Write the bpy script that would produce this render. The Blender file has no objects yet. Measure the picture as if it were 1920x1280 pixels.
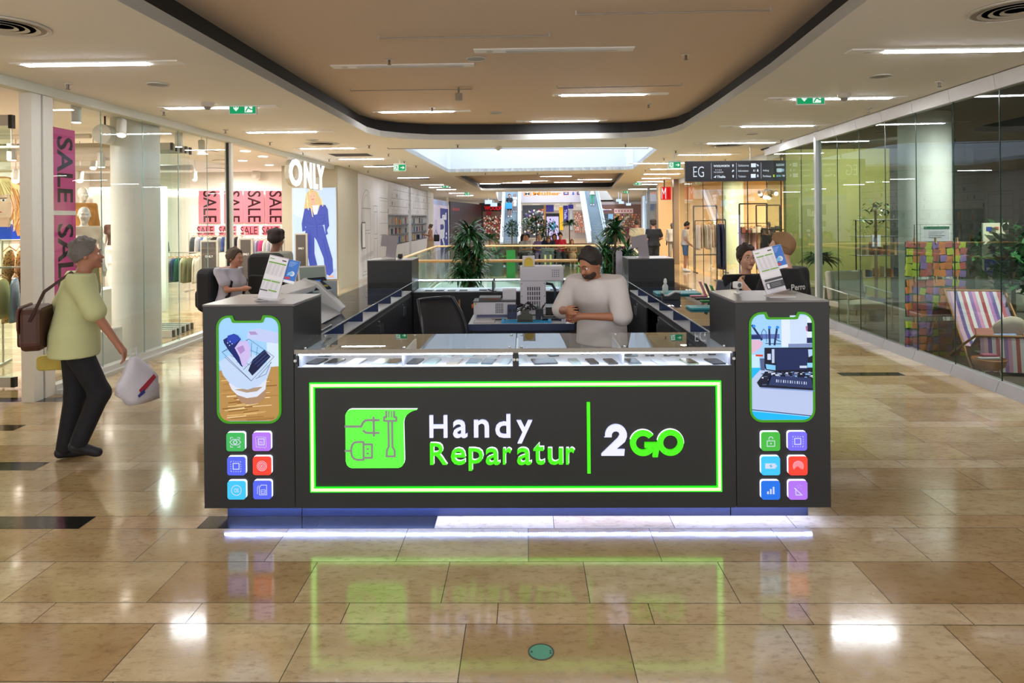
import bpy, bmesh, math, random
import numpy as np
from mathutils import Vector, Matrix
random.seed(7)
S = bpy.context.scene
COL = S.collection
PI = math.pi
# ---------------- camera ----------------
F, PSI, ROLL, CZ, V0 = 1280.0, math.radians(1.1), math.radians(.55), 1.85, 408.5
cam_d = bpy.data.cameras.new('camera'); cam = bpy.data.objects.new('camera', cam_d); COL.objects.link(cam)
cam_d.sensor_width = 36; cam_d.lens = 24; cam_d.shift_y = (V0 - 640) / 1920
cam_d.clip_start = .05; cam_d.clip_end = 300
_r = Vector((math.cos(PSI), math.sin(PSI), 0)); _f = Vector((-math.sin(PSI), math.cos(PSI), 0)); _u = Vector((0, 0, 1))
_x = math.cos(ROLL) * _r - math.sin(ROLL) * _u; _y = math.sin(ROLL) * _r + math.cos(ROLL) * _u
cam.matrix_world = Matrix(((_x.x, _y.x, -_f.x, 0), (_x.y, _y.y, -_f.y, 0), (_x.z, _y.z, -_f.z, CZ), (0, 0, 0, 1)))
S.camera = cam
# ---------------- world, exposure ----------------
S.view_settings.view_transform = 'Standard'; S.view_settings.look = 'None'
S.view_settings.gamma = 1; S.view_settings.use_curve_mapping = False
S.view_settings.exposure = 0.52
w = bpy.data.worlds.new('world'); S.world = w; w.use_nodes = True
w.node_tree.nodes['Background'].inputs[0].default_value = (1, .98, .96, 1)
w.node_tree.nodes['Background'].inputs[1].default_value = 1.25
cy = S.cycles
cy.max_bounces = 7; cy.diffuse_bounces = 3; cy.glossy_bounces = 4; cy.transmission_bounces = 4; cy.transparent_max_bounces = 14
cy.caustics_reflective = False; cy.caustics_refractive = False; cy.sample_clamp_indirect = 6; cy.use_denoising = True
LIT = 1.0
def area(name, loc, sx, sy, power, color=(1, 1, 1), rot=(0, 0, 0)):
    l = bpy.data.lights.new(name, 'AREA'); l.shape = 'RECTANGLE'; l.size = sx; l.size_y = sy; l.energy = power; l.color = color
    o = bpy.data.objects.new(name, l); COL.objects.link(o); o.location = loc; o.rotation_euler = rot
    return o
CEIL = 3.29
area('skylight_daylight', (.3, 17.6, 7.6), 6.0, 7.5, 800, (.92, .97, 1))
area('hall_skylight_daylight', (2.0, 49, 13.5), 8, 20, 2700, (.93, .97, 1))
# ---------------- pixel helpers (image of 1920x1280) ----------------
def ray(u, v):
    dx = (u - 960) / F; dy = -(v - V0) / F
    a = dx * math.cos(ROLL) + dy * math.sin(ROLL); b = -dx * math.sin(ROLL) + dy * math.cos(ROLL)
    return Vector((a * math.cos(PSI) - math.sin(PSI), a * math.sin(PSI) + math.cos(PSI), b))
def at(u, v, Y):
    d = ray(u, v); t = Y / d.y; return Vector((d.x * t, Y, CZ + d.z * t))
def onz(u, v, z):
    d = ray(u, v); t = (z - CZ) / d.z; return Vector((d.x * t, d.y * t, z))
def onx(u, v, x):
    d = ray(u, v); t = x / d.x; return Vector((x, d.y * t, CZ + d.z * t))
# ---------------- materials ----------------
def lin(h):
    if not isinstance(h, str): return tuple(h) + (1,) if len(h) == 3 else tuple(h)
    h = h.lstrip('#'); o = []
    for i in (0, 2, 4):
        c = int(h[i:i + 2], 16) / 255; o.append(c / 12.92 if c <= .04045 else ((c + .055) / 1.055) ** 2.4)
    return tuple(o) + (1,)
_M = {}
def mat(h, rough=.5, metal=0, emit=0, noise=.06, scale=8, coat=0, spec=.5, stretch=None, bump=0):
    key = (str(h), rough, metal, emit, noise, scale, coat, spec, stretch, bump)
    if key in _M: return _M[key]
    m = bpy.data.materials.new('surface'); m.use_nodes = True; nt = m.node_tree; b = nt.nodes['Principled BSDF']
    c = lin(h); b.inputs['Roughness'].default_value = rough; b.inputs['Metallic'].default_value = metal
    b.inputs['Coat Weight'].default_value = coat; b.inputs['Specular IOR Level'].default_value = spec
    if emit:
        b.inputs['Base Color'].default_value = c; b.inputs['Emission Color'].default_value = c; b.inputs['Emission Strength'].default_value = emit
    else:
        tc = nt.nodes.new('ShaderNodeTexCoord'); n = nt.nodes.new('ShaderNodeTexNoise'); n.inputs['Scale'].default_value = scale; n.inputs['Detail'].default_value = 3
        if stretch:
            mp = nt.nodes.new('ShaderNodeMapping'); mp.inputs['Scale'].default_value = stretch
            nt.links.new(tc.outputs['Object'], mp.inputs[0]); nt.links.new(mp.outputs[0], n.inputs['Vector'])
        else: nt.links.new(tc.outputs['Object'], n.inputs['Vector'])
        mx = nt.nodes.new('ShaderNodeMix'); mx.data_type = 'RGBA'
        mx.inputs[6].default_value = tuple(x * (1 - noise) for x in c[:3]) + (1,); mx.inputs[7].default_value = tuple(min(1, x * (1 + noise)) for x in c[:3]) + (1,)
        nt.links.new(n.outputs[0], mx.inputs[0]); nt.links.new(mx.outputs[2], b.inputs['Base Color'])
        if bump:
            bp = nt.nodes.new('ShaderNodeBump'); bp.inputs['Strength'].default_value = bump; bp.inputs['Distance'].default_value = .01
            nt.links.new(n.outputs[0], bp.inputs['Height']); nt.links.new(bp.outputs[0], b.inputs['Normal'])
    _M[key] = m; return m
def attr_mat(emit=0, rough=.5, rough_noise=False):
    key = ('attr', emit, rough)
    if key in _M: return _M[key]
    m = bpy.data.materials.new('printed_surface'); m.use_nodes = True; nt = m.node_tree; b = nt.nodes['Principled BSDF']
    a = nt.nodes.new('ShaderNodeVertexColor'); a.layer_name = 'Col'
    if emit >= .3:
        k = nt.nodes.new('ShaderNodeMix'); k.data_type = 'RGBA'; k.blend_type = 'MULTIPLY'; k.inputs[0].default_value = 1; k.inputs[7].default_value = (.3, .3, .3, 1)
        nt.links.new(a.outputs[0], k.inputs[6]); nt.links.new(k.outputs[2], b.inputs['Base Color'])
    else: nt.links.new(a.outputs[0], b.inputs['Base Color'])
    b.inputs['Roughness'].default_value = rough
    if emit: nt.links.new(a.outputs[0], b.inputs['Emission Color']); b.inputs['Emission Strength'].default_value = emit
    if emit: b.inputs['Specular IOR Level'].default_value = .2
    _M[key] = m; return m
def glass(tint='#ffffff', ior=1.5, rough=0, name='g', refl=1.0):
    key = ('glass', tint, ior, rough, refl)
    if key in _M: return _M[key]
    m = bpy.data.materials.new('glass'); m.use_nodes = True; nt = m.node_tree
    for n in list(nt.nodes): nt.nodes.remove(n)
    o = nt.nodes.new('ShaderNodeOutputMaterial'); t = nt.nodes.new('ShaderNodeBsdfTransparent'); g = nt.nodes.new('ShaderNodeBsdfGlossy')
    mx = nt.nodes.new('ShaderNodeMixShader'); fr = nt.nodes.new('ShaderNodeFresnel'); gm = nt.nodes.new('ShaderNodeNewGeometry'); e1 = nt.nodes.new('ShaderNodeMath'); e1.operation = 'MULTIPLY_ADD'; e1.inputs[1].default_value = -2; e1.inputs[2].default_value = 1; pw = nt.nodes.new('ShaderNodeMath'); pw.operation = 'POWER'; pw.inputs[0].default_value = ior
    nt.links.new(gm.outputs['Backfacing'], e1.inputs[0]); nt.links.new(e1.outputs[0], pw.inputs[1]); nt.links.new(pw.outputs[0], fr.inputs[0])
    mu = nt.nodes.new('ShaderNodeMath'); mu.operation = 'MULTIPLY'; mu.inputs[1].default_value = refl; mu.use_clamp = True
    t.inputs[0].default_value = lin(tint); g.inputs['Roughness'].default_value = rough
    nt.links.new(fr.outputs[0], mu.inputs[0]); nt.links.new(mu.outputs[0], mx.inputs[0]); nt.links.new(t.outputs[0], mx.inputs[1]); nt.links.new(g.outputs[0], mx.inputs[2]); nt.links.new(mx.outputs[0], o.inputs[0])
    _M[key] = m; return m
# ---------------- mesh builder ----------------
class MB:
    def __init__(s): s.v = []; s.f = []; s.m = []; s.c = []; s.mi = 0; s.col = None
    def add(s, vs, fs):
        n = len(s.v); s.v += [tuple(p) for p in vs]
        for f in fs: s.f.append(tuple(i + n for i in f)); s.m.append(s.mi); s.c.append(s.col)
        return s
    def box(s, x0, x1, y0, y1, z0, z1, rot=None, piv=None):
        vs = [Vector(p) for p in ((x0, y0, z0), (x1, y0, z0), (x1, y1, z0), (x0, y1, z0), (x0, y0, z1), (x1, y0, z1), (x1, y1, z1), (x0, y1, z1))]
        if rot:
            c = Vector(piv) if piv else Vector(((x0 + x1) / 2, (y0 + y1) / 2, (z0 + z1) / 2)); vs = [c + rot @ (p - c) for p in vs]
        return s.add(vs, ((0, 3, 2, 1), (4, 5, 6, 7), (0, 1, 5, 4), (1, 2, 6, 5), (2, 3, 7, 6), (3, 0, 4, 7)))
    def cb(s, cx, cy, cz, sx, sy, sz, rot=None): return s.box(cx - sx / 2, cx + sx / 2, cy - sy / 2, cy + sy / 2, cz - sz / 2, cz + sz / 2, rot)
    def cyl(s, a, b, r0, r1=None, n=16, caps=True):
        a = Vector(a); b = Vector(b); r1 = r0 if r1 is None else r1; d = (b - a).normalized()
        x = d.orthogonal().normalized(); y = d.cross(x); vs = []
        for c, r in ((a, r0), (b, r1)):
            for i in range(n): t = 2 * PI * i / n; vs.append(c + x * math.cos(t) * r + y * math.sin(t) * r)
        fs = [(i, (i + 1) % n, n + (i + 1) % n, n + i) for i in range(n)]
        if caps: fs += [tuple(range(n - 1, -1, -1)), tuple(range(n, 2 * n))]
        return s.add(vs, fs)
    def tube(s, pts, r, n=8, closed=False):
        pts = [Vector(p) for p in pts]; k = len(pts); rr = r if isinstance(r, (list, tuple)) else [r] * k; vs = []; px = None
        for i, p in enumerate(pts):
            if closed: d = (pts[(i + 1) % k] - pts[i - 1]).normalized()
            else: d = (pts[min(i + 1, k - 1)] - pts[max(i - 1, 0)]).normalized()
            x = d.orthogonal().normalized() if px is None else (px - d * px.dot(d)).normalized()
            px = x; y = d.cross(x)
            for j in range(n): t = 2 * PI * j / n; vs.append(p + (x * math.cos(t) + y * math.sin(t)) * rr[i])
        fs = [(i * n + j, i * n + (j + 1) % n, (i + 1) * n + (j + 1) % n, (i + 1) * n + j) for i in range(k - 1) for j in range(n)]
        if closed: fs += [((k - 1) * n + j, (k - 1) * n + (j + 1) % n, (j + 1) % n, j) for j in range(n)]
        else: fs += [tuple(range(n - 1, -1, -1)), tuple((k - 1) * n + j for j in range(n))]
        return s.add(vs, fs)
    def lathe(s, prof, c=(0, 0, 0), n=24):
        c = Vector(c); vs = []
        for r, z in prof:
            for i in range(n): t = 2 * PI * i / n; vs.append(c + Vector((r * math.cos(t), r * math.sin(t), z)))
        k = len(prof); fs = [(i * n + j, i * n + (j + 1) % n, (i + 1) * n + (j + 1) % n, (i + 1) * n + j) for i in range(k - 1) for j in range(n)]
        fs += [tuple(range(n - 1, -1, -1)), tuple((k - 1) * n + j for j in range(n))]
        return s.add(vs, fs)
    def sph(s, c, r, n=12, sc=(1, 1, 1)):
        m = n // 2; c = Vector(c); vs = [c + Vector((0, 0, r * sc[2]))]
        for i in range(1, m):
            a = PI * i / m
            for j in range(n): t = 2 * PI * j / n; vs.append(c + Vector((r * sc[0] * math.sin(a) * math.cos(t), r * sc[1] * math.sin(a) * math.sin(t), r * sc[2] * math.cos(a))))
        vs.append(c - Vector((0, 0, r * sc[2]))); e = len(vs) - 1
        fs = [(0, 1 + j, 1 + (j + 1) % n) for j in range(n)] + [(1 + (i - 1) * n + j, 1 + i * n + j, 1 + i * n + (j + 1) % n, 1 + (i - 1) * n + (j + 1) % n) for i in range(1, m - 1) for j in range(n)]
        fs += [(e, 1 + (m - 2) * n + (j + 1) % n, 1 + (m - 2) * n + j) for j in range(n)]
        return s.add(vs, fs)
    def quad(s, *p): return s.add(p, (tuple(range(len(p))),))
    def prism(s, pts, axis, a0, a1):
        """extrude 2D outline pts along axis 'x','y' or 'z'"""
        def P(p, a): return {'x': (a, p[0], p[1]), 'y': (p[0], a, p[1]), 'z': (p[0], p[1], a)}[axis]
        n = len(pts); vs = [P(p, a0) for p in pts] + [P(p, a1) for p in pts]
        return s.add(vs, [tuple(range(n - 1, -1, -1)), tuple(range(n, 2 * n))] + [(i, (i + 1) % n, n + (i + 1) % n, n + i) for i in range(n)])
    def build(s, name, m=None, parent=None, smooth=False, bev=0, loc=None):
        me = bpy.data.meshes.new(name); me.from_pydata(s.v, [], s.f)
        ms = m if isinstance(m, (list, tuple)) else [m]
        for x in ms: me.materials.append(x)
        if len(ms) > 1: me.polygons.foreach_set('material_index', s.m)
        if any(c is not None for c in s.c):
            ca = me.color_attributes.new('Col', 'FLOAT_COLOR', 'CORNER'); buf = []
            for f, c in zip(s.f, s.c): buf += list(lin(c) if c is not None else (1, 1, 1, 1)) * len(f)
            ca.data.foreach_set('color', buf)
        if not s.fixed:
            bm = bmesh.new(); bm.from_mesh(me); bmesh.ops.recalc_face_normals(bm, faces=bm.faces); bm.to_mesh(me); bm.free()
        if smooth:
            me.polygons.foreach_set('use_smooth', [True] * len(me.polygons))
            if smooth != 2: me.set_sharp_from_angle(angle=math.radians(40))
        o = bpy.data.objects.new(name, me); COL.objects.link(o)
        if parent: o.parent = parent
        if loc: o.location = loc
        if bev:
            b = o.modifiers.new('bevel', 'BEVEL'); b.width = bev; b.segments = 2; b.limit_method = 'ANGLE'; b.angle_limit = math.radians(50)
        return o
    fixed = False
def tag(o, label, cat, group=None, kind=None):
    if label: o['label'] = label
    if cat: o['category'] = cat
    if group: o['group'] = group
    if kind: o['kind'] = kind
    return o
def T(name, label, cat, loc=(0, 0, 0), rz=0, group=None):
    o = bpy.data.objects.new(name, None); COL.objects.link(o); o.location = loc; o.rotation_euler = (0, 0, rz); o.empty_display_size = .1
    return tag(o, label, cat, group)
def struct(o): o['kind'] = 'structure'; return o
def dup(root, loc=None, rz=None, label=None, parent=None):
    c = root.copy(); COL.objects.link(c)
    if parent is not None: c.parent = parent
    if loc is not None: c.location = loc
    if rz is not None: c.rotation_euler = (0, 0, rz)
    if label: c['label'] = label
    for ch in [x for x in root.children]: dup(ch, parent=c)
    return c
# flat shapes with holes, through a filled 2D curve
def fill2d(loops, extrude=0, bevel=0, res=4):
    cu = bpy.data.curves.new('shape', 'CURVE'); cu.dimensions = '2D'; cu.fill_mode = 'BOTH'; cu.extrude = extrude; cu.bevel_depth = bevel
    for lp in loops:
        sp = cu.splines.new('POLY'); sp.points.add(len(lp) - 1); sp.use_cyclic_u = True
        for i, p in enumerate(lp): sp.points[i].co = (p[0], p[1], 0, 1)
    return _curve_geo(cu)
def _curve_geo(cu):
    o = bpy.data.objects.new('tmp', cu); COL.objects.link(o); dg = bpy.context.evaluated_depsgraph_get(); dg.update()
    me = bpy.data.meshes.new_from_object(o.evaluated_get(dg)); vs = [tuple(v.co) for v in me.vertices]; fs = [tuple(p.vertices) for p in me.polygons]
    bpy.data.objects.remove(o); bpy.data.curves.remove(cu); bpy.data.meshes.remove(me); return vs, fs
def textgeo(s, size=1, bold=0, ext=0, space=1, shear=0, align='LEFT'):
    cu = bpy.data.curves.new('txt', 'FONT'); cu.body = s; cu.size = size; cu.offset = bold; cu.extrude = ext; cu.space_character = space; cu.shear = shear; cu.align_x = align; cu.resolution_u = 3
    return _curve_geo(cu)
_TG = {}
def tgeo(s, bold, space=1, ext=0):
    k = (s, bold, space, ext)
    if k not in _TG:
        vs, fs = textgeo(s, 1, bold, ext, space); xs = [p[0] for p in vs]; ys = [p[1] for p in vs]
        _TG[k] = (vs, fs, min(xs), max(xs), min(ys), max(ys))
    return _TG[k]
class Art(MB):
    """flat coloured shapes in the plane y=0 looking towards -y (x right, z up); each layer sits a little in front of the last"""
    fixed = True
    def __init__(s, step=.0006): super().__init__(); s.k = 0; s.step = step
    def lay(s): s.k += 1; return -s.k * s.step
    def poly(s, pts, col):
        y = s.lay(); s.col = col; a = sum(pts[i][0] * pts[(i + 1) % len(pts)][1] - pts[(i + 1) % len(pts)][0] * pts[i][1] for i in range(len(pts)))
        if a < 0: pts = pts[::-1]
        s.add([(p[0], y, p[1]) for p in pts], (tuple(range(len(pts))),)); return s
    def rect(s, x0, z0, x1, z1, col): return s.poly([(x0, z0), (x1, z0), (x1, z1), (x0, z1)], col)
    def rrect(s, x0, z0, x1, z1, r, col): return s.poly(rrect(x0, z0, x1, z1, r), col)
    def circ(s, x, z, r, col, n=20, rz=None): return s.poly([(x + r * math.cos(2 * PI * i / n), z + (rz or r) * math.sin(2 * PI * i / n)) for i in range(n)], col)
    def ring(s, x, z, r0, r1, col, a0=0, a1=360, n=28):
        y = s.lay(); s.col = col; A = [math.radians(a0 + (a1 - a0) * i / n) for i in range(n + 1)]
        vs = [(x + r * math.cos(a), y, z + r * math.sin(a)) for a in A for r in (r0, r1)]
        s.add(vs, [(2 * i, 2 * i + 1, 2 * i + 3, 2 * i + 2) for i in range(n)]); return s
    def line(s, pts, w, col):
        for a, b in zip(pts, pts[1:]):
            dx = b[0] - a[0]; dz = b[1] - a[1]; L = math.hypot(dx, dz) or 1; nx = -dz / L * w / 2; nz = dx / L * w / 2; ex = dx / L * w * .3; ez = dz / L * w * .3
            s.poly([(a[0] + nx - ex, a[1] + nz - ez), (b[0] + nx + ex, b[1] + nz + ez), (b[0] - nx + ex, b[1] - nz + ez), (a[0] - nx - ex, a[1] - nz - ez)], col)
        return s
    def shape(s, loops, col):
        vs, fs = fill2d(loops); y = s.lay(); s.col = col; s.add([(p[0], y, p[1]) for p in vs], fs); return s
    def text(s, t, x0, z0, x1, z1, col, bold=.0, rot=0, space=1):
        """text stretched into the box; rot=-90 reads downwards, 180 upside down"""
        vs, fs, a, b, c, d = tgeo(t, bold, space); y = s.lay(); s.col = col; o = []
        for p in vs:
            u = (p[0] - a) / (b - a); v = (p[1] - c) / (d - c)
            if rot == -90: u, v = v, 1 - u
            elif rot == 90: u, v = 1 - v, u
            elif rot == 180: u = 1 - u
            o.append((x0 + u * (x1 - x0), y, z0 + v * (z1 - z0)))
        s.add(o, fs); return s
def rrect(x0, z0, x1, z1, r, n=5):
    o = []
    for cx, cz, a in ((x1 - r, z0 + r, -90), (x1 - r, z1 - r, 0), (x0 + r, z1 - r, 90), (x0 + r, z0 + r, 180)):
        for i in range(n + 1): t = math.radians(a + 90 * i / n); o.append((cx + r * math.cos(t), cz + r * math.sin(t)))
    return o
def RZ(d): return Matrix.Rotation(math.radians(d), 3, 'Z')
def RX(d): return Matrix.Rotation(math.radians(d), 3, 'X')
def RY(d): return Matrix.Rotation(math.radians(d), 3, 'Y')
# ================= FLOOR =================
def floor_mat():
    m = bpy.data.materials.new('polished_limestone'); m.use_nodes = True; nt = m.node_tree; b = nt.nodes['Principled BSDF']; L = nt.links.new
    a = nt.nodes.new('ShaderNodeVertexColor'); a.layer_name = 'Col'
    tc = nt.nodes.new('ShaderNodeTexCoord'); mp = nt.nodes.new('ShaderNodeMapping'); mp.inputs['Scale'].default_value = (1, 1.9, 1); L(tc.outputs['Object'], mp.inputs[0])
    def noise(sc, det, rough=.6):
        n = nt.nodes.new('ShaderNodeTexNoise'); n.inputs['Scale'].default_value = sc; n.inputs['Detail'].default_value = det; n.inputs['Roughness'].default_value = rough; L(mp.outputs[0], n.inputs['Vector']); return n
    def ramp(src, p0, c0, p1, c1):
        r = nt.nodes.new('ShaderNodeValToRGB'); r.color_ramp.elements[0].position = p0; r.color_ramp.elements[0].color = c0; r.color_ramp.elements[1].position = p1; r.color_ramp.elements[1].color = c1; L(src, r.inputs[0]); return r
    def mul(x, y, f=1):
        k = nt.nodes.new('ShaderNodeMix'); k.data_type = 'RGBA'; k.blend_type = 'MULTIPLY'; k.inputs[0].default_value = f; L(x, k.inputs[6]); L(y, k.inputs[7]); return k.outputs[2]
    n1 = noise(2.6, 5); r1 = ramp(n1.outputs[0], .3, (.76, .7, .6, 1), .66, (1.0, 1.0, 1.0, 1))
    n2 = noise(16, 6, .75); r2 = ramp(n2.outputs[0], .34, (.62, .55, .46, 1), .5, (1, 1, 1, 1))
    n3 = noise(70, 3, .7); r3 = ramp(n3.outputs[0], .3, (.5, .43, .36, 1), .37, (1, 1, 1, 1))
    n4 = noise(5, 2); r4 = ramp(n4.outputs[0], .42, (0, 0, 0, 1), .56, (1, 1, 1, 1))
    mm = nt.nodes.new('ShaderNodeMix'); mm.data_type = 'RGBA'; L(r4.outputs[0], mm.inputs[0]); mm.inputs[6].default_value = (1, 1, 1, 1); L(r3.outputs[0], mm.inputs[7])
    c = mul(mul(mul(a.outputs[0], r1.outputs[0]), r2.outputs[0], .75), mm.outputs[2], .9)
    L(c, b.inputs['Base Color'])
    rr = ramp(n2.outputs[0], .3, (.17, .17, .17, 1), .6, (.075, .075, .075, 1)); L(rr.outputs[0], b.inputs['Roughness'])
    b.inputs['Specular IOR Level'].default_value = .85
    bp = nt.nodes.new('ShaderNodeBump'); bp.inputs['Strength'].default_value = .05; bp.inputs['Distance'].default_value = .002; L(n1.outputs[0], bp.inputs['Height']); L(bp.outputs[0], b.inputs['Normal'])
    return m
FM = floor_mat()
VOID = (-2.45, 3.0, 12.75, 19.6)
mb = MB(); rnd = random.Random(11)
TONES = ['#bca47d', '#b0956d', '#c1ab88', '#ae926b', '#b79c78', '#a98b62', '#c4af8d', '#b39972']
OFFS = {0: .155 - .56 * 0, 1: -.147}
y = 3.11 - .96 * 6; Lx = .717; rid = 0
rows = []
while y < 74:
    for wd, kind in ((.17, 'n'), (.395, 'w'), (.395, 'w')):
        rows.append((y, y + wd, kind)); y += wd
fixed = {3.11: -.147, 3.28: -.423, 3.675: 0.0, 4.07: .155, 2.715: -.287}
for (y0, y1, kind) in rows:
    off = rnd.random() * Lx
    for k, o in fixed.items():
        if abs(k - y0) < .02: off = o
    x = off - Lx * 20
    x1lim = 16 if y0 < 40 else 20
    while x < x1lim:
        xa, xb = x, x + Lx; x = xb
        if xb < -13: continue
        if xa < VOID[1] and xb > VOID[0] and y0 < VOID[3] and y1 > VOID[2]:
            if xa < VOID[0]: xb = VOID[0]
            elif xb > VOID[1]: xa = VOID[1]
            else: continue
        t = rnd.choice(TONES)
        blk = False
        if kind == 'n':
            t = rnd.choice(['#c4aa88', '#c9b292', '#bea27d'])
            p = round((y0 - 3.11) / .96)
            if p == 1 and (xb < -2.5 or (-1.95 < (xa + xb) / 2 < -.5)): blk = True
            if p == 2 and xb < -3.0: blk = True
            if p == 5 and 3.4 < (xa + xb) / 2 < 4.35: blk = True
            if p in (3, 4) and xb < -4.4: blk = True
        mb.col = '#22211f' if blk else t
        g = .0019
        mb.quad((xa + g, y0 + g, 0), (xb - g, y0 + g, 0), (xb - g, y1 - g, 0), (xa + g, y1 - g, 0))
fl = struct(mb.build('floor', FM))
g = MB()
X0, X1, Y0, Y1 = -13, 20, -2.7, 74
for a in ((X0, VOID[0], Y0, Y1), (VOID[1], X1, Y0, Y1), (VOID[0], VOID[1], Y0, VOID[2]), (VOID[0], VOID[1], VOID[3], Y1)):
    g.box(a[0], a[1], a[2], a[3], -.35, -.002)
struct(g.build('floor_slab', mat('#2e2821', .8)))
lo = MB(); lo.box(-6, 7, 6, 27, -4.9, -4.8); struct(lo.build('floor_lower', mat('#c9c6b4', .12, noise=.15, scale=1.5)))
lw = MB(); lw.box(-6, 7, 26.9, 27, -4.8, -.3); lw.box(-6, -5.9, 6, 27, -4.8, -.3); lw.box(6.9, 7, 6, 27, -4.8, -.3); struct(lw.build('wall_lower', mat('#d9ddd0', .5)))
fc = MB(); a, b_, c_, d_ = VOID
fc.box(a - .02, a + .03, c_, d_, -.6, .015); fc.box(b_ - .03, b_ + .02, c_, d_, -.6, .015); fc.box(a, b_, c_ - .02, c_ + .03, -.6, .015); fc.box(a, b_, d_ - .03, d_ + .02, -.6, .015)
struct(fc.build('trim_1', mat('#e4e6e2', .4)))
# ================= CEILING =================
def arc_pts(cx, cy, r, a0, a1, n=6): return [(cx + r * math.cos(math.radians(a0 + (a1 - a0) * i / n)), cy + r * math.sin(math.radians(a0 + (a1 - a0) * i / n))) for i in range(n + 1)]
REC1 = [(-2.66, -2.4), (2.05, -2.4), (2.31, 4.6), (2.5, 7.0), (2.6, 9.5), (2.63, 11.4), (2.55, 11.95), (2.3, 12.35), (1.8, 12.52), (-.2, 12.58), (-1.7, 12.45), (-2.2, 12.15), (-2.5, 11.8), (-2.62, 11.3)]
SKY = [(-2.5, 14.1), (-2.38, 13.95), (2.6, 14.2), (2.85, 14.7), (3.28, 20.7), (3.1, 20.95), (-2.3, 21.2), (-2.39, 21.0)]
REC2 = [(-2.39, 23.1), (3.27, 22.45), (4.4, 34.6), (4.3, 35.1), (-2.0, 35.3), (-2.2, 35.0)]
HALL = [(-1.6, 37.6), (4.5, 37.6), (8, 61.6), (-2.4, 61.6)]
OUT = [(-13, -2.6), (20, -2.6), (20, 74), (-13, 74)]
def offset(lp, d):
    n = len(lp); o = []
    for i in range(n):
        p0 = Vector(lp[i - 1]); p1 = Vector(lp[i]); p2 = Vector(lp[(i + 1) % n]); e = ((p1 - p0).normalized() + (p2 - p1).normalized()).normalized(); o.append((p1.x + e.y * d, p1.y - e.x * d))
    return o
CM = mat('#f1efe8', .75, noise=.015, scale=.6)
vs, fs = fill2d([OUT, REC1, SKY, REC2, HALL], extrude=.05)
m_ = MB(); m_.add([(p[0], p[1], p[2] + CEIL + .05) for p in vs], fs); m_.fixed = True; struct(m_.build('ceiling', CM))
# brown raised ceilings with their dark shadow gap
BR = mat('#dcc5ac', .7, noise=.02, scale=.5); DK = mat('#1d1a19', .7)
def ccw(lp):
    a = sum(lp[i][0] * lp[(i + 1) % len(lp)][1] - lp[(i + 1) % len(lp)][0] * lp[i][1] for i in range(len(lp))); return lp if a > 0 else lp[::-1]
for i, (lp, zt, dpt) in enumerate(((REC1, CEIL + .3, .1), (REC2, CEIL + .32, .15))):
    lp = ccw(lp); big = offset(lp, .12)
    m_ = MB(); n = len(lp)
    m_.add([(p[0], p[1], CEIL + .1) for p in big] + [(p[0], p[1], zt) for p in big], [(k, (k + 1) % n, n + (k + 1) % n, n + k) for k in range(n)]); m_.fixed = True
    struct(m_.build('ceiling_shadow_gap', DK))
    vs, fs = fill2d([offset(lp, .125)], extrude=.03); m_ = MB(); m_.add([(p[0], p[1], p[2] + zt + .03) for p in vs], fs); m_.fixed = True
    struct(m_.build('ceiling_raised_panel', BR))
    # vertical fascia of the opening
    m_ = MB(); m_.add([(p[0], p[1], CEIL - .001) for p in lp] + [(p[0], p[1], CEIL + .1) for p in lp] + [(p[0], p[1], CEIL + .1) for p in big], [(k, (k + 1) % n, n + (k + 1) % n, n + k) for k in range(n)] + [(n + k, n + (k + 1) % n, 2 * n + (k + 1) % n, 2 * n + k) for k in range(n)]); m_.fixed = True
    struct(m_.build('trim_recess_edge', CM))
# skylight shaft
lp = ccw(SKY); n = len(lp); m_ = MB(); m_.fixed = True
m_.add([(p[0], p[1], CEIL) for p in lp] + [(p[0], p[1], 8.2) for p in lp], [(k, (k + 1) % n, n + (k + 1) % n, n + k) for k in range(n)]); struct(m_.build('wall_skylight_shaft', mat('#b4bdc8', .6, noise=.01)))
# end hall shaft
m_ = MB(); m_.fixed = True; lp = HALL; m_.add([(p[0], p[1], CEIL) for p in lp] + [(p[0], p[1], 14) for p in lp], [(k, (k + 1) % 4, 4 + (k + 1) % 4, 4 + k) for k in range(4)]); struct(m_.build('wall_hall_shaft', mat('#e6e8ea', .6)))
rf = MB(); rf.box(-13, 20, -2.6, 13.7, CEIL + .45, CEIL + .5); rf.box(-13, 20, 21.5, 39, CEIL + .45, CEIL + .5); struct(rf.build('roof_slab', mat('#888888')))
# ---- light fixtures ----
FIXM = mat('#fdfcf8', .5); ON = mat('#f7faff', emit=62); OFFD = mat('#c9c6c2', .4); FLM = mat('#f2f2f2', .5)
def fixture(x0, x1, y, z, on=1, label=None, group=None, depth=.15, lampfrac=(.08, .78), row=0):
    L = x1 - x0; t = T('ceiling_light', label, 'ceiling light', ((x0 + x1) / 2, y, z), 0, group)
    b = MB(); b.box(-L / 2, L / 2, -depth / 2, depth / 2, -.012, .001); b.build('housing', FIXM, t)
    a0 = -L / 2 + L * lampfrac[0]; a1 = -L / 2 + L * lampfrac[1]
    d = MB(); d.box(a0, a1, -.033, .033, -.02, -.012); d.build('diffuser', ON if on else OFFD, t)
    sx = (a1 + L / 2) / 2 if lampfrac[1] < .8 else (a0 - L / 2) / 2
    s = MB(); s.cyl((sx, 0, -.018), (sx, 0, -.012), .035, n=12); s.build('spot', OFFD, t)
    return t
def fx(u0, u1, v, z, on=1, label='', frac=(.08, .78), group='linear lights in the mall ceiling', depth=.15):
    a = onz(u0, v, z); b = onz(u1, v, z); return fixture(min(a.x, b.x), max(a.x, b.x), (a.y + b.y) / 2, z, on, label, group, depth, frac)
ZB = CEIL + .3
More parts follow.
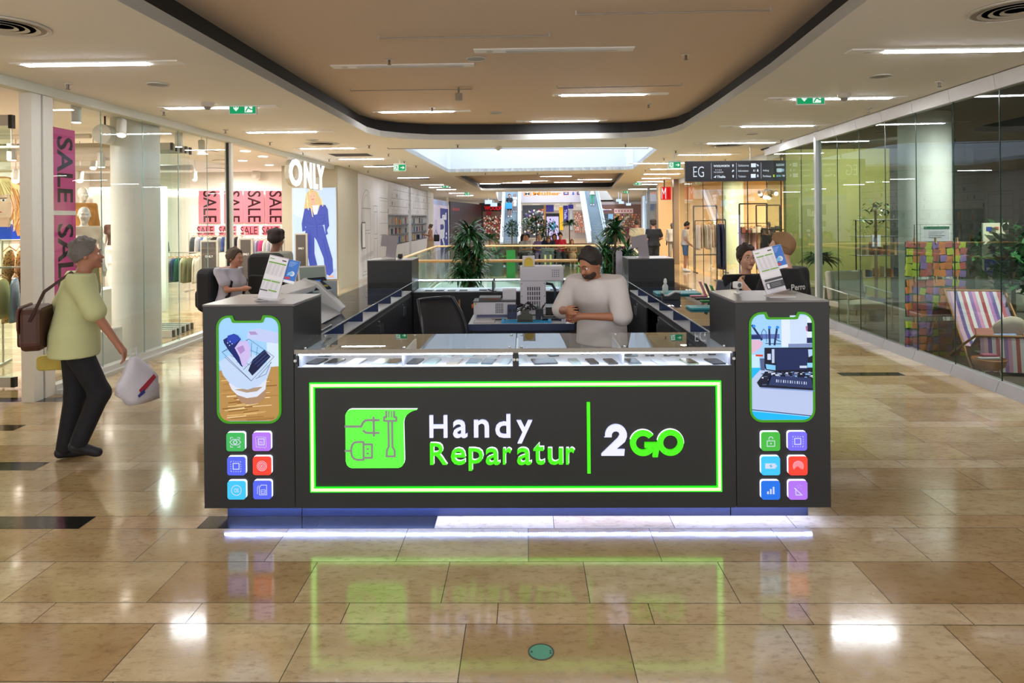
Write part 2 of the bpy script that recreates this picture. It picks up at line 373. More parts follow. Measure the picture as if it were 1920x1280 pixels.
fx(620, 890, 122.5, ZB, 0, 'unlit white linear light in brown ceiling, nearer of the left pair', (.18, .92))
fx(888, 1187, 92.5, ZB, 0, 'unlit white linear light in brown ceiling, nearest the camera', (.2, .9))
fx(697, 883, 208, ZB, 1, 'lit linear light in brown ceiling above the left plant', (.09, .82))
fx(1036, 1252, 176, ZB, 1, 'lit linear light in brown ceiling right of the middle', (.08, .8))
fx(968, 1138, 226, ZB, 1, 'lit linear light in brown ceiling beside its dark far edge', (.17, .9))
fx(20, 345, 118, CEIL, 1, 'lit linear light in pale ceiling above the left shop front, nearest', (.07, .8))
fx(1595, 1935, 93, CEIL, 1, 'lit linear light in pale ceiling above the right glass wall, nearest', (.2, .93))
fx(295, 525, 200, CEIL, 1, 'lit linear light behind the left down-arrow exit sign', (.07, .8))
fx(1440, 1690, 183, CEIL, 1, 'lit linear light behind the right down-arrow exit sign', (.2, .9))
fx(455, 628, 246, CEIL, 1, 'lit linear light in pale ceiling between exit sign and round grille', (.04, .8))
fx(1353, 1550, 235, CEIL, 1, 'lit linear light above the right glass wall, before the sign', (.2, .85))
fx(548, 690, 277, CEIL, 1, 'lit linear light in pale ceiling beside the dark open hatch', (.1, .82))
fx(1305, 1465, 267, CEIL, 1, 'lit linear light in pale ceiling beside the large round grille', (.15, .9))
for (u0, u1, v) in ((628, 735, 297), (675, 775, 311), (740, 815, 332.5), (785, 840, 346), (800, 852, 350.5), (815, 862, 354.8), (838, 885, 361.5), (853, 893, 366.3),
                    (1265, 1385, 289), (1180, 1330, 305), (1216, 1290, 316), (1203, 1285, 325.5), (1200, 1265, 333.5), (1192, 1250, 340), (1186, 1240, 345), (1176, 1220, 354)):
    fx(u0, u1, v, CEIL, 1, 'small lit linear light in a far row of the pale ceiling', (.08, .85), 'far linear lights in the pale ceiling', .16)
for (u0, u1, v) in ((1008, 1082, 330), (1078, 1158, 336), (975, 1035, 338.7), (1035, 1102, 341), (896, 945, 343.8), (938, 1003, 342), (1068, 1125, 346.3), (918, 962, 351.2), (972, 1022, 348.6)):
    fx(u0, u1, v, CEIL + .32, 1, 'small lit linear light in the far brown ceiling', (.08, .85), 'linear lights in the far brown ceiling', .16)
for k, (x0, x1, y_) in enumerate(((-4.4, -3.1, 1.2), (3.0, 4.3, 1.2), (-4.4, -3.1, -1.2), (3.0, 4.3, -1.2), (-.7, .8, 3.4), (-.7, .8, .6), (-2.0, -.5, -1.0))):  # unseen lit fixtures, added so floor bounce brightens the ceiling
    fixture(x0, x1, y_, ZB if abs(x0) < 2.2 else CEIL, 1, 'unseen linear light added above the camera position', 'unseen linear lights added above the camera position', .15, (.08, .8))
# suspended cable rails
def cable(u0, v0, u1, v1, z, label):
    a = onz(u0, v0, z); b = onz(u1, v1, z); t = T('cable_track', label, 'ceiling track', a); d = b - a
    m_ = MB(); m_.cyl((0, 0, -.03), tuple(d + Vector((0, 0, -.03))), .006, n=6); m_.build('rail', mat('#8e857c', .4, metal=.5), t)
    m_ = MB()
    for k in (0.0, 1.0): m_.cyl(tuple(d * k), tuple(d * k + Vector((0, 0, -.035))), .008, n=6)
    m_.build('mount', mat('#b8b2aa', .4), t); return t
cable(1080, 20, 1445, 13, ZB, 'thin grey cable track on brown ceiling, nearest the camera')
cable(710, 66, 1030, 61, ZB, 'thin grey cable track on brown ceiling beside the unlit lights')
cable(657, 166, 885, 163, ZB, 'thin grey cable track on brown ceiling carrying a small spotlight')
cable(1045, 161, 1278, 156, ZB, 'thin grey cable track on brown ceiling above a lit light')
cable(727, 276, 1215, 276, CEIL, 'long thin track along the near edge of the skylight')
t = T('ceiling_spotlight', 'small grey spotlight hanging from a brown ceiling track', 'spotlight', onz(860, 164, ZB))
m_ = MB(); m_.cyl((0, 0, 0), (0, 0, -.1), .012, n=8); m_.build('arm', mat('#8d8378', .4), t); m_ = MB(); m_.cyl((0, 0, -.08), (0, 0, -.17), .05, n=16); m_.build('lamp_head', mat('#a39787', .4), t)
# sprinklers
def sprinkler(u, v, z, label='small metal sprinkler head hanging from the pale ceiling', k=1, g='sprinklers in the pale ceiling'):
    t = T('sprinkler', label, 'sprinkler', onz(u, v, z), 0, g)
    m_ = MB(); m_.cyl((0, 0, 0), (0, 0, -.01), .045, n=14); m_.build('rosette', mat('#cfcac2', .3, metal=.4), t)
    m_ = MB(); m_.cyl((0, 0, -.01), (0, 0, -.055), .014, .01, n=8); m_.cyl((0, 0, -.055), (0, 0, -.06), .022, n=8); m_.build('nozzle', mat('#6d655d', .35, metal=.6), t); return t
sprinkler(730, 111, ZB, 'sprinkler in brown ceiling beside the left unlit light', g=None)
sprinkler(1286, 102, ZB, 'sprinkler in brown ceiling right of the unlit lights', g=None)
sprinkler(1216, 195, ZB, 'sprinkler in brown ceiling beside the right lit light', g=None)
sprinkler(810, 201, ZB, 'sprinkler in brown ceiling beside the left lit light', g=None)
sprinkler(127, 157, CEIL, 'sprinkler in pale ceiling above the pink sale banner', g=None)
sprinkler(307, 208, CEIL, 'sprinkler in pale ceiling above the white shop column', g=None)
sprinkler(423, 243, CEIL, 'sprinkler in pale ceiling above the end of the left shop glass', g=None)
sprinkler(1761, 153, CEIL, 'sprinkler in pale ceiling above the right glass wall, nearest', g=None)
sprinkler(1628, 203, CEIL, 'sprinkler in pale ceiling above the middle of the right glass wall', g=None)
sprinkler(1531, 237, CEIL, 'sprinkler in pale ceiling above the white glass-wall post', g=None)
for (u, v) in ((506, 266), (568, 285), (692, 272), (728, 288), (655, 309), (758, 302), (780, 310), (617, 298), (858, 271), (1173, 270), (1267, 282), (1406, 282), (1464, 262), (1245, 296), (1228, 306), (1210, 318), (690, 320), (1360, 298), (1008, 323.5), (910, 324)):
    sprinkler(u, v, CEIL)
# round speakers / grilles
def disc(u, v, z, r, name, label, cat, colr='#b9b6b0', rings=0, group=None):
    t = T(name, label, cat, onz(u, v, z), 0, group)
    m_ = MB(); m_.lathe([(r * .93, 0), (r, -.004), (r * 1.0, -.012), (r * .92, -.014), (r * .9, -.004)], n=36); m_.build('rim', mat('#d5d2ca', .4), t)
    m_ = MB(); m_.cyl((0, 0, 0), (0, 0, -.008), r * .9, n=36); m_.build('grille', mat(colr, .6, noise=.2, scale=60), t)
    if rings:
        m_ = MB()
        for k in range(1, rings + 1):
            rr = r * .9 * k / (rings + 1); m_.lathe([(rr, -.008), (rr + .012, -.012), (rr + .03, -.016), (rr + .022, -.008)], n=36)
        m_.build('ring', mat('#c9c4ba', .5), t)
disc(5, 48, CEIL, .3, 'air_diffuser', 'large round ringed air diffuser in pale ceiling, top left corner', 'air vent', '#a9a296', 3)
disc(1905, 18, CEIL, .3, 'air_diffuser', 'large round ringed air diffuser in pale ceiling, top right corner', 'air vent', '#a39c90', 3)
disc(604, 269, CEIL, .32, 'air_diffuser', 'large round air diffuser in pale ceiling before the dark hatch', 'air vent', '#c5c6c4', 2)
disc(1362, 272, CEIL, .34, 'air_diffuser', 'large round air diffuser in pale ceiling before the hanging directory sign', 'air vent', '#b7bbae', 2)
for u, v, z, l in ((296, 157, CEIL, 'round ceiling speaker above the left shop glass'), (1651, 142, CEIL, 'round ceiling speaker above the right glass wall'), (893, 109, ZB, 'round ceiling speaker in brown ceiling between the unlit lights'), (930, 211, ZB, 'round ceiling speaker in brown ceiling near the lit lights'),
                   (1410, 250, CEIL, 'round ceiling speaker behind the right exit sign lights'), (586, 262, CEIL, 'round ceiling speaker beside the large left diffuser')):
    disc(u, v, z, .11, 'ceiling_speaker', l, 'speaker', '#a7a6a4')
# smoke detectors and camera domes
for u, v, z, l in ((389, 193, CEIL, 'white domed camera beside the left down-arrow exit sign'), (1583, 176, CEIL, 'white domed camera beside the right down-arrow exit sign'), (1022, 236, ZB, 'cream smoke detector at the dark far edge of the brown ceiling'), (934, 274, CEIL, 'small white detector on the track by the skylight')):
    t = T('ceiling_detector', l, 'detector', onz(u, v, z)); m_ = MB(); m_.lathe([(.075, .0), (.075, -.03), (.06, -.05)], n=20); m_.build('base', mat('#d9d4cb', .4), t)
    m_ = MB(); m_.sph((0, 0, -.05), .045, 14, (1, 1, .8)); m_.build('dome', mat('#8f8a84', .2) if 'camera' in l else mat('#e3d9c0', .4), t, smooth=True)
# open dark hatches
for (u0, v0, u1, v1, l) in ((630, 287.5, 688, 293, 'dark open rectangular hatch in the pale ceiling'), (712, 309, 742, 314, 'small dark slot in the pale ceiling beside a far light'), (770, 333, 800, 336, 'far small dark slot in the pale ceiling')):
    a = onz(u0, v1, CEIL); b = onz(u1, v0, CEIL); m_ = MB(); m_.box(a.x, b.x, a.y, b.y, CEIL - .006, CEIL + .003); tag(m_.build('ceiling_hatch', mat('#3b3733', .7)), l, 'hatch')
# ---- exit signs ----
def exit_sign(u0, u1, v0, v1, Y, arrow, label, runleft=False):
    a = at(u0, v1, Y); b = at(u1, v0, Y); W = b.x - a.x; H = b.z - a.z
    t = T('exit_sign', label, 'exit sign', (a.x, Y, a.z))
    m_ = MB(); m_.box(-.012, W + .012, .0, .03, -.012, H + .012); m_.build('case', mat('#eef2f0', .3), t)
    m_ = MB(); m_.box(-.05 * W, W * 1.05, -.01, .04, H + .012, H + .03); m_.box(W * .45, W * .55, .005, .025, H + .03, CEIL - a.z + .001); m_.build('mount', mat('#eef2f0', .3), t)
    A = Art(); A.rect(0, 0, W, H, '#0f9a5f'); wh = '#eafff2'
    px0, px1 = (.05, .4) if runleft else (.58, .88)
    A.rect(px0 * W, .08 * H, px1 * W, .92 * H, wh); gx = lambda p: (px0 + (px1 - px0) * p) * W
    A.circ(gx(.42), .8 * H, .055 * H, '#0f9a5f', 12)
    for l in ([(gx(.45), .72 * H), (gx(.5), .45 * H)], [(gx(.5), .45 * H), (gx(.3), .32 * H), (gx(.15), .15 * H)], [(gx(.5), .45 * H), (gx(.75), .33 * H), (gx(1.0), .3 * H)], [(gx(.45), .68 * H), (gx(.15), .6 * H)], [(gx(.47), .68 * H), (gx(.75), .58 * H), (gx(.9), .66 * H)]): A.line(l, .09 * H, '#0f9a5f')
    cx = (.76 if runleft else .25) * W; c = .5 * H; s = .34 * H
    pts = [(-.5, .12), (.3, .12), (.05, .45), (.35, .45), (.85, 0), (.35, -.45), (.05, -.45), (.3, -.12), (-.5, -.12)] if False else [(-1, .16), (.25, .16), (-.15, .62), (.28, .62), (.95, 0), (.28, -.62), (-.15, -.62), (.25, -.16), (-1, -.16)]
    if arrow == 'down': pts = [(p[1], -p[0]) for p in pts]
    A.poly([(cx + p[0] * s, c + p[1] * s) for p in pts], wh)
    A.build('panel', attr_mat(.62, .3), t).location = (0, -.001, 0)
exit_sign(431, 479, 189, 213, 8.5, 'down', 'green exit sign with down arrow hanging above the left shop glass')
exit_sign(1495, 1545, 170, 195, 8.4, 'down', 'green exit sign with down arrow hanging before the right glass wall')
exit_sign(739, 760, 308.5, 320, 16.5, 'right', 'green exit sign with right arrow left of the skylight', True)
exit_sign(1254, 1276, 303.5, 315, 15.5, 'right', 'green exit sign with right arrow beside the black directory sign', True)
for (u0, u1, v0, v1, Y, l) in ((829, 842, 345, 352, 30, 'far small green exit sign above the bookshelf wall'), (871, 881, 360.5, 366, 38, 'farther small green exit sign above the blue banner'), (1189.5, 1203, 339.5, 347, 29, 'far small green exit sign right of the far brown ceiling'), (1169, 1179, 357, 362.5, 38, 'farther small green exit sign above the bookshop')):
    exit_sign(u0, u1, v0, v1, Y, 'down', l)
# ================= KIOSK =================
KF = 4.12
def K(u, v, Y=KF): p = at(u, v, Y); return (p.x, p.z)
AN = mat('#1b1d20', .42, noise=.05, scale=3); AN2 = mat('#2b3040', .35, noise=.05); TOP_SHEEN = mat('#6e6a6a', .33, noise=.03)  # tower tops lightened to carry the grazing reflection on the dark laminate
LX0, LX1, RX0, RX1, BZ = -1.97, -1.41, 1.25, 1.815, 1.34
PLM = mat('#20263a', .4)
def tower(name, x0, x1, y0, y1, label, front=True):
    t = T(name, label, 'counter tower', (0, 0, 0))
    b = MB(); b.box(x0, x1, y0, y1, .1, BZ - .012); b.build('carcass', AN, t, bev=.003)
    b = MB(); b.box(x0 - .001, x1 + .001, y0 - .001, y1 + .001, BZ - .012, BZ); b.build('top_panel', TOP_SHEEN, t, bev=.002)
    b = MB(); b.box(x0 + (.09 if x0 < 0 else 0), x1 - (0 if x0 < 0 else .09), y0 + .12, y1 - .05, 0, .1); b.build('plinth', PLM, t); return t
TL = tower('kiosk_tower', LX0, LX1 - .004, KF, 4.69, 'black kiosk corner tower showing phones in a wire basket on its screen')
TR = tower('kiosk_tower', RX0 + .004, RX1, KF, 4.69, 'black kiosk corner tower showing an opened phone on its screen')
tower('kiosk_tower', LX0, LX1 - .004, 8.46, 9.0, 'black rear kiosk tower left, below the back of a grey leaflet stand')
tower('kiosk_tower', RX0 + .004, RX1, 8.36, 8.9, 'black rear kiosk tower right, behind the man in white')
# front counter
FC = T('front_counter', 'long black kiosk front with green neon frame and glowing lettering', 'counter', (0, 0, 0))
b = MB(); b.box(LX1, RX0, KF, KF + .02, .1, .952); b.box(LX1, RX0, KF + .02, 4.66, .1, .12); b.box(LX1, RX0, 4.64, 4.66, .1, .94); b.build('front_panel', AN, FC)
b = MB(); b.box(-.066, -.0635, KF - .0012, KF, .1, .952); b.build('panel_joint', mat('#1a1a1a'), FC)
b = MB(); b.box(LX1 + .002, RX0 - .002, KF + .12, 4.6, 0, .1); b.build('plinth', PLM, FC)
b = MB(); b.box(LX1 + .01, RX0 - .01, KF + .02, 4.64, .935, .952); b.build('display_tray', mat('#e6e9f2', .5), FC)
b = MB()
for x in (LX1 + .02, -.76, -.066, .58, RX0 - .03): b.box(x, x + .012, KF + .03, 4.64, .952, 1.035)
b.build('divider', mat('#c9cfe0', .4), FC)
b = MB(); b.box(-.083, -.047, KF + .004, KF + .03, .952, 1.036); b.box(LX1, LX1 + .012, KF + .004, KF + .03, .952, 1.036); b.box(RX0 - .014, RX0, KF + .004, KF + .03, .952, 1.036); b.build('window_post', AN, FC)
GL = glass('#f4faf8', 1.5)
b = MB(); b.box(LX1 + .01, RX0 - .01, KF + .006, KF + .012, .953, 1.036); b.build('front_pane', glass('#fbfdff', 1.45, refl=.35), FC)
for x0, x1 in ((LX1, -.067), (-.062, RX0)):
    b = MB(); b.quad((x0, KF, 1.062), (x1, KF, 1.062), (x1, 4.66, 1.062), (x0, 4.66, 1.062)); b.build('glass_top', glass('#eef5f2', 2.0), FC)
b = MB(); b.box(LX1, RX0, KF - .001, KF + .004, 1.036, 1.062); b.build('glass_edge', mat('#8f8a83', .4), FC)
b = MB()
for x in (-1.36, -.75, -.10, -.03, .6, 1.2):
    for yy in (4.17, 4.6): b.cyl((x, yy, 1.0625), (x, yy, 1.068), .009, n=10)
for x in (LX1 + .005, -.075, -.055, RX0 - .006): b.cyl((x, KF - .002, .995), (x, KF + .004, .995), .009, n=10)
b.build('fixing_screw', mat('#bdbdbd', .25, metal=.9), FC)
WLED = mat('#dfe8ff', emit=11)
b = MB(); b.box(LX1 + .02, RX0 - .02, KF + .014, KF + .022, 1.026, 1.034); b.build('display_led_strip', mat('#e6edff', emit=26), FC)
b = MB(); x = -1.88
while x < 1.73:
    b.box(x, x + .009, KF + .075, KF + .087, .092, .098); x += .0166
LT = T('led_light_strip', 'row of tiny blue-white lights shining on the floor under the kiosk front', 'light strip', (0, 0, 0))
b.build('led_row', mat('#9fb6ff', emit=95), LT)
b = MB(); b.box(-1.88, 1.73, KF + .068, KF + .094, .0975, .0995); b.build('channel', mat('#c8cedd'), LT)
# neon frame
NG = mat('#0ee30c', emit=1.7); NC = mat('#c6fb9a', emit=.95)
def frame_boxes(x0, x1, z0, z1, w_, y0, y1):
    b = MB(); b.box(x0, x1, y0, y1, z1 - w_, z1); b.box(x0, x1, y0, y1, z0, z0 + w_); b.box(x0, x0 + w_, y0, y1, z0 + w_, z1 - w_); b.box(x1 - w_, x1, y0, y1, z0 + w_, z1 - w_); return b
fx0, fz1 = K(581, 717); fx1, fz0 = K(1353, 920)
nf = frame_boxes(fx0, fx1, fz0, fz1, .03, KF - .012, KF - .0005).build('neon_frame', NG, FC)
frame_boxes(fx0 + .0065, fx1 - .0065, fz0 + .0065, fz1 - .0065, .017, KF - .0145, KF - .0122).build('neon_core', NC, nf)
# lettering: raised acrylic letters
def letters(name, s, u0, v1, u1, v0, m, parent, bold=.03, dep=.018, Y=KF, space=1):
    x0, z0 = K(u0, v1, Y); x1, z1 = K(u1, v0, Y); vs, fs, a, bb, c, d = tgeo(s, bold, space, .5); b = MB()
    b.add([(x0 + (p[0] - a) / (bb - a) * (x1 - x0), Y - dep / 2 + p[2] * dep * -1, z0 + (p[1] - c) / (d - c) * (z1 - z0)) for p in vs], fs); return b.build(name, m, parent)
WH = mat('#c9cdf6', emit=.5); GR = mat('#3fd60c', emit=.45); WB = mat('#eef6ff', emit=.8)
# per-letter placement as on the sign (u0,u1,vtop,vbottom)
for ch, u0, u1, v0, v1 in (('H', 806, 839, 777.5, 819), ('a', 850, 876.5, 786, 819.5), ('n', 889, 917, 785.5, 818.5), ('d', 929, 957, 775.5, 819), ('y', 969, 998, 786.5, 829.5)):
    letters('white_letter', ch, u0, v1, u1, v0, WH, FC, .014)
for ch, u0, u1, v0, v1 in (('R', 807, 838.5, 829, 869.5), ('e', 846, 873, 838.5, 870), ('p', 879, 906, 838.5, 880.5), ('a', 911, 937, 838.5, 870), ('r', 943, 959, 838.5, 869), ('a', 969.5, 996, 838, 870), ('t', 1000, 1020.5, 829, 869.5), ('u', 1027, 1055, 838.5, 869.5), ('r', 1061, 1077, 838, 869)):
    l = letters('green_letter', ch, u0, v1, u1, v0, GR, FC, .01)
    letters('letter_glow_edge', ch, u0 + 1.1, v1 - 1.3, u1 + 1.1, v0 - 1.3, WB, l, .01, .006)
x0, z0 = K(1101, 886); x1, z1 = K(1106, 753); b = MB(); b.box(x0, x1, KF - .015, KF, z0, z1); b.build('green_divider_bar', GR, FC)
def outline(name, pts, m, parent, dep=.018, y=KF, holes=()):
    """pts in pixels on the kiosk front"""
    lp = [[K(*p) for p in pts]] + [[K(*p) for p in h] for h in holes]; vs, fs = fill2d(lp, extrude=dep / 2); b = MB(); b.add([(p[0], y - dep / 2 + p[2], p[1]) for p in vs], fs); return b.build(name, m, parent)
def circ(cx, cy_, r, n=32, a0=0, a1=360): return [(cx + r * math.cos(math.radians(a0 + (a1 - a0) * i / n)), cy_ + r * math.sin(math.radians(a0 + (a1 - a0) * i / n))) for i in range(n + (1 if a1 - a0 < 360 else 0))]
P2 = lambda l, s, ox, oy: [(ox + x * s, oy + y * s) for x, y in l]
two = [(735, 503)] + [(830 + 87 * math.cos(math.radians(a)) * 1.0, 487 + 86 * math.sin(math.radians(a))) for a in range(170, 361, 12)] + [(916, 500), (900, 540), (826, 601), (899, 601), (894, 650), (712, 650), (714, 637), (845, 510), (858, 485), (850, 463), (832, 455), (810, 459), (797, 475), (794, 503)]
s_ = 440 / 1877; outline('white_digit', P2(two, s_, 960, 700), WH, FC)
g_out = circ(1045, 549, 104, 30, -38, -332)
g_in = circ(1045, 549, 56, 24, -333, -39)
G_ = g_out[::1] + [(1128, 598)] + g_in
outline('green_letter', P2(G_, s_, 960, 700), GR, FC)
outline('green_letter', P2([(1058, 545), (1183, 545), (1161, 660), (1120, 660), (1130, 586), (1056, 586)], s_, 960, 700), GR, FC, .022)
outline('green_letter', P2(circ(1264, 547, 105), s_, 960, 700), GR, FC, .016, holes=[P2(circ(1264, 547, 58), s_, 960, 700)])
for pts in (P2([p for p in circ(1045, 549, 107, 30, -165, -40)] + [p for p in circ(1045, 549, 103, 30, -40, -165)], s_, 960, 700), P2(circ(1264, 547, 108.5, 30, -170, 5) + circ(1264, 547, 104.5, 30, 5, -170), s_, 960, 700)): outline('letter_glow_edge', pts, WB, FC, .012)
# logo bubble
s2 = 170 / 1451; LG = lambda l: P2(l, s2, 630, 740)
bub = [(250, 225), (1305, 225), (1235, 245), (1180, 275), (1130, 320), (1098, 380), (1086, 440), (1092, 700), (1100, 1040), (1090, 1090), (1060, 1130), (1010, 1152), (260, 1155), (215, 1135), (185, 1100), (168, 1040), (162, 310), (180, 265), (210, 238)]
lg = outline('logo_panel', LG(bub), mat('#4fe83a', emit=.6), FC, .02)
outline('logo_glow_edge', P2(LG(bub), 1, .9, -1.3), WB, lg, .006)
A = Art(.0003); gy = '#8b8b8d'
def LL(pts, w): A.line([K(*p) for p in LG(pts)], w * s2 / 1280 * KF, gy)
LL([(162, 490), (415, 490), (445, 430), (480, 395), (520, 388), (700, 388)], 38); LL([(615, 340), (620, 640)], 36); LL([(450, 555), (490, 585), (530, 590), (700, 590)], 36)
LL([(165, 875), (262, 875)], 34); LL([(262, 830), (275, 780), (310, 742), (360, 733), (455, 733), (457, 1015), (360, 1016), (310, 1000), (275, 960), (262, 905), (262, 830)], 34); LL([(470, 768), (592, 768), (592, 982), (470, 982)], 34)
LL([(510, 840), (535, 840)], 30); LL([(510, 912), (535, 912)], 30)
LL([(820, 240), (820, 335), (785, 335), (785, 393), (980, 393), (980, 335), (945, 335), (945, 240)], 32); LL([(862, 240), (862, 335)], 20); LL([(903, 240), (903, 335)], 20)
LL([(855, 400), (860, 800), (832, 860), (827, 955), (957, 955), (953, 860), (920, 800), (915, 400)], 34)
A.build('logo_drawing', attr_mat(.15), lg).location = (0, KF - .021, 0)
# ---- app icon tiles ----
def icon(parent, cu, cv, hexc, draw, label, edge=1):
    c = K(cu, cv); r = 17.3 / 1280 * KF; b = MB(); b.prism(rrect(c[0] - r, c[1] - r, c[0] + r, c[1] + r, .016), 'y', KF - .02, KF); t = b.build('app_icon_tile', mat(hexc, emit=.4), parent)
    t['label'] = label
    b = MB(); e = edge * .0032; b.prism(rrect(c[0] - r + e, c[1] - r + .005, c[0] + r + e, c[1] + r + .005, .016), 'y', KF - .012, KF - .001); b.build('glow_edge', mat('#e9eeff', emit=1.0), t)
    A = Art(.0003); draw(A, c[0], c[1], r); A.build('icon_drawing', attr_mat(.55), t).location = (0, KF - .021, 0)
W_ = '#d5ddf5'
def i_eye(A, x, z, r):
    A.line([(x - .6 * r, z), (x - .3 * r, z + .3 * r), (x + .3 * r, z + .3 * r), (x + .6 * r, z), (x + .3 * r, z - .3 * r), (x - .3 * r, z - .3 * r), (x - .6 * r, z)], .07 * r, W_); A.ring(x, z, .14 * r, .24 * r, W_)
    for sx in (-1, 1):
        for sz in (-1, 1): A.line([(x + sx * .52 * r, z + sz * .3 * r), (x + sx * .52 * r, z + sz * .52 * r), (x + sx * .25 * r, z + sz * .52 * r)], .06 * r, W_)
def i_chip(A, x, z, r, txt=None, f=.32):
    h = f * r
    A.line([(x - h, z - h), (x + h, z - h), (x + h, z + h), (x - h, z + h), (x - h, z - h)], .09 * r, W_)
    for k in range(5 if not txt else 8):
        n = 5 if not txt else 8; q = -.5 * r + r * k / (n - 1)
        for p in ((x + q, z + .55 * r), (x + q, z - .55 * r), (x + .55 * r, z + q), (x - .55 * r, z + q)): A.rect(p[0] - .04 * r, p[1] - .04 * r, p[0] + .04 * r, p[1] + .04 * r, W_)
    if txt: A.text(txt, x - .26 * r, z - .13 * r, x + .26 * r, z + .13 * r, W_, .02)
def i_target(A, x, z, r):
    for k in (.55, .4, .25): A.ring(x, z, (k - .05) * r, k * r, W_)
    A.circ(x, z, .09 * r, W_, 10)
def i_os(A, x, z, r): A.ring(x, z, .5 * r, .57 * r, W_); A.text('OS', x - .25 * r, z - .22 * r, x + .25 * r, z + .22 * r, W_, .01)
def i_sim(A, x, z, r):
    A.line([(x - .3 * r, z - .5 * r), (x - .3 * r, z + .3 * r), (x - .1 * r, z + .55 * r), (x + .5 * r, z + .55 * r), (x + .5 * r, z - .5 * r), (x - .3 * r, z - .5 * r)], .07 * r, W_); A.line([(x - .5 * r, z - .4 * r), (x - .5 * r, z + .3 * r), (x - .35 * r, z + .5 * r)], .06 * r, W_)
    A.line([(x - .1 * r, z - .35 * r), (x + .35 * r, z - .35 * r), (x + .35 * r, z + .05 * r), (x - .1 * r, z + .05 * r), (x - .1 * r, z - .35 * r)], .06 * r, W_); A.line([(x - .1 * r, z - .15 * r), (x + .35 * r, z - .15 * r)], .05 * r, W_)
def i_lock(A, x, z, r):
    A.line([(x - .4 * r, z - .5 * r), (x + .4 * r, z - .5 * r), (x + .4 * r, z + .08 * r), (x - .4 * r, z + .08 * r), (x - .4 * r, z - .5 * r)], .08 * r, W_); A.ring(x, z + .3 * r, .18 * r, .26 * r, W_, -10, 200); A.circ(x, z - .2 * r, .08 * r, W_, 10)
def i_batt(A, x, z, r): A.rect(x - .6 * r, z - .28 * r, x + .5 * r, z + .28 * r, W_); A.rect(x + .5 * r, z - .1 * r, x + .64 * r, z + .1 * r, W_); A.poly([(x - .2 * r, z + .02 * r), (x + .1 * r, z + .2 * r), (x + .02 * r, z + .03 * r), (x + .22 * r, z), (x - .1 * r, z - .2 * r), (x - .02 * r, z - .02 * r)], '#35b9e8')
def i_finger(A, x, z, r):
    for k in (.1, .22, .34, .46, .56): A.ring(x, z, (k - .04) * r, k * r, W_, -70 + k * 60, 200 + k * 30)
def i_bars(A, x, z, r):
    for k in range(3): A.rect(x + (-.4 + .3 * k) * r, z - .4 * r, x + (-.22 + .3 * k) * r, z + (-.1 + .25 * k) * r, W_)
def i_phone(A, x, z, r):
    A.line([(x - .25 * r, z + .2 * r), (x - .25 * r, z - .48 * r), (x + .3 * r, z - .48 * r)], .09 * r, W_); A.line([(x - .4 * r, z + .25 * r), (x + .42 * r, z - .5 * r)], .09 * r, W_)
    for k in ((-.1, .5), (.1, .35), (.3, .5), (.15, .58), (.3, .2), (-.02, .3)): A.circ(x + k[0] * r, z + k[1] * r, .04 * r, W_, 6)
for cu, cv, h, d, l in ((444, 826.5, '#35a552', i_eye, 'green app tile with an eye drawing'), (492.5, 826, '#a06ae0', lambda *a: i_chip(*a, 'CPU'), 'violet app tile reading CPU'), (445.5, 871.5, '#4a5be0', i_chip, 'blue app tile with a chip drawing'), (493.5, 871, '#ee3a2c', i_target, 'red app tile with rings'), (446, 916.5, '#35b4e6', i_os, 'cyan app tile reading OS'), (494, 916, '#4a5be0', i_sim, 'blue app tile with a card drawing')):
    icon(TL, cu, cv, h, d, l, 1)
for cu, cv, h, d, l in ((1443, 825.5, '#3aa83a', i_lock, 'green app tile with a padlock drawing'), (1493, 825, '#6a62e6', i_chip, 'blue app tile with a chip drawing'), (1443, 871, '#35b4e6', i_batt, 'cyan app tile with a battery drawing'), (1494, 871, '#ee3a2c', i_finger, 'red app tile with a fingerprint'), (1443, 916.5, '#1466d8', i_bars, 'blue app tile with signal bars'), (1494, 916.5, '#a06ae0', i_phone, 'violet app tile with a cracked phone')):
    icon(TR, cu, cv, h, d, l, -1)
# ---- phone shaped screens ----
def phone_screen(parent, u0, u1, v0, v1, nu0, nu1, nv, art, label):
    x0, z0 = K(u0, v1); x1, z1 = K(u1, v0); na, nz = K(nu0, nv); nb, _ = K(nu1, nv)
    def outl(g, notch):
        r = .075 - g; r2 = .02
        p = [q for q in rrect(x0 + g, z0 + g, x1 - g, z1 - g, r, 6)]; q = p[:14]; rest = p[14:]
        # corner order: right-bottom, right-top, left-top, left-bottom
        if notch: mid = [(nb + g * -1 + 0 + .0, z1 - g), (nb - g, nz - g + .0), (na + g, nz - g), (na + g, z1 - g)]; mid = [(nb + g, z1 - g), (nb + g - .004, z1 - g - .006), (nb + g - .012, nz - g + .004), (nb + g - .022, nz - g), (na - g + .022, nz - g), (na - g + .012, nz - g + .004), (na - g + .004, z1 - g - .006), (na - g, z1 - g)]
        else: mid = []
        return q + mid + rest
    b = MB(); vs, fs = fill2d([outl(0, 1), outl(.013, 1)], extrude=.004); b.add([(p[0], KF - .004 + p[2], p[1]) for p in vs], fs); b.build('green_frame', mat('#3a9a08', .5, emit=.16), parent)
    full = outl(.013, 1); A = Art(.0002); A.shape([full], '#9ccdf6'); W = x1 - x0 - .026; H = z1 - z0 - .026
    def X(p): return x0 + .013 + p * W
    def Z(p): return z0 + .013 + p * H
    art(A, X, Z, W, H)
    o = A.build('screen', attr_mat(.6, .25), parent); o.location = (0, KF - .0012, 0); o['label'] = label
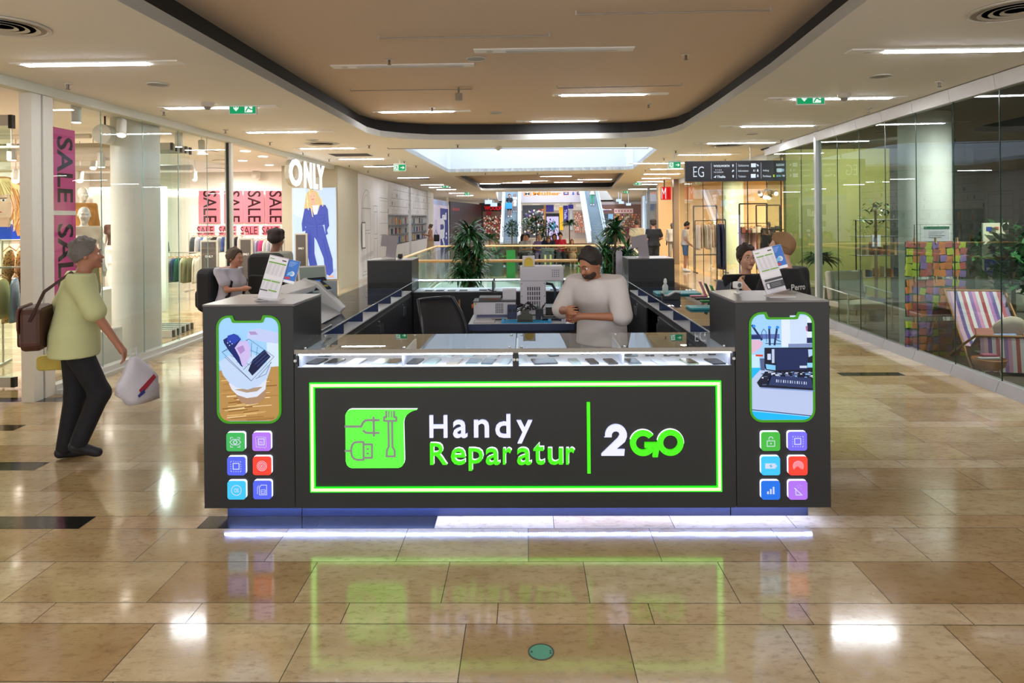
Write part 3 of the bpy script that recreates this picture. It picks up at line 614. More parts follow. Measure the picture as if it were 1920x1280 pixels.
def a_basket(A, X, Z, W, H):
    P = lambda u, v: (X((u - 130) / 640), Z(1 - (v - 70) / 1145))
    A.poly([P(640, 330), P(770, 355), P(770, 610), P(640, 650)], '#cfe2f6'); A.poly([P(440, 215), P(560, 190), P(768, 240), P(768, 360), P(600, 340), P(430, 300)], '#bcc8f0')
    A.poly([P(450, 225), P(520, 225), P(550, 260), P(470, 262)], '#a891c8')
    A.poly([P(132, 655), P(768, 610), P(770, 1000), P(770, 1120), P(750, 1170), P(700, 1212), P(190, 1212), P(150, 1175), P(134, 1130)], '#b48a50')
    r = random.Random(3)
    for k in range(46):
        v = 690 + k * 11 + r.random() * 6; a = 134 + r.random() * 300; bb = min(768, a + 120 + r.random() * 250)
        if v > 1160: a = max(a, 180); bb = min(bb, 720)
        h = r.randint(5, 11); A.poly([P(a, v + 12), P(bb, v - 12), P(bb, v - 12 + h), P(a, v + 12 + h)], r.choice(['#dcb97a', '#8c6032', '#efd9a8', '#a67a40', '#c99b5c', '#7c5228']))
    A.poly([P(300, 900), P(640, 860), P(620, 960), P(540, 1015), P(450, 1028), P(370, 1005)], '#a9876a')
    A.poly([P(240, 790), P(645, 740), P(630, 860), P(540, 940), P(430, 955), P(330, 920), P(270, 860)], '#d9dfef'); A.poly([P(300, 860), P(600, 830), P(540, 880), P(430, 895)], '#a9937c')
    A.poly([P(135, 560), P(400, 380), P(690, 620), P(650, 740), P(560, 820), P(440, 862), P(330, 840), P(240, 780), P(180, 700)], '#bdd3f2')
    bk = '#16204e'
    for l in ([P(172, 448), P(480, 765), P(725, 500), P(460, 305), P(172, 448)], [P(172, 448), P(235, 405)], [P(200, 500), P(480, 765)], [P(260, 480), P(560, 640)], [P(330, 560), P(420, 500)], [P(400, 640), P(560, 480)], [P(490, 340), P(480, 500)], [P(550, 390), P(540, 480)], [P(440, 310), P(440, 420)], [P(460, 420), P(600, 480)], [P(560, 720), P(700, 560)], [P(530, 740), P(640, 690), P(690, 560)]): A.line(l, .0022, bk)
    A.poly([P(188, 310), P(300, 243), P(345, 262), P(378, 305), P(330, 370), P(395, 612), P(375, 600), P(240, 420), P(195, 345)], '#15246a'); A.poly([P(235, 265), P(300, 245), P(345, 265), P(375, 300), P(300, 360), P(230, 330)], '#2440b0')
    for u, v in ((235, 345), (262, 330), (256, 372), (283, 355)): A.circ(*P(u, v), .0035, '#b9d3f5', 8)
    A.poly([P(310, 400), P(360, 330), P(440, 320), P(478, 400), P(470, 500), P(420, 610), P(385, 590), P(360, 500)], '#c7b8ea'); A.poly([P(330, 400), P(400, 370), P(420, 430), P(370, 470)], '#a98ac9')
    A.poly([P(452, 650), P(500, 530), P(625, 420), P(690, 500), P(560, 640), P(495, 705)], '#141c42')
    for k in range(3): A.line([P(500 + k * 25, 560 + k * 22), P(630 + k * 25, 440 + k * 22)], .004, '#34498e')
def a_open(A, X, Z, W, H):
    P = lambda u, v: (X((u - 48) / 645), Z(1 - (v - 65) / 1140))
    A.poly([P(370, 110), P(690, 90), P(690, 420), P(370, 420)], '#dbe7fb'); A.poly([P(460, 80), P(640, 80), P(640, 380), P(460, 380)], '#c7d9f7')
    A.poly([P(50, 280), P(350, 280), P(350, 330), P(50, 335)], '#5a72b8'); A.poly([P(50, 290), P(150, 290), P(150, 335), P(50, 335)], '#1c2a66')
    for a, b in (((60, 185), (160, 340)), ((240, 200), (245, 395)), ((325, 200), (295, 395))):
        A.line([P(*a), P(*b)], .012, '#23305c'); A.circ(*P(a[0] + 20 if a[0] < 100 else a[0] + 4, a[1] + 8), .0095, '#2b8af0', 8)
    A.line([P(165, 330), P(160, 260), P(180, 225), (P(205, 250)), P(210, 360)], .003, '#22305e'); A.line([P(200, 380), P(360, 385)], .004, '#1c264c'); A.line([P(290, 330), P(360, 360)], .004, '#1c264c')
    A.poly([P(440, 385), P(690, 382), P(690, 425), P(440, 425)], '#7a8bb8'); A.poly([P(640, 160), P(692, 160), P(692, 255), P(645, 255)], '#141a36'); A.poly([P(622, 200), P(645, 190), P(645, 250), P(630, 250)], '#b06a94'); A.poly([P(635, 320), P(692, 320), P(692, 378), P(635, 378)], '#1d2a5a')
    A.poly([P(50, 340), P(130, 340), P(172, 370), P(150, 420), P(90, 470), P(50, 500)], '#d9b4ce'); A.rect(*P(50, 640), *P(130, 500), '#c2e4fa'); A.poly([P(92, 497), P(168, 500), P(168, 520), P(92, 517)], '#d8402c')
    A.poly([P(50, 640), P(170, 640), P(50, 760)], '#22b4f2'); A.poly([P(50, 760), P(150, 650), P(692, 700), P(692, 1160), P(50, 1090)], '#b6c6ea')
    A.poly([P(50, 1110), P(692, 1175), P(660, 1200), P(90, 1200), P(55, 1160)], '#1fb6f5'); A.line([P(50, 1092), P(690, 1162)], .005, '#273870')
    A.poly([P(135, 540), P(185, 540), P(190, 670), P(145, 668)], '#53618c')
    A.poly([P(185, 425), P(692, 425), P(692, 690), P(320, 690), P(200, 665), P(183, 640)], '#151a2e'); A.poly([P(290, 437), P(645, 440), P(640, 660), P(315, 668)], '#202b58'); A.poly([P(262, 440), P(290, 440), P(290, 590), P(262, 590)], '#b7c8ea'); A.poly([P(215, 490), P(252, 490), P(252, 555), P(215, 555)], '#c6d4f2'); A.poly([P(195, 600), P(300, 615), P(300, 668), P(205, 655)], '#7cc6f4')
    A.poly([P(645, 445), P(690, 445), P(690, 510), P(650, 530)], '#aeccf5'); A.poly([P(555, 620), P(632, 620), P(632, 645), P(555, 645)], '#c5d3ea'); A.poly([P(635, 590), P(690, 590), P(690, 640), P(635, 640)], '#8fcdf5')
    r = random.Random(5); A.poly([P(100, 800), P(190, 680), P(692, 700), P(692, 885), P(130, 848)], '#1b2033')
    for k in range(70):
        u = 140 + r.random() * 540; v = 680 + r.random() * (60 if u > 240 else 140); A.rect(*P(u, v + 4 + r.random() * 12), *P(min(690, u + 8 + r.random() * 40), v), r.choice(['#aab6d6', '#5c6a96', '#d7e0f4', '#394572', '#0f1426', '#8ab8e6']))
    A.poly([P(250, 722), P(660, 745), P(685, 858), P(215, 820)], '#2d3a66')
    for k in range(14): A.rect(*P(295 + k * 24, 790 + k * 2), *P(295 + k * 24 + (7 if k % 3 else 13), 760 + k * 2), '#b9c6e6')
    A.line([P(130, 848), P(692, 885)], .005, '#6f8ac8')
phone_screen(TL, 408, 526.5, 590.5, 793.5, 436, 494, 601, a_basket, 'screen picture of black phones in a wire basket above a wooden floor')
phone_screen(TR, 1405.5, 1526, 584, 791, 1436, 1495, 594.5, a_open, 'screen picture of an opened phone under repair')
# ================= LEFT SHOP =================
WHT = mat('#e3dfd4', .45, noise=.02); ALU = mat('#c9c8c3', .3, metal=.3); BLK = mat('#161616', .45)
LXW = -5.1
m_ = MB(); m_.box(-5.17, -5.04, 2.2, 18.0, 3.19, CEIL + .002); struct(m_.build('trim_header_left', mat('#cfd0c2', .5, noise=.01)))
m_ = MB(); m_.box(-5.2, -5.0, 7.25, 11.72, 0, .045); m_.box(-5.17, -5.06, 7.25, 11.72, .045, .1); struct(m_.build('trim_sill_left', ALU))
m_ = MB(); m_.box(-5.2, -5.07, 6.93, 7.07, 0, CEIL - .1); m_.box(-5.2, -5.07, 7.1, 7.25, 0, CEIL - .1); struct(m_.build('column_shopfront_left', WHT))
m_ = MB(); m_.box(-5.18, -5.09, 7.07, 7.1, 0, CEIL - .1); struct(m_.build('trim_2', BLK))
m_ = MB(); m_.box(-5.17, -5.06, 11.68, 11.76, 0, CEIL - .1); struct(m_.build('column_shopfront_left', WHT))
m_ = MB(); m_.box(-5.13, -5.1, 11.64, 11.68, 0.1, CEIL - .1); struct(m_.build('trim_3', BLK))
GSH = glass('#f3f8f6', 1.38)
EDG = mat('#9db8b4', .15)
ys = [7.25, 8.15, 9.05, 9.98, 10.9, 11.64]
for i, (a, b) in enumerate(zip(ys, ys[1:])):
    m_ = MB(); m_.quad((-5.115, a + .004, .1), (-5.115, b - .004, .1), (-5.115, b - .004, 3.19), (-5.115, a + .004, 3.19)); g_ = m_.build('window_%d' % (i + 1), GSH); struct(g_)
    if i: m_ = MB(); m_.box(-5.12, -5.11, a - .004, a + .004, .1, 3.19); m_.build('glass_joint', EDG, g_)
# folded glass doors parked inside
for k in range(5):
    y = 10.75 + k * .19; x = -5.95 - .02 * k
    t = T('folding_glass_door', 'folded frameless glass door in the stack behind the left shop glass', 'glass door', (x, y, 0), 0, 'stacked glass doors inside the left shop front')
    m_ = MB(); m_.box(-.33, .33, -.006, .006, .12, 3.0); m_.build('pane', glass('#fafdfc', 1.15), t)
    m_ = MB(); m_.box(-.35, .33, -.02, .02, .01, .12); m_.box(-.35, .33, -.02, .02, 3.0, 3.1); m_.build('rail', ALU, t)
    m_ = MB(); m_.box(.33, .36, -.022, .022, .01, .12); m_.box(.33, .36, -.022, .022, 2.98, 3.1); m_.build('end_cap', BLK, t)
t = T('sliding_glass_door', 'open glass door panel with black end caps at the far left', 'glass door', (-6.35, 7.5, 0))
m_ = MB(); m_.box(-.65, .62, -.006, .006, .12, 2.98); m_.build('pane', glass('#e6f3ee', 1.3), t)
m_ = MB(); m_.box(-.65, .62, -.025, .025, .02, .13); m_.box(-.65, .62, -.025, .025, 2.93, 3.05); m_.build('rail', ALU, t)
m_ = MB(); m_.box(.62, .66, -.028, .028, .02, .13); m_.box(.62, .66, -.028, .028, 2.9, 3.05); m_.build('end_cap', BLK, t)
# shop shell
SW = mat('#dfd6c8', .7, noise=.02)
m_ = MB(); m_.box(-13, -12.9, 2, 20.2, 0, CEIL); struct(m_.build('wall_left', SW))
m_ = MB(); m_.box(-13, -9.0, 13.0, 13.2, 0, CEIL); struct(m_.build('wall_portrait', mat('#cfc2b4', .7)))
m_ = MB(); m_.box(-13, -6.4, 20.0, 20.2, 0, CEIL); struct(m_.build('wall_back', mat('#ece4da', .7)))
m_ = MB(); m_.box(-6.45, -4.96, 18.0, 20.2, 0, CEIL); struct(m_.build('wall_poster', mat('#b5ae98', .6, noise=.01)))
m_ = MB(); m_.box(-12.9, -6.45, 19.96, 20.0, 2.62, 2.74); tag(m_.build('cove_light', mat('#fff4ea', emit=5)), 'glowing strip light along the top of the shop back wall', 'cove light')
m_ = MB(); m_.box(-12.9, -5.2, 2.2, 2.3, 0, CEIL); struct(m_.build('wall_front_left', SW))
m_ = MB(); m_.cyl((-5.5, 9.55, .03), (-5.5, 9.55, CEIL), .31, n=48); m_.cyl((-5.5, 9.55, 0), (-5.5, 9.55, .04), .33, n=48); struct(m_.build('column_left', mat('#d3d4cc', .45, noise=.01), smooth=True))
def lamp(loc, power, col=(1, .95, .88), r=.12, rot=(0, 0, 0), spot=None):
    l = bpy.data.lights.new('lamp', 'SPOT' if spot else 'AREA'); l.energy = power; l.color = col
    if spot: l.spot_size = math.radians(spot); l.spot_blend = .6; l.shadow_soft_size = r
    else: l.shape = 'DISK'; l.size = r * 2
    o = bpy.data.objects.new('interior_fill_light', l); COL.objects.link(o); o.location = loc; o.rotation_euler = rot; return o
# track spotlights in the left shop
k = 0
for (u, v, Y, tilt) in ((143, 212, 7.9, 0), (228, 240, 8.6, 25), (22, 285, 9, 0), (190, 300, 10.5, 0), (335, 262, 10.4, 0), (378, 275, 11.6, 20), (175, 305, 11.5, 25), (30, 330, 11, 30), (365, 330, 16, 30), (150, 330, 12, 30), (60, 290, 11, 20)):
    p = at(u, v, Y); k += 1
    t = T('track_spotlight', 'white cylinder spotlight hanging inside the left shop', 'spotlight', (p.x, Y, p.z), 0, 'cylinder spotlights in the left shop')
    R_ = RX(-tilt) @ RY(-tilt * .5); m_ = MB(); m_.cyl((0, 0, .09), (0, 0, CEIL - p.z), .008, n=6); m_.build('stem', ALU, t)
    m_ = MB(); m_.cyl(R_ @ Vector((0, 0, .11)), R_ @ Vector((0, 0, -.11)), .055, n=18); m_.build('lamp_head', mat('#d9d6ce', .4), t)
    m_ = MB(); m_.cyl(R_ @ Vector((0, 0, -.111)), R_ @ Vector((0, 0, -.114)), .045, n=16); m_.build('lens', mat('#fff3e2', emit=14), t)
for (x, y, p) in ((-7.6, 8.2, 150), (-10.2, 9.2, 170), (-7.0, 12.8, 190), (-10.5, 11.5, 150), (-7.2, 16.2, 240), (-10.0, 17.0, 240), (-6.6, 14.0, 80), (-8.5, 18.6, 260)):  # fill lamps with made-up rims, added to brighten the shop interior
    lamp((x, y, CEIL - .08), p * (.75 if y < 13 else .3), r=.2)
    m_ = MB(); m_.lathe([(.24, 0), (.26, -.02), (.23, -.02)], (x, y, CEIL + .001), n=28); tag(m_.build('round_downlight', mat('#efe9dd', .4)), 'round downlight added to brighten the left shop', 'downlight', 'downlights added to brighten the left shop')
# pipes and ducts
def pipe(a, b, r, label, colr='#cbbfae'):
    m_ = MB(); m_.cyl(a, b, r, n=14); tag(m_.build('ceiling_pipe', mat(colr, .5)), label, 'pipe')
pipe((-12.8, 10.6, 2.95), (-5.9, 10.6, 2.95), .14, 'thick cream air duct across the left shop ceiling'); pipe((-12.8, 9.8, 3.1), (-6.3, 9.8, 3.1), .035, 'thin pipe beside the cream air duct')
pipe((-12.8, 12.0, 2.8), (-5.9, 12.0, 2.8), .05, 'thin pipe low under the left shop ceiling, behind the duct'); pipe((-12.8, 8.9, 2.85), (-6.6, 8.9, 2.85), .02, 'long spotlight rail in the left shop')
pipe((-8.8, 7, 3.12), (-8.8, 13, 3.12), .05, 'pipe running back under the left shop ceiling')
t = T('wall_speaker', 'round white fan-like speaker under the left shop ceiling', 'speaker', at(197, 252, 9.2)); m_ = MB(); m_.cyl((0, -.08, 0), (0, .12, 0), .13, n=24); m_.build('body', WHT, t); m_ = MB(); m_.cyl((0, 0, .12), (0, 0, .4), .012, n=6); m_.build('bracket', BLK, t)
p = at(480, 328, 19.8); t = T('wall_speaker', 'white speaker high on the shop back wall above the sale posters', 'speaker', p); m_ = MB(); m_.lathe([(.06, -.13), (.12, -.08), (.13, .05), (.09, .14)], n=20); m_.build('body', WHT, t, smooth=True); m_ = MB(); m_.box(-.02, .02, 0, .19, -.02, .02); m_.build('bracket', ALU, t)
# downlights near the entrance (pinkish ceiling)
for (u, v) in ((460, 283), (455, 301), (493, 293), (505, 309), (510, 283), (380, 288)):
    q = onz(u, v, CEIL); m_ = MB(); m_.cyl(q, q + Vector((0, 0, -.01)), .1, n=20); tag(m_.build('round_downlight', mat('#fff0ea', emit=6)), 'small glowing round downlight in the entrance ceiling of the left shop', 'downlight', 'downlights at the left shop entrance')
# --- posters ---
def panel(name, label, cat, W, H, depth, art, loc, rz=0, emit=0, frame='#dddddd', group=None, rough=.4):
    """framed flat panel; origin at the lower left corner of the face"""
    t = T(name, label, cat, loc, rz, group); m_ = MB(); m_.box(-.01, W + .01, .002, depth, -.01, H + .01); m_.build('case', mat(frame, .5), t)
    A = Art(.0008); art(A, W, H); A.build('print', attr_mat(emit, rough), t); return t
def a_portrait(A, W, H):
    A.rect(0, 0, W, H, '#dfe6f5'); P = lambda x, y: (W * x, H * y)
    r = random.Random(2)
    A.poly([P(.05, 0), P(.3, .45), P(.45, .3), P(.75, .1), P(.8, 0)], '#2347b0'); A.poly([P(.3, .45), P(.15, .2), P(.0, 0), P(.3, 0)], '#3f6ad6')
    A.circ(*P(.43, .66), W * .3, '#b0703a', 30, H * .36); A.poly([P(.6, .8), P(.78, .5), P(.86, .1), P(.6, .05), P(.52, .4)], '#c08a50')
    A.circ(*P(.40, .58), W * .19, '#e7b698', 26, H * .3); A.poly([P(.3, .35), P(.5, .35), P(.52, .2), P(.28, .2)], '#d9a386')
    A.poly([P(.16, .86), P(.3, .99), P(.5, .99), P(.64, .86), P(.62, .7), P(.5, .74), P(.4, .71), P(.28, .74), P(.18, .68)], '#e6c180')
    for k in range(60):
        s = r.random(); x = .56 + s * .24; A.line([P(x - .05, .85 - s * .1), P(x + .04 * r.random(), .5), P(x + .02 - r.random() * .1, .12 + r.random() * .2)], W * .006, r.choice(['#e8c48a', '#a0622e', '#c98f4e', '#7e4a22', '#d9a862']))
    for k in range(34): x = .18 + r.random() * .44; A.line([P(.4 + (x - .4) * .4, .97), P(x, .72)], W * .006, r.choice(['#f0d69c', '#cfa160', '#b98548']))
    for x in (.34, .5): A.circ(*P(x, .63), W * .03, '#f1f1f0', 12, H * .016); A.circ(*P(x, .63), W * .014, '#33454f', 10, H * .018); A.line([P(x - .04, .66), P(x + .04, .665)], H * .014, '#5d3a28')
    A.poly([P(.36, .44), P(.42, .465), P(.49, .44), P(.42, .41)], '#b3434a'); A.line([P(.41, .6), P(.4, .51), P(.44, .505)], W * .006, '#c58a70')
a0 = at(-62, 449, 12.95); b0 = at(98, 332, 12.95)
panel('portrait_lightbox', 'large glowing portrait of a blonde woman in the left shop', 'poster', b0.x - a0.x, b0.z - a0.z, .05, lambda A, W, H: a_portrait(A, W, H), (a0.x, 12.93, a0.z), emit=.62)
def a_model(A, W, H):
    P = lambda u, v: ((u - 1143) / 362 * W, (1122 - v) / 790 * H)
    A.rect(0, 0, W, H, '#c4d9f3'); A.poly([P(1143, 1122), P(1505, 1122), P(1505, 1035), P(1143, 1035)], '#b3c6e6')
    A.poly([P(1150, 335), P(1260, 335), P(1240, 600), P(1150, 560)], '#d3e3f7')
    bl = '#4a58ae'; dk = '#3a4790'
    A.poly([P(1260, 380), P(1300, 338), P(1350, 365), P(1380, 430), P(1410, 500), P(1400, 545), P(1370, 500), P(1330, 560), P(1290, 560), P(1270, 520), P(1240, 510), P(1250, 450)], '#d9bf86')
    A.poly([P(1285, 380), P(1335, 365), P(1345, 420), P(1325, 455), P(1300, 450), P(1280, 420)], '#e7b99b'); A.poly([P(1300, 440), P(1335, 440), P(1350, 520), P(1325, 560), P(1300, 500)], '#e3b395')
    A.poly([P(1310, 485), P(1365, 480), P(1345, 560), P(1325, 565)], '#eef2fa')
    A.poly([P(1245, 510), P(1300, 505), P(1325, 565), P(1350, 560), P(1375, 480), P(1420, 480), P(1440, 520), P(1450, 660), P(1430, 700), P(1440, 730), P(1420, 745), P(1410, 650), P(1390, 660), P(1250, 665), P(1255, 700), P(1225, 710), P(1220, 640)], bl)
    A.poly([P(1255, 665), P(1400, 660), P(1430, 780), P(1475, 950), P(1480, 1060), P(1450, 1095), P(1415, 1080), P(1400, 940), P(1345, 790), P(1325, 760), P(1325, 900), P(1355, 1040), P(1340, 1055), P(1290, 1055), P(1275, 950), P(1240, 800)], bl)
    for l in ([P(1325, 565), P(1345, 660), P(1350, 760)], [P(1250, 620), P(1340, 665), P(1420, 620)], [P(1240, 560), P(1245, 660)], [P(1420, 560), P(1400, 640)], [P(1290, 700), P(1280, 900)], [P(1400, 780), P(1440, 960)], [P(1365, 570), P(1415, 565)], [P(1365, 600), P(1410, 600)]): A.line(l, W * .008, dk)
    A.poly([P(1440, 1095), P(1480, 1088), P(1490, 1110), P(1440, 1108)], '#e3ad90')
    for q in ((1262, 420), (1265, 480), (1385, 450), (1300, 540), (1350, 345), (1280, 350)): A.line([P(q[0], q[1] - 40), P(q[0] + 14, q[1] + 40)], W * .02, '#f0dca6')
    A.circ(*P(1302, 405), W * .008, '#3a3a4a', 8); A.circ(*P(1328, 402), W * .008, '#3a3a4a', 8); A.line([P(1305, 432), P(1326, 429)], W * .012, '#c03a4a')
    A.text('ONLY', *P(1285, 1095), *P(1420, 1060), '#f4f8ff', .02)
a0 = at(550, 523, 17.95); b0 = at(629.5, 352, 17.95)
panel('fashion_poster_lightbox', 'tall glowing poster of a blonde model in a blue suit', 'poster', b0.x - a0.x, b0.z - a0.z, .05, a_model, (a0.x, 17.93, a0.z), emit=.62)
def a_sale_v(c1='#f58b96', c2='#3c1218'):
    def f(A, W, H):
        A.rect(0, 0, W, H, c1); A.text('SALE', W * .2, H * .02, W * .85, H * 1.0, c2, .01, rot=-90)
    return f
def a_sale_h(A, W, H): A.rect(W * .05, 0, W, H, '#f4808c'); A.text('SALE', 0, H * .1, W * .92, H * .9, '#4a1218', .0)
for k, (u0, u1, l) in enumerate(((372, 410, 'leftmost, behind glass'), (419, 453, 'second from the left'), (456, 493, 'third from the left'), (497, 532, 'rightmost'))):
    a0 = at(u0, 418, 19.9); b0 = at(u1, 357.5, 19.9); panel('sale_poster', 'tall pink sale poster high on the shop back wall, ' + l, 'poster', b0.x - a0.x, b0.z - a0.z, .03, a_sale_v(), (a0.x, 19.955, a0.z), emit=.5, frame='#f58b96', group='tall sale posters in the left shop')
for k, (u0, u1, l) in enumerate(((367, 400, 'leftmost'), (408, 441, 'second from the left'), (449, 483, 'third from the left'), (489, 523, 'rightmost'))):
    a0 = at(u0, 441, 19.9); b0 = at(u1, 423, 19.9); panel('sale_card', 'small pink sale card below the tall sale posters, ' + l, 'sign', b0.x - a0.x, b0.z - a0.z, .02, a_sale_h, (a0.x, 19.98, a0.z), emit=.5, frame='#f4d8d8', group='small sale cards in the left shop')
# hanging SALE banner behind the glass, facing the mall
t = T('sale_banner', 'tall magenta sale banner hanging behind the left shop glass', 'banner', (-5.17, 7.36, 0), PI / 2)
for zz0, zz1 in ((1.98, 2.9), (.95, 1.93)):
    A = Art(.001); A.rect(0, zz0, .395, zz1, '#c8447f'); A.text('SALE', .09, zz0 + .1 * (zz1 - zz0), .355, zz0 + .9 * (zz1 - zz0), '#221620', .02, rot=-90); o = A.build('sheet', attr_mat(.3, .5), t); m_ = MB(); m_.box(0, .395, .001, .004, zz0, zz1); m_.build('backing', mat('#b53c74'), t)  # sheets given emission to brighten the print; the banner is no lamp
m_ = MB(); m_.box(0, .395, -.004, .004, 1.93, 1.98); m_.cyl((.05, 0, 2.9), (.05, 0, CEIL), .002, n=5); m_.cyl((.34, 0, 2.9), (.34, 0, CEIL), .002, n=5); m_.build('hanger_bar', mat('#e9e0dc', .4), t)
# ONLY sign letters facing the mall
t = T('illuminated_shop_sign', 'large glowing white ONLY lettering above the left shop entrance', 'sign', (-5.02, 14.3, 0), PI / 2)
z0, z1 = 2.58, 3.17
for ch, a, b in (('O', 0, .82), ('N', .98, 1.5), ('L', 1.64, 1.96), ('Y', 1.93, 2.5)):
    vs, fs, xa, xb, ya, yb = tgeo(ch, .03, 1, .5); m_ = MB(); m_.add([(a + (p[0] - xa) / (xb - xa) * (b - a), -.06 + p[2] * -.02, z0 + (p[1] - ya) / (yb - ya) * (z1 - z0)) for p in vs], fs); l_ = m_.build('letter_face', mat('#f2f8ff', emit=1.2), t)
    m_ = MB(); m_.add([(a + (p[0] - xa) / (xb - xa) * (b - a), .0 + p[2] * -.1, z0 + (p[1] - ya) / (yb - ya) * (z1 - z0)) for p in vs], fs); m_.build('letter_side', mat('#b9b6a6', .5), l_)
m_ = MB(); m_.box(.1, 2.4, -.01, .02, 3.14, 3.2); m_.build('mount', WHT, t)
# security gates
for (u0, u1, v0, v1, l) in ((376, 409, 450, 566, 'security gate panel reading ONLY behind the shop glass'), (449, 474, 446, 562, 'dark security gate panel reading ONLY, left of the shop entrance'), (511, 533, 441, 556, 'dark security gate panel reading ONLY, half hidden by the person with a backpack'), (553, 576.5, 437, 546, 'dark security gate panel reading ONLY in front of the model poster')):
    Y = 2368 / (v1 - 412.5); a0 = at(u0, v1, Y); b0 = at(u1, v0, Y); W = b0.x - a0.x; H = b0.z
    t = T('security_gate', l, 'security gate', (a0.x, Y, 0)); m_ = MB(); m_.box(0, W, 0, .04, 0, H); m_.build('frame', mat('#b8b4a8', .3, metal=.3), t, bev=.006)
    m_ = MB(); m_.box(-.04, W + .04, -.12, .16, 0, .03); m_.build('base', ALU, t)
    A = Art(.001); A.rect(.035, .05, W - .05, H - .04, '#4a4542'); A.text('ONLY', W * .28, H * .72, W * .72, H * .755, '#e9e6e2', .02); A.build('panel', attr_mat(0, .5), t).location = (0, -.002, 0)
# --- clothes ---
def garment(loc, rz, L, Wd, colr, label, group, kind='top', cat='garment', dots=False):
    t = T('hanging_garment', label, cat, loc, rz, group); r = random
    # cross-section varies downward; seen edge-on or flat
    prof = [(.05, .0), (.2, -.05), (.21, -.12), (.19, -.3)] if kind == 'top' else [(.08, 0), (.16, -.06), (.16, -.15)]
    m_ = MB(); n = 14; vs = []; rows = 8
    for i in range(rows + 1):
        f = i / rows; z = -.03 - f * L; hw = (Wd * .5) * (.55 + .45 * min(1, f * 6)) * (1 + .12 * f); th = .022 + .022 * f
        for j in range(n):
            a = 2 * PI * j / n; ww = 1 + .18 * math.sin(5 * a + i * .3 + L * 9) * f; vs.append((hw * math.cos(a), th * math.sin(a) * ww, z - (.03 * (abs(math.cos(a)) ** 2) if i == 0 else 0)))
    m_.add(vs, [(i * n + j, (i + 1) * n + j, (i + 1) * n + (j + 1) % n, i * n + (j + 1) % n) for i in range(rows) for j in range(n)] + [tuple(range(n)), tuple(rows * n + j for j in range(n - 1, -1, -1))])
    m_.build('fabric', dotmat() if dots else mat(colr, .85, noise=.12, scale=14), t, smooth=2)
    m_ = MB(); m_.tube([(-Wd * .42, 0, -.04), (0, 0, .015), (Wd * .42, 0, -.04)], .008, 6); m_.tube([(0, 0, .01), (0, 0, .05), (.02, 0, .075), (.0, 0, .095)], .003, 5); m_.build('hanger', mat('#c98f55', .5), t)
    return t
def dotmat():
    if 'dot' in _M: return _M['dot']
    m = bpy.data.materials.new('spotted_fabric'); m.use_nodes = True; nt = m.node_tree; b = nt.nodes['Principled BSDF']; v = nt.nodes.new('ShaderNodeTexVoronoi'); v.inputs['Scale'].default_value = 34; tc = nt.nodes.new('ShaderNodeTexCoord'); nt.links.new(tc.outputs['Object'], v.inputs['Vector'])
    r = nt.nodes.new('ShaderNodeValToRGB'); r.color_ramp.elements[0].position = .32; r.color_ramp.elements[0].color = lin('#2d2218'); r.color_ramp.elements[1].position = .38; r.color_ramp.elements[1].color = lin('#cfa873')
    nt.links.new(v.outputs['Distance'], r.inputs[0]); nt.links.new(r.outputs[0], b.inputs['Base Color']); b.inputs['Roughness'].default_value = .8; _M['dot'] = m; return m
def rack(loc, rz, L, H, label, colr='#cfc8bc'):
    t = T('clothes_rack', label, 'clothes rack', loc, rz); m_ = MB(); m_.cyl((-L / 2, 0, H), (L / 2, 0, H), .012, n=8); m_.build('rail', mat(colr, .35, metal=.2), t)
    for s in (-1, 1): m_ = MB(); m_.cyl((s * L / 2, 0, 0), (s * L / 2, 0, H), .013, n=8); m_.box(s * L / 2 - .02, s * L / 2 + .02, -.25, .25, 0, .025); m_.build('leg', mat(colr, .35, metal=.2), t)
    return t
def filled_rack(loc, rz, L, H, n, cols, GL_, Wd, label, glabel, group, dots=False, frame='#cfc8bc'):
    rack(loc, rz, L, H, label, frame); d = Matrix.Rotation(rz, 3, 'Z') @ Vector((1, 0, 0))
    for i in range(n):
        p = Vector(loc) + d * ((i + .5) / n - .5) * (L * .92); garment((p.x, p.y, H - .095), rz + PI / 2 + random.uniform(-.2, .2), GL_ * random.uniform(.92, 1.05), Wd, cols[i % len(cols)], glabel, group, dots=dots)
filled_rack((-6.62, 8.9, 0), .35, .5, 1.62, 4, ['#b99a6a'], 1.0, .4, 'rack of long spotted dresses at the far left of the shop', 'long tan dress with black spots on the left shop rack', 'spotted dresses on the left rack', dots=True)
filled_rack((-6.15, 8.0, 0), .5, .55, 1.32, 4, ['#e9e2cf', '#e6cf8a', '#8aa0b0', '#efe9dc'], .5, .42, 'low rack of pale tops at the left edge of the picture', 'pale top hanging on the low rack at the left edge', 'pale tops at the left edge')
filled_rack((-7.15, 11.0, 0), .2, .5, 1.5, 4, ['#b99a6a', '#3a3a44'], .8, .4, 'rack with spotted dresses beside the white shop column', 'tan dress with black spots beside the white shop column', 'spotted dresses beside the column', dots=True)
filled_rack((-8.3, 16.2, 0), .0, 1.15, 1.1, 11, ['#6e6a46', '#d9d2b8', '#c5bfae', '#b9a9b0', '#33548e', '#2d6a56', '#cfc7a8', '#8d8a60'], .6, .38, 'long low rack of muted clothes in the middle of the left shop', 'muted coloured garment on the long low rack', 'garments on the long low rack')
filled_rack((-8.2, 18.0, 0), .0, 1.5, 1.55, 12, ['#2b2b2e', '#d9d4cc', '#3f5d94', '#e7e2da', '#aa9f92'], .42, .38, 'high rack of dark and pale tops behind the long low rack', 'top on the high rack behind the low rack', 'tops on the high rack')
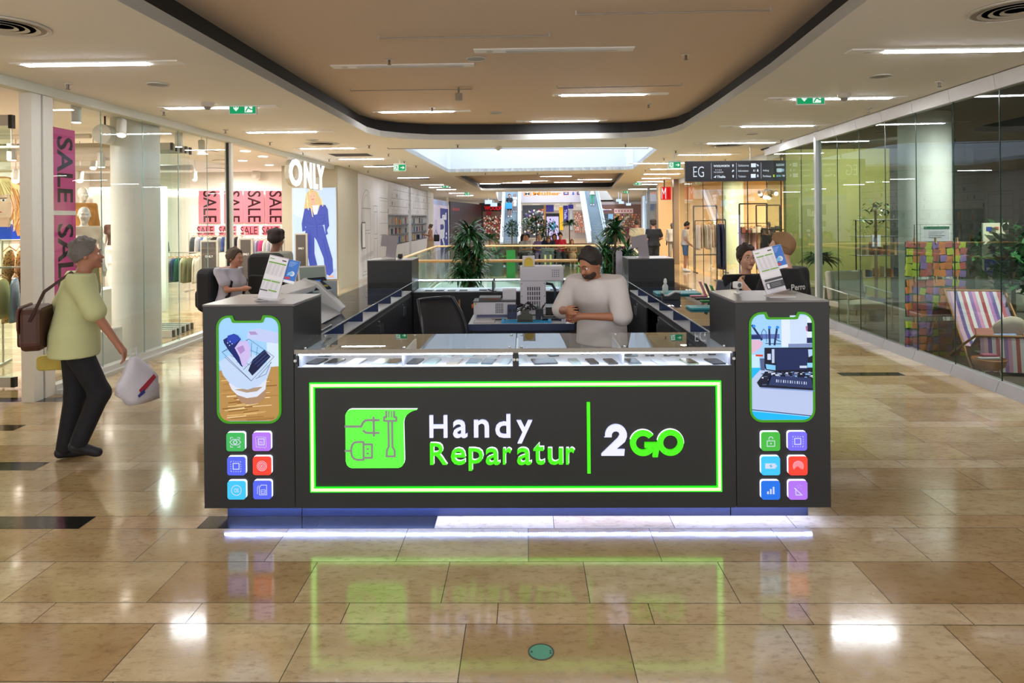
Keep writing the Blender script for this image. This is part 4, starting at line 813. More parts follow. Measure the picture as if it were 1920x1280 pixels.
filled_rack((-7.35, 18.9, 0), .0, 1.1, 1.42, 9, ['#cfd0d8', '#b9b6bd', '#e6d6d8', '#9aa3c2', '#d44a86', '#e0ddd8'], .75, .38, 'rack of pastel clothes seen through the shop entrance', 'pastel garment on the rack seen through the shop entrance', 'pastel garments at the entrance rack')
filled_rack((-8.3, 12.3, 0), .2, .7, 1.35, 5, ['#3c6db4', '#5c86c4', '#dfe4ea'], .6, .38, 'rack of blue clothes behind the sale banner', 'blue garment on the rack behind the sale banner', 'blue garments behind the banner')
# white plinths
for (x, y, w_, h, l) in ((-5.72, 8.75, .62, .45, 'low white plinth carrying the mannequin in a pleated skirt'), (-6.95, 10.6, .8, .8, 'taller white plinth behind the pleated skirt mannequin'), (-8.15, 13.35, 1.5, .45, 'wide white display table behind the shop column')):
    m_ = MB(); m_.box(x - w_ / 2, x + w_ / 2, y - .3, y + .3, 0, h); tag(m_.build('display_plinth', WHT, bev=.01), l, 'plinth')
# wall shelf with tops
m_ = MB(); m_.box(-8.9, -7.4, 13.9, 14.0, 0, 2.55); struct(m_.build('wall_display', mat('#f1ece4', .6)))
m_ = MB(); m_.box(-8.95, -7.4, 13.86, 13.9, 2.5, 2.56); tag(m_.build('cove_light', mat('#fff6ee', emit=6)), 'glowing strip light above the mannequins by the column', 'cove light')
# ================= LEFT WALL BEYOND THE SHOP =================
t = T('hoarding_wall', 'white printed hoarding with line drawings of doors and a window', 'hoarding', (-5.1, 20.2, 0), PI / 2)
m_ = MB(); m_.box(0, 5.0, .002, .1, 0, CEIL - .02); m_.build('boards', mat('#e6e6e8', .5), t); m_ = MB(); m_.box(-.16, .0, -.03, .12, 0, CEIL - .01); m_.build('edge_post', mat('#c08f5e', .5), t)
A = Art(.001); A.rect(0, 0, 5.0, CEIL - .02, '#e9e9ed'); ln = '#8f929b'
def bx(x0, z0, x1, z1, c=ln, w=.018): A.line([(x0, z0), (x1, z0), (x1, z1), (x0, z1), (x0, z0)], w, c)
for k in range(7): A.line([(.4 + .7 * k, 0), (.4 + .7 * k, CEIL)], .01, '#c3c5cb')
bx(.2, .8, .55, 2.3); bx(.25, 1.2, .5, 2.0); bx(1.0, .1, 2.2, 2.2); A.ring(1.6, 2.2, .58, .6, ln, 0, 180); A.ring(1.6, 2.2, .42, .435, ln, 0, 180); bx(1.15, .2, 1.55, 1.4); bx(1.65, .2, 2.05, 1.4); bx(1.15, 1.5, 2.05, 2.2)
bx(.9, .95, 1.35, 1.75, '#55555e', .035); A.rect(.93, .98, 1.32, 1.72, '#f6f6f8'); bx(2.5, .3, 3.1, 2.3); bx(2.6, .5, 3.0, 1.2); bx(2.6, 1.35, 3.0, 2.1); bx(3.4, .1, 4.8, 2.6)
for k in range(6): A.line([(3.4, .5 + .4 * k), (4.8, .5 + .4 * k)], .012, ln)
for k in range(4): A.line([(3.75 + .35 * k, .1), (3.75 + .35 * k, 2.6)], .01, ln)
for k in range(5): A.line([(.6, .55 + .03 * k), (2.3, .7 + .03 * k)], .008, ln)
A.build('drawing', attr_mat(0, .5), t)
m_ = MB(); m_.box(-5.2, -5.1, 45, 45.5, 0, CEIL); struct(m_.build('wall_left_far', WHT))
m_ = MB(); m_.box(-5.7, -5.6, 25.2, 36.4, 0, CEIL); struct(m_.build('wall_behind_bookshelf', WHT))
rb = random.Random(9)
for s, (ya, yb, lab) in enumerate(((25.3, 29.9, 'white bookshelf under printed book drawings, nearer bay'), (30.5, 35.4, 'white bookshelf under printed book drawings, farther bay beside the woman'))):
    L = yb - ya; t = T('bookshelf', lab, 'bookshelf', (-5.12, ya, 0), PI / 2)
    m_ = MB(); m_.box(-.08, 0, -.02, .4, 0, CEIL - .02); m_.box(L, L + .08, -.02, .4, 0, CEIL - .02); m_.build('side_panel', mat('#e5e6ea', .4), t)
    m_ = MB(); m_.box(0, L, .36, .4, 0, 2.0); m_.build('back_panel', mat('#eef0ee', .5), t)
    m_ = MB(); m_.box(0, L, .0, .36, 0, .86); m_.build('base_cabinet', mat('#eceef0', .4), t)
    zs = [.86, 1.24, 1.62, 2.0]
    for z in zs: m_ = MB(); m_.box(0, L, .0, .36, z - .02, z + .02); m_.build('shelf', mat('#5d6470', .4), t)
    n = 6
    for k in range(1, n): m_ = MB(); m_.box(L * k / n - .012, L * k / n + .012, .02, .36, .88, 1.98); m_.build('upright', mat('#d5d8de', .4), t)
    A = Art(.001); A.rect(0, 2.02, L, CEIL - .02, '#e6e6ea')
    for row in range(4):
        z = 2.04 + row * .3; A.line([(0, z), (L, z)], .015, '#6d717c'); x = .05
        while x < L - .1:
            w_ = rb.uniform(.04, .14); h = rb.uniform(.14, .27)
            if rb.random() < .8: A.line([(x, z), (x, z + h), (x + w_, z + h), (x + w_, z)], .009, rb.choice(['#8b8e98', '#aeb1b8', '#5f6370']))
            if rb.random() < .05: A.rect(x, z + .04, x + w_, z + .18, '#3b3e48')
            x += w_ + rb.uniform(0, .1)
    for k in range(1, n): A.line([(L * k / n, 2.02), (L * k / n, CEIL)], .012, '#8b8e98')
    for k in range(7): A.line([(L * (k + .5) / 7, .06), (L * (k + .5) / 7, .82)], .012, '#b8bbc2')
    A.build('printed_panel', attr_mat(0, .5), t)
    for row, z in enumerate((.88, 1.26, 1.64)):
        for k in range(n):
            if rb.random() < (.25 if row == 2 else .2): continue
            x = L * k / n + rb.uniform(.05, .3); nb_ = rb.choice([1, 1, 2, 3])
            for q in range(nb_):
                w_ = rb.uniform(.03, .07) if nb_ > 1 else rb.uniform(.08, .2); h = rb.uniform(.18, .28); m_ = MB(); m_.box(-w_ / 2, w_ / 2, -.07, .07, 0, h)
                o = m_.build('book', mat(rb.choice(['#2b5d48', '#b9452f', '#e2b12e', '#27304f', '#6d4c3a', '#9a3b4f', '#d98a3a', '#4e7fb0', '#7a7f42', '#3b2f5b', '#d9d2c4']), .5)); o.location = (-5.12 - .072, ya + x, z); o.rotation_euler = (0, 0, PI / 2); x += w_ + .005
                tag(o, 'book in the %s bookshelf bay, %s shelf' % (('nearer', 'farther')[s], ('lowest', 'middle', 'top')[row]), 'book', 'books in the %s bookshelf bay, %s shelf' % (('nearer', 'farther')[s], ('lowest', 'middle', 'top')[row]))
m_ = MB(); m_.box(-5.25, -5.05, 35.5, 37.6, 0, CEIL); struct(m_.build('column_white_left', mat('#e2e4e6', .5)))
def a_oaii(A, W, H):
    A.rect(0, 0, W, H, '#cfcbe6'); A.rect(0, H * .9, W, H, '#9fb0de'); A.rect(W * .42, 0, W * 1.0, H * .84, '#1e3384')
    A.text('oail', W * .55, H * .6, W * .86, H * .76, '#e8ecf8', .04); A.line([(W * .43, H * .57), (W * .62, H * .57), (W * .7, H * .5), (W * .7, H * .4), (W * .62, H * .34), (W * .43, H * .34)], W * .05, '#c9d0dc')
    A.line([(W * .43, H * .28), (W * .68, H * .28)], W * .05, '#c9d0dc'); A.line([(W * .52, H * .28), (W * .68, H * .05)], W * .05, '#c9d0dc'); A.circ(W * .83, H * .21, W * .05, '#d9deea', 16, H * .03); A.circ(W * .83, H * .3, W * .05, '#d9deea', 16, H * .03)
    A.text('BOOK', W * .1, H * .3, W * .2, H * .6, '#9a96c0', 0, rot=-90)
panel('shopfront_banner', 'lavender and navy blue shopfront banner with large white lettering', 'banner', 7.3, 2.95, .08, a_oaii, (-5.08, 37.7, .0), PI / 2, emit=.12)
def a_wool_side(A, W, H):
    A.rect(0, 0, W, H, '#453a40'); r = random.Random(4)
    for k in range(12): A.line([(W * k / 12, 0), (W * k / 12, H)], .04, '#6b6168')
    A.rect(W * .05, H * .8, W * .25, H * .86, '#b8403c')
panel('dark_shopfront', 'dark panelled shopfront beyond the navy banner', 'shopfront', 12.4, 3.0, .1, a_wool_side, (-5.0, 45.6, 0), math.radians(90 - 6), frame='#453a40')
# ================= VOID RAILINGS =================
RW = mat('#d2a870', .35, noise=.12, scale=3); RG = glass('#dcefe8', 1.5)
def railing(pts, label, ztop=1.05, stop=1.0):
    t = T('glass_railing', label, 'railing', (0, 0, 0)); m_ = MB(); m_.tube([(x, y, ztop) for x, y in pts], .028, 12); m_.build('handrail', RW, t, smooth=True)
    for (a, b) in zip(pts, pts[1:]):
        L = math.hypot(b[0] - a[0], b[1] - a[1]); n = max(1, round(L / 1.2)); m_ = MB()
        for k in range(n):
            f0 = (k + .02) / n; f1 = (k + .98) / n; p = (a[0] + (b[0] - a[0]) * f0, a[1] + (b[1] - a[1]) * f0); q = (a[0] + (b[0] - a[0]) * f1, a[1] + (b[1] - a[1]) * f1)
            m_.quad((p[0], p[1], .04), (q[0], q[1], .04), (q[0], q[1], ztop - .03), (p[0], p[1], ztop - .03))
        m_.build('pane', RG, t)
        m_ = MB(); m_.tube([(a[0], a[1], .03), (b[0], b[1], .03)], .03, 4); m_.build('base_channel', ALU, t)
        for k in range(n + 1):
            f = k / n; p = (a[0] + (b[0] - a[0]) * f, a[1] + (b[1] - a[1]) * f); m_ = MB(); m_.cyl((p[0], p[1], ztop - .06), (p[0], p[1], ztop - .01), .008, n=6); m_.build('rail_bracket', ALU, t)
railing([(2.95, 19.0), (-.6, 19.6), (-2.58, 19.7), (-2.5, 14.0), (-2.08, 12.85), (1.9, 12.6), (2.5, 15.3), (2.95, 19.0)], 'wood-topped glass railing around the atrium void behind the kiosk')
# ================= RIGHT GLASS WALL =================
def rxw(Y): return 4.89 + .038 * (Y - 6.8)
def yjoint(u):  # where a vertical line of the glass wall stands
    d = ray(u, 500); # x = t d.x, y = t d.y
    t_ = (4.89 - .038 * 6.8) / (d.x - .038 * d.y); return t_ * d.y
js = [14.75] + [yjoint(u) for u in (1504, 1535, 1572, 1613, 1661.5, 1719.5, 1790, 1877)] + [5.6, 4.7, 3.8, 2.9]
GR_ = glass('#bccbc4', 1.75); GR2 = glass('#cfe0d8', 1.6)
m_ = MB()
for i, (b, a) in enumerate(zip(js, js[1:])):
    m_ = MB(); m_.quad((rxw(a), a + .004, .12), (rxw(b), b - .004, .12), (rxw(b), b - .004, 3.13), (rxw(a), a + .004, 3.13)); g_ = struct(m_.build('window_%d' % (i + 11), GR2 if i < 4 else GR_))
    m_ = MB(); m_.box(rxw(a) - .004, rxw(a) + .006, a - .004, a + .004, .0, 3.2); m_.build('glass_joint', mat('#1f3a35', .2), g_)
    m_ = MB(); m_.add([(rxw(a) - .07, a + .003, 0), (rxw(a) + .05, a + .003, 0), (rxw(a) + .05, a + .003, .12), (rxw(a) - .03, a + .003, .12), (rxw(b) - .07, b - .003, 0), (rxw(b) + .05, b - .003, 0), (rxw(b) + .05, b - .003, .12), (rxw(b) - .03, b - .003, .12)], [(0, 1, 2, 3), (7, 6, 5, 4), (0, 4, 5, 1), (1, 5, 6, 2), (2, 6, 7, 3), (3, 7, 4, 0)])
    struct(m_.build('trim_sill_right', mat('#b4b1b4', .35, metal=.3)))
    m_ = MB(); m_.add([(rxw(a) - .04, a + .003, 3.13), (rxw(a) + .05, a + .003, 3.13), (rxw(a) + .05, a + .003, CEIL - .01), (rxw(a) - .06, a + .003, CEIL - .01), (rxw(b) - .04, b - .003, 3.13), (rxw(b) + .05, b - .003, 3.13), (rxw(b) + .05, b - .003, CEIL - .01), (rxw(b) - .06, b - .003, CEIL - .01)], [(0, 1, 2, 3), (7, 6, 5, 4), (0, 4, 5, 1), (1, 5, 6, 2), (2, 6, 7, 3), (3, 7, 4, 0)])
    struct(m_.build('trim_header_right', mat('#c9c6c3', .45)))
py = yjoint(1535); m_ = MB(); m_.box(rxw(py) - .05, rxw(py) + .05, py - .04, py + .04, 0, CEIL); struct(m_.build('column_glass_post', mat('#cfd3d2', .3, metal=.2)))
# room behind it
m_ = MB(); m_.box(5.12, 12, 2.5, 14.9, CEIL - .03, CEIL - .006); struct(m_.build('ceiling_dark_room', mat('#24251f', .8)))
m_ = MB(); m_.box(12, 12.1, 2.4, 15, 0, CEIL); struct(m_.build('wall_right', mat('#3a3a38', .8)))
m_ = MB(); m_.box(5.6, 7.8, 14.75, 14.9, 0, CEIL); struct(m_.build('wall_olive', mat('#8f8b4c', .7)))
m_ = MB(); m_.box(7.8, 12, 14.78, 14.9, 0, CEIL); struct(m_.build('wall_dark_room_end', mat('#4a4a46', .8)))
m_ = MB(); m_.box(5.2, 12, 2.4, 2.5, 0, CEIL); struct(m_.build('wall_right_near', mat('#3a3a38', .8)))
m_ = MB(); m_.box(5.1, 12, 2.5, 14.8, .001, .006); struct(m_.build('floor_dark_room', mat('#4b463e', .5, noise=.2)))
p = at(1735, 500, 9.75); m_ = MB(); m_.cyl((p.x, 9.75, 0), (p.x, 9.75, CEIL - .03), .33, n=48); struct(m_.build('column_right', mat('#dfe2dc', .5), smooth=True))
lamp((7.0, 12.3, 3.2), 420, (1, 1, .9), .04, (math.radians(35), 0, 0), 150); lamp((5.9, 7.6, 3.2), 330, (1, .96, .9), .04, (math.radians(15), 0, 0), 150); lamp((7.6, 6.4, 3.2), 200, (1, .96, .9), .04, (0, 0, 0), 150)  # unseen spots added to brighten the olive wall and the notice boards
# hanging olive banner drawings? notice boards
# ================= KIOSK COUNTERS =================
TRAY = mat('#d9dbe4', .5); NAVY = mat('#2a3760', .45); GT = glass('#e6efee', 1.9)
HAND = mat('#c9ccd2', .22, metal=.9)
def side_counter(x0, x1, inner, y0, y1, label, openbay=None):
    s = 1 if inner == x1 else -1; t = T('side_counter', label, 'counter', (0, 0, 0))
    m_ = MB(); m_.box(x0 + .02, x1 - .02, y0, y1, .08, .1); m_.box(x0, x0 + .02, y0, y1, .1, 1.05) if s > 0 else m_.box(x1 - .02, x1, y0, y1, .1, 1.05)
    m_.box(x0 + .02, x1 - .02, y0, y1, .9, .945); m_.build('carcass', AN, t)
    m_ = MB(); m_.box(x0 + .05, x1 - .08, y0, y1, 0, .08); m_.build('plinth', mat('#39415a', .4), t)
    m_ = MB(); m_.box(x0 + .02, x1 - .012, y0, y1, .945, .957); m_.build('display_tray', TRAY, t)
    n = 6
    for k in range(1, n): yy = y0 + (y1 - y0) * k / n; m_ = MB(); m_.box(x0 + .02, x1 - .02, yy - .008, yy + .008, .957, 1.052); m_.build('divider', NAVY, t)
    for k in range(2):
        a = y0 + (y1 - y0) * k / 2 + .002; b = y0 + (y1 - y0) * (k + 1) / 2 - .002; m_ = MB(); m_.quad((x0, a, 1.062), (x1, a, 1.062), (x1, b, 1.062), (x0, b, 1.062)); m_.build('glass_top', GT, t)
    xe = inner; m_ = MB(); m_.box(min(xe, xe - s * .006), max(xe, xe - s * .006), y0, y1, 1.055, 1.0625); m_.build('glass_edge', mat('#b9c4c8', .25), t)
    nd = 6; w_ = (y1 - y0) / nd
    for k in range(nd):
        if openbay is not None and k == openbay: continue
        a = y0 + w_ * k + .003; b = a + w_ - .006; m_ = MB(); m_.box(min(xe, xe - s * .018), max(xe, xe - s * .018), a, b, .1, .9); d = m_.build('door', mat('#24262d', .4), t)
        hy = b - .05 if k % 2 == 0 else a + .05; m_ = MB(); m_.box(min(xe + s * .012, xe + s * .02), max(xe + s * .012, xe + s * .02), hy - .007, hy + .007, .74, .84); m_.box(min(xe, xe + s * .014), max(xe, xe + s * .014), hy - .005, hy + .005, .75, .76); m_.box(min(xe, xe + s * .014), max(xe, xe + s * .014), hy - .005, hy + .005, .82, .83); m_.build('handle', HAND, d)
        if k % 2 == 0: m_ = MB(); m_.cyl((xe, hy, .87), (xe + s * .008, hy, .87), .009, n=10); m_.build('lock', HAND, d)
    return t
side_counter(LX0, LX1, LX1, 4.695, 8.455, 'left side glass-topped counter of the kiosk with dark cupboards')
side_counter(RX0, RX1, RX0, 4.695, 8.355, 'right side glass-topped counter of the kiosk with one open bay', 3)
RCt = T('rear_counter', 'rear counter of the kiosk with lit glass display case', 'counter', (0, 0, 0)); Yb = 8.5
m_ = MB(); m_.box(LX1, RX0, Yb + .02, 8.98, .1, .93); m_.build('carcass', AN, RCt)
m_ = MB(); m_.box(LX1, RX0, Yb + .08, 8.9, 0, .1); m_.build('plinth', mat('#39415a', .4), RCt)
m_ = MB(); m_.box(LX1 + .01, RX0 - .01, Yb + .02, 8.96, .93, .94); m_.build('display_tray', mat('#e4e8f4', .5), RCt)
m_ = MB(); m_.quad((LX1, Yb, 1.06), (RX0, Yb, 1.06), (RX0, 8.98, 1.06), (LX1, 8.98, 1.06)); m_.build('glass_top', GT, RCt)
m_ = MB(); m_.quad((LX1, Yb + .01, .94), (RX0, Yb + .01, .94), (RX0, Yb + .01, 1.055), (LX1, Yb + .01, 1.055)); m_.quad((LX1, 8.97, .94), (RX0, 8.97, .94), (RX0, 8.97, 1.055), (LX1, 8.97, 1.055)); m_.build('pane', glass('#f0f8f6', 1.4), RCt)
m_ = MB(); m_.box(LX1, RX0, 8.95, 8.975, 1.035, 1.05); m_.build('display_led_strip', mat('#e3ecff', emit=8), RCt)
for x in (-.42, .46): m_ = MB(); m_.box(x, x + .02, Yb, 8.97, .93, 1.058); m_.build('divider', AN, RCt)
for k in range(5):
    a = LX1 + .53 * k + .003; m_ = MB(); m_.box(a, a + .524, Yb, Yb + .018, .1, .925); d = m_.build('door', mat('#24262d', .4), RCt); hx = a + .47 if k % 2 == 0 else a + .05
    m_ = MB(); m_.box(hx - .01, hx + .01, Yb - .02, Yb - .012, .75, .84); m_.box(hx - .006, hx + .006, Yb - .014, Yb, .76, .77); m_.box(hx - .006, hx + .006, Yb - .014, Yb, .82, .83); m_.build('handle', mat('#c99a66', .3, metal=.7), d)
# ---- phones and spare parts in the front display ----
GRP = 'phones and spare parts in the front display'
def slab(u0, u1, v0, v1, colr, label, th=.007, name='display_phone', skew=0, z=.9525):
    a = onz(u0, v1, z); b = onz(u1, v1, z); c = onz((u0 + u1) / 2, v0, z); w_ = b.x - a.x; L = max(.05, min(.16, c.y - a.y)); t = T(name, label, 'phone' if name == 'display_phone' else 'phone part', ((a.x + b.x) / 2, a.y + L / 2, z), math.radians(-skew), GRP)
    w_ = min(w_, .085 if w_ < .15 else w_) if w_ < .12 else w_
    m_ = MB(); m_.prism(rrect(-w_ / 2, -L / 2, w_ / 2, L / 2, min(.012, w_ * .2)), 'z', 0, th); m_.build('shell', mat(colr, .25, noise=.02), t)
    m_ = MB(); g = .005; m_.prism(rrect(-w_ / 2 + g, -L / 2 + g, w_ / 2 - g, L / 2 - g, .006), 'z', th, th + .0008); m_.build('screen', mat(colr if colr[1] > '8' else '#15181c', .08, noise=.02), t); return t
def L_(x, y, o=540): return o + x / 4.465
front = [('dark', 155, 270, 540, '#20242a'), ('grey', 290, 435, 540, '#6b7478'), ('silver', 478, 615, 540, '#b9bfc4'), ('pale green', 705, 815, 540, '#9fb0a0'), ('pale blue', 825, 925, 540, '#8fa0ac'), ('black', 1000, 1100, 540, '#30363c'), ('mint', 1135, 1250, 540, '#93aaa4'), ('tan', 1335, 1440, 540, '#a3957e'), ('grey-green', 1495, 1600, 540, '#8b9c9a'), ('slate', 1625, 1725, 540, '#55646a'), ('white', 1780, 1860, 540, '#a7b3b4'),
         ('white', 40, 125, 960, '#b9c2bf'), ('wide black', 170, 375, 960, '#3b4046'), ('silver-green', 490, 570, 960, '#9fb2b0'), ('charcoal', 640, 720, 960, '#474c50'), ('brown-black', 795, 880, 960, '#4f4a46'), ('steel', 970, 1080, 960, '#7b8688'), ('clear', 1205, 1300, 960, '#c9d3df'), ('olive', 1455, 1560, 960, '#8c9a80'), ('black', 1665, 1790, 960, '#2a2e33')]
for k, (nm, a, b, o, c) in enumerate(front):
    slab(L_(a, 0, o), L_(b, 0, o), 673.5, 683.5, c, '%s phone in the front row of the front display' % nm, skew=8 if o == 540 else -8)
for nm, a, b, o, c in (('dark grey phone with round camera in the back row at the left end', 250, 365, 540, '#4e5c60'), ('large white tablet panel in the back row of the display', 1140, 1390, 540, '#c9d4cf'), ('thin glass pane in the back row beside the white tablet', 1450, 1570, 540, '#b9ccd0'), ('white square panel in the back row near the middle post', 1670, 1775, 540, '#c3cccb'),
                       ('small dark board in the back row right of the middle post', 125, 200, 960, '#5b656b'), ('second small dark board in the back row right of the middle post', 300, 385, 960, '#4c565c'), ('grey phone in the back row beside the right divider', 945, 1050, 960, '#6f7a7c')):
    slab(L_(a, 0, o), L_(b, 0, o), 662, 668.5, c, nm, skew=10 if o == 540 else -10)
def flex(u, v, w_, label, seed):
    p = onz(u, v, .9525); r = random.Random(seed); t = T('flex_cable', label, 'phone part', p, 0, GRP)
    m_ = MB(); pts = [(-w_ / 2, 0, .004), (-w_ / 4, r.uniform(-.015, .015), .003), (0, r.uniform(-.02, .02), .006), (w_ / 4, r.uniform(-.015, .015), .003), (w_ / 2, 0, .004)]; m_.tube(pts, .0028, 5); m_.build('ribbon', mat('#2d3036', .4), t)
    m_ = MB()
    for q in (pts[0], pts[-1]): m_.cb(q[0], q[1], .005, .02, .014, .008)
    m_.build('connector', mat('#4a4640', .4), t)
for k, (x, y, w_, o) in enumerate(((520, 370, .08, 540), (690, 370, .05, 540), (782, 378, .04, 540), (902, 374, .02, 540), (950, 368, .015, 540), (530, 352, .06, 960), (615, 376, .04, 960), (762, 374, .06, 960), (1135, 358, .035, 960), (1153, 390, .035, 960), (1300, 353, .03, 960), (1335, 390, .08, 960), (1460, 350, .045, 960), (1513, 386, .03, 960), (1650, 352, .05, 960), (1675, 382, .025, 960))):
    flex(L_(x, 0, o), 580 + y / 4.465, w_, 'small dark flex cable in the front phone display', k)
# ---- leaflet stands ----
def a_price(A, W, H):
    A.rect(0, 0, W, H, '#e8e6ee'); gr = '#6fa83a'
    A.rect(W * .05, H * .93, W * .28, H * .95, gr); A.rect(W * .7, H * .925, W * .92, H * .95, '#333339'); A.rect(W * .05, H * .84, W * .95, H * .87, gr)
    for k in range(12):
        for j, x in enumerate((.07, .35, .55, .78)): A.rect(W * x, H * (.82 - .022 * k), W * (x + (.14 if j else .2)), H * (.826 - .022 * k), '#b4b2ba')
    A.rect(W * .05, H * .42, W * .48, H * .45, gr); A.rect(W * .52, H * .42, W * .95, H * .45, gr)
    for k in range(7):
        for x in (.08, .3, .55, .8): A.rect(W * x, H * (.39 - .022 * k), W * (x + .12), H * (.396 - .022 * k), '#b4b2ba')
    A.rect(W * .05, H * .19, W * .48, H * .22, '#55555c'); A.rect(W * .52, H * .21, W * .95, H * .24, gr)
    for k in range(3): A.rect(W * .1, H * (.15 - .03 * k), W * .8, H * (.155 - .03 * k), '#c3c1c8')
def a_price2(A, W, H):
    A.rect(0, 0, W, H, '#e8e6ee'); gr = '#6fa83a'; A.rect(W * .08, H * .92, W * .3, H * .94, gr); A.rect(W * .72, H * .92, W * .92, H * .945, '#333339')
    for x in (.08, .52): A.rect(W * x, H * .83, W * (x + .4), H * .855, gr)
    for k in range(12):
        for x in (.1, .32, .55, .8): A.rect(W * x, H * (.8 - .022 * k), W * (x + .12), H * (.806 - .022 * k), '#b8b6be')
    for x in (.08, .52): A.rect(W * x, H * .5, W * (x + .4), H * .525, gr)
    A.rect(W * .06, H * .27, W * .95, H * .32, '#2d2d31'); A.rect(W * .06, H * .1, W * .95, H * .24, '#35353a')
    A.rect(W * .1, H * .12, W * .22, H * .22, '#d8d6de')
    for k in range(3): A.rect(W * .3, H * (.2 - .03 * k), W * .8, H * (.208 - .03 * k), '#9a98a0')
def a_blue(A, W, H):
    A.rect(0, 0, W, H, '#2f74d0'); A.rect(0, 0, W, H * .12, '#e9edf5')
    for k in range(4): A.rect(W * .12, H * (.9 - .06 * k), W * (.8 - .1 * k), H * (.925 - .06 * k), '#8fb6ec')
    A.circ(W * .6, H * .42, W * .22, '#dfe6f4', 14); A.poly([(W * .2, H * .3), (W * .7, H * .38), (W * .6, H * .5), (W * .25, H * .45)], '#7fc0ee'); A.rect(W * .08, H * .16, W * .5, H * .25, '#cf3440')
def leaflet_stand(loc, rz, lean, tilt, art, label, back=False, blue_off=.125):
    t = T('leaflet_stand', label, 'leaflet stand', loc, rz); R_ = (RY(tilt) @ RX(-lean)).to_4x4()
    A = Art(.0004); art(A, .125, .285)
    for nm, A_, off in (('price_list', A, (0, 0, 0)),):
        o = A_.build(nm, attr_mat(0, .35), t); o.matrix_local = Matrix.Translation((-.06, 0, .012)) @ R_
    m_ = MB(); m_.box(-.002, .127, .0015, .004, 0, .29); m_.box(-.002, .127, -.06, .004, -.003, 0); o = m_.build('holder', mat('#b3abb2', .3), t); o.matrix_local = Matrix.Translation((-.06, 0, .012)) @ R_
    A = Art(.0004); a_blue(A, .075, .15); o = A.build('blue_leaflet', attr_mat(0, .35), t); o.matrix_local = Matrix.Translation((-.06, .003, .012)) @ R_ @ Matrix.Translation((blue_off, .006, .135))
    m_ = MB(); m_.box(-.001, .077, .001, .003, 0, .152); o = m_.build('side_holder', mat('#b3abb2', .3), t); o.matrix_local = Matrix.Translation((-.06, .003, .012)) @ R_ @ Matrix.Translation((blue_off, .006, .135))
    m_ = MB(); m_.box(-.06, .1, -.05, .05, 0, .006); m_.build('base', mat('#d9dade', .15), t); return t
p = onz(500, 562, BZ); leaflet_stand((p.x, p.y, BZ), 0, 12, 13, a_price, 'white price list with green bars and blue leaflet on the left front tower')
p = onz(1456, 556, BZ); leaflet_stand((p.x, p.y, BZ), 0, 12, -14, a_price2, 'white price list with black blocks and blue leaflet on the right front tower', blue_off=.11)
p = onz(727, 487, BZ); leaflet_stand((p.x, 8.72, BZ), PI, 12, -9, a_price, 'leaflet stand seen from its grey back on the left rear tower')
p = onz(1222, 487, BZ); leaflet_stand((p.x, 8.6, BZ), PI, 12, 8, a_price, 'leaflet stand seen from its grey back on the right rear tower')
p = onz(749, 485, BZ); t = T('small_speaker', 'small black speaker cube on the left rear tower', 'speaker', (p.x, 8.8, BZ)); m_ = MB(); m_.box(-.028, .028, -.028, .028, .008, .06); m_.build('body', BLK, t, bev=.008); m_ = MB(); m_.cyl((0, 0, 0), (0, 0, .008), .02, n=12); m_.build('foot', BLK, t)
p = onz(1383, 550, BZ); t = T('security_camera', 'small white camera standing on the right front tower', 'camera', p, math.radians(20))
m_ = MB(); m_.cyl((0, 0, 0), (0, 0, .006), .025, n=20); m_.build('base', mat('#dcdad8', .35), t, smooth=True)
m_ = MB(); m_.tube([(0, 0, .005), (0, .008, .02), (.01, .01, .035)], .005, 8); m_.sph((.012, .01, .026), .009, 10); m_.build('stem', mat('#cfcdcb', .35), t, smooth=True)
m_ = MB(); m_.prism(rrect(-.024, .032, .024, .078, .01), 'y', -.02, .022); m_.build('body', mat('#e3e1df', .35), t, bev=.004); m_ = MB(); m_.cyl((0, -.022, .056), (0, -.02, .056), .014, n=16); m_.build('lens', mat('#2b2b30', .1), t)
# ---- machines on the left counter ----
t = T('cutting_plotter', 'white and grey cutting plotter with touch display on the left counter', 'plotter', (-1.72, 5.25, 1.064))
GYM = mat('#9aa0a3', .35); LGT = mat('#c9cacb', .35)
m_ = MB(); m_.prism([(-.2, .0), (.16, .0), (.2, .05), (-.02, .27), (-.14, .3), (-.2, .2)], 'y', -.5, -.4); m_.prism([(-.2, .0), (.16, .0), (.2, .05), (-.02, .27), (-.14, .3), (-.2, .2)], 'y', .4, .5); m_.build('end_housing', LGT, t, bev=.01)
m_ = MB(); m_.prism([(-.2, .16), (-.03, .2), (-.02, .25), (-.14, .29), (-.2, .24)], 'y', -.4, .4); m_.build('beam_cover', LGT, t, bev=.006)
m_ = MB(); m_.cyl((-.04, -.4, .12), (-.04, .4, .12), .035, n=18); m_.build('roller', mat('#3c4042', .4), t, smooth=True)
m_ = MB(); m_.quad((.0, -.39, .11), (.19, -.39, .01), (.19, .39, .01), (.0, .39, .11)); m_.build('front_tray', GYM, t)
m_ = MB(); m_.box(-.04, .03, -.05, .07, .1, .2); m_.build('carriage', mat('#d9dadc', .35), t, bev=.01)
m_ = MB(); m_.box(-.19, -.1, -.4, .4, .02, .15); m_.build('back_panel', mat('#25282a', .5), t)
m_ = MB(); m_.box(-.05, .12, .5, .52, .1, .27, RX(0)); m_.build('side_display_frame', mat('#8e9598', .3), t, bev=.004)
A = Art(.0008); A.rect(0, 0, .17, .14, '#20242e'); A.rect(.015, .02, .155, .12, '#2b2f3a'); A.poly([(.03, .03), (.12, .11), (.03, .11)], '#2f6fd8'); A.rect(.08, .03, .15, .05, '#8a8148'); o = A.build('touch_display', attr_mat(.35, .2), t); o.location = (-.03, .36, .2); o.rotation_euler = (math.radians(-45), 0, math.radians(50))
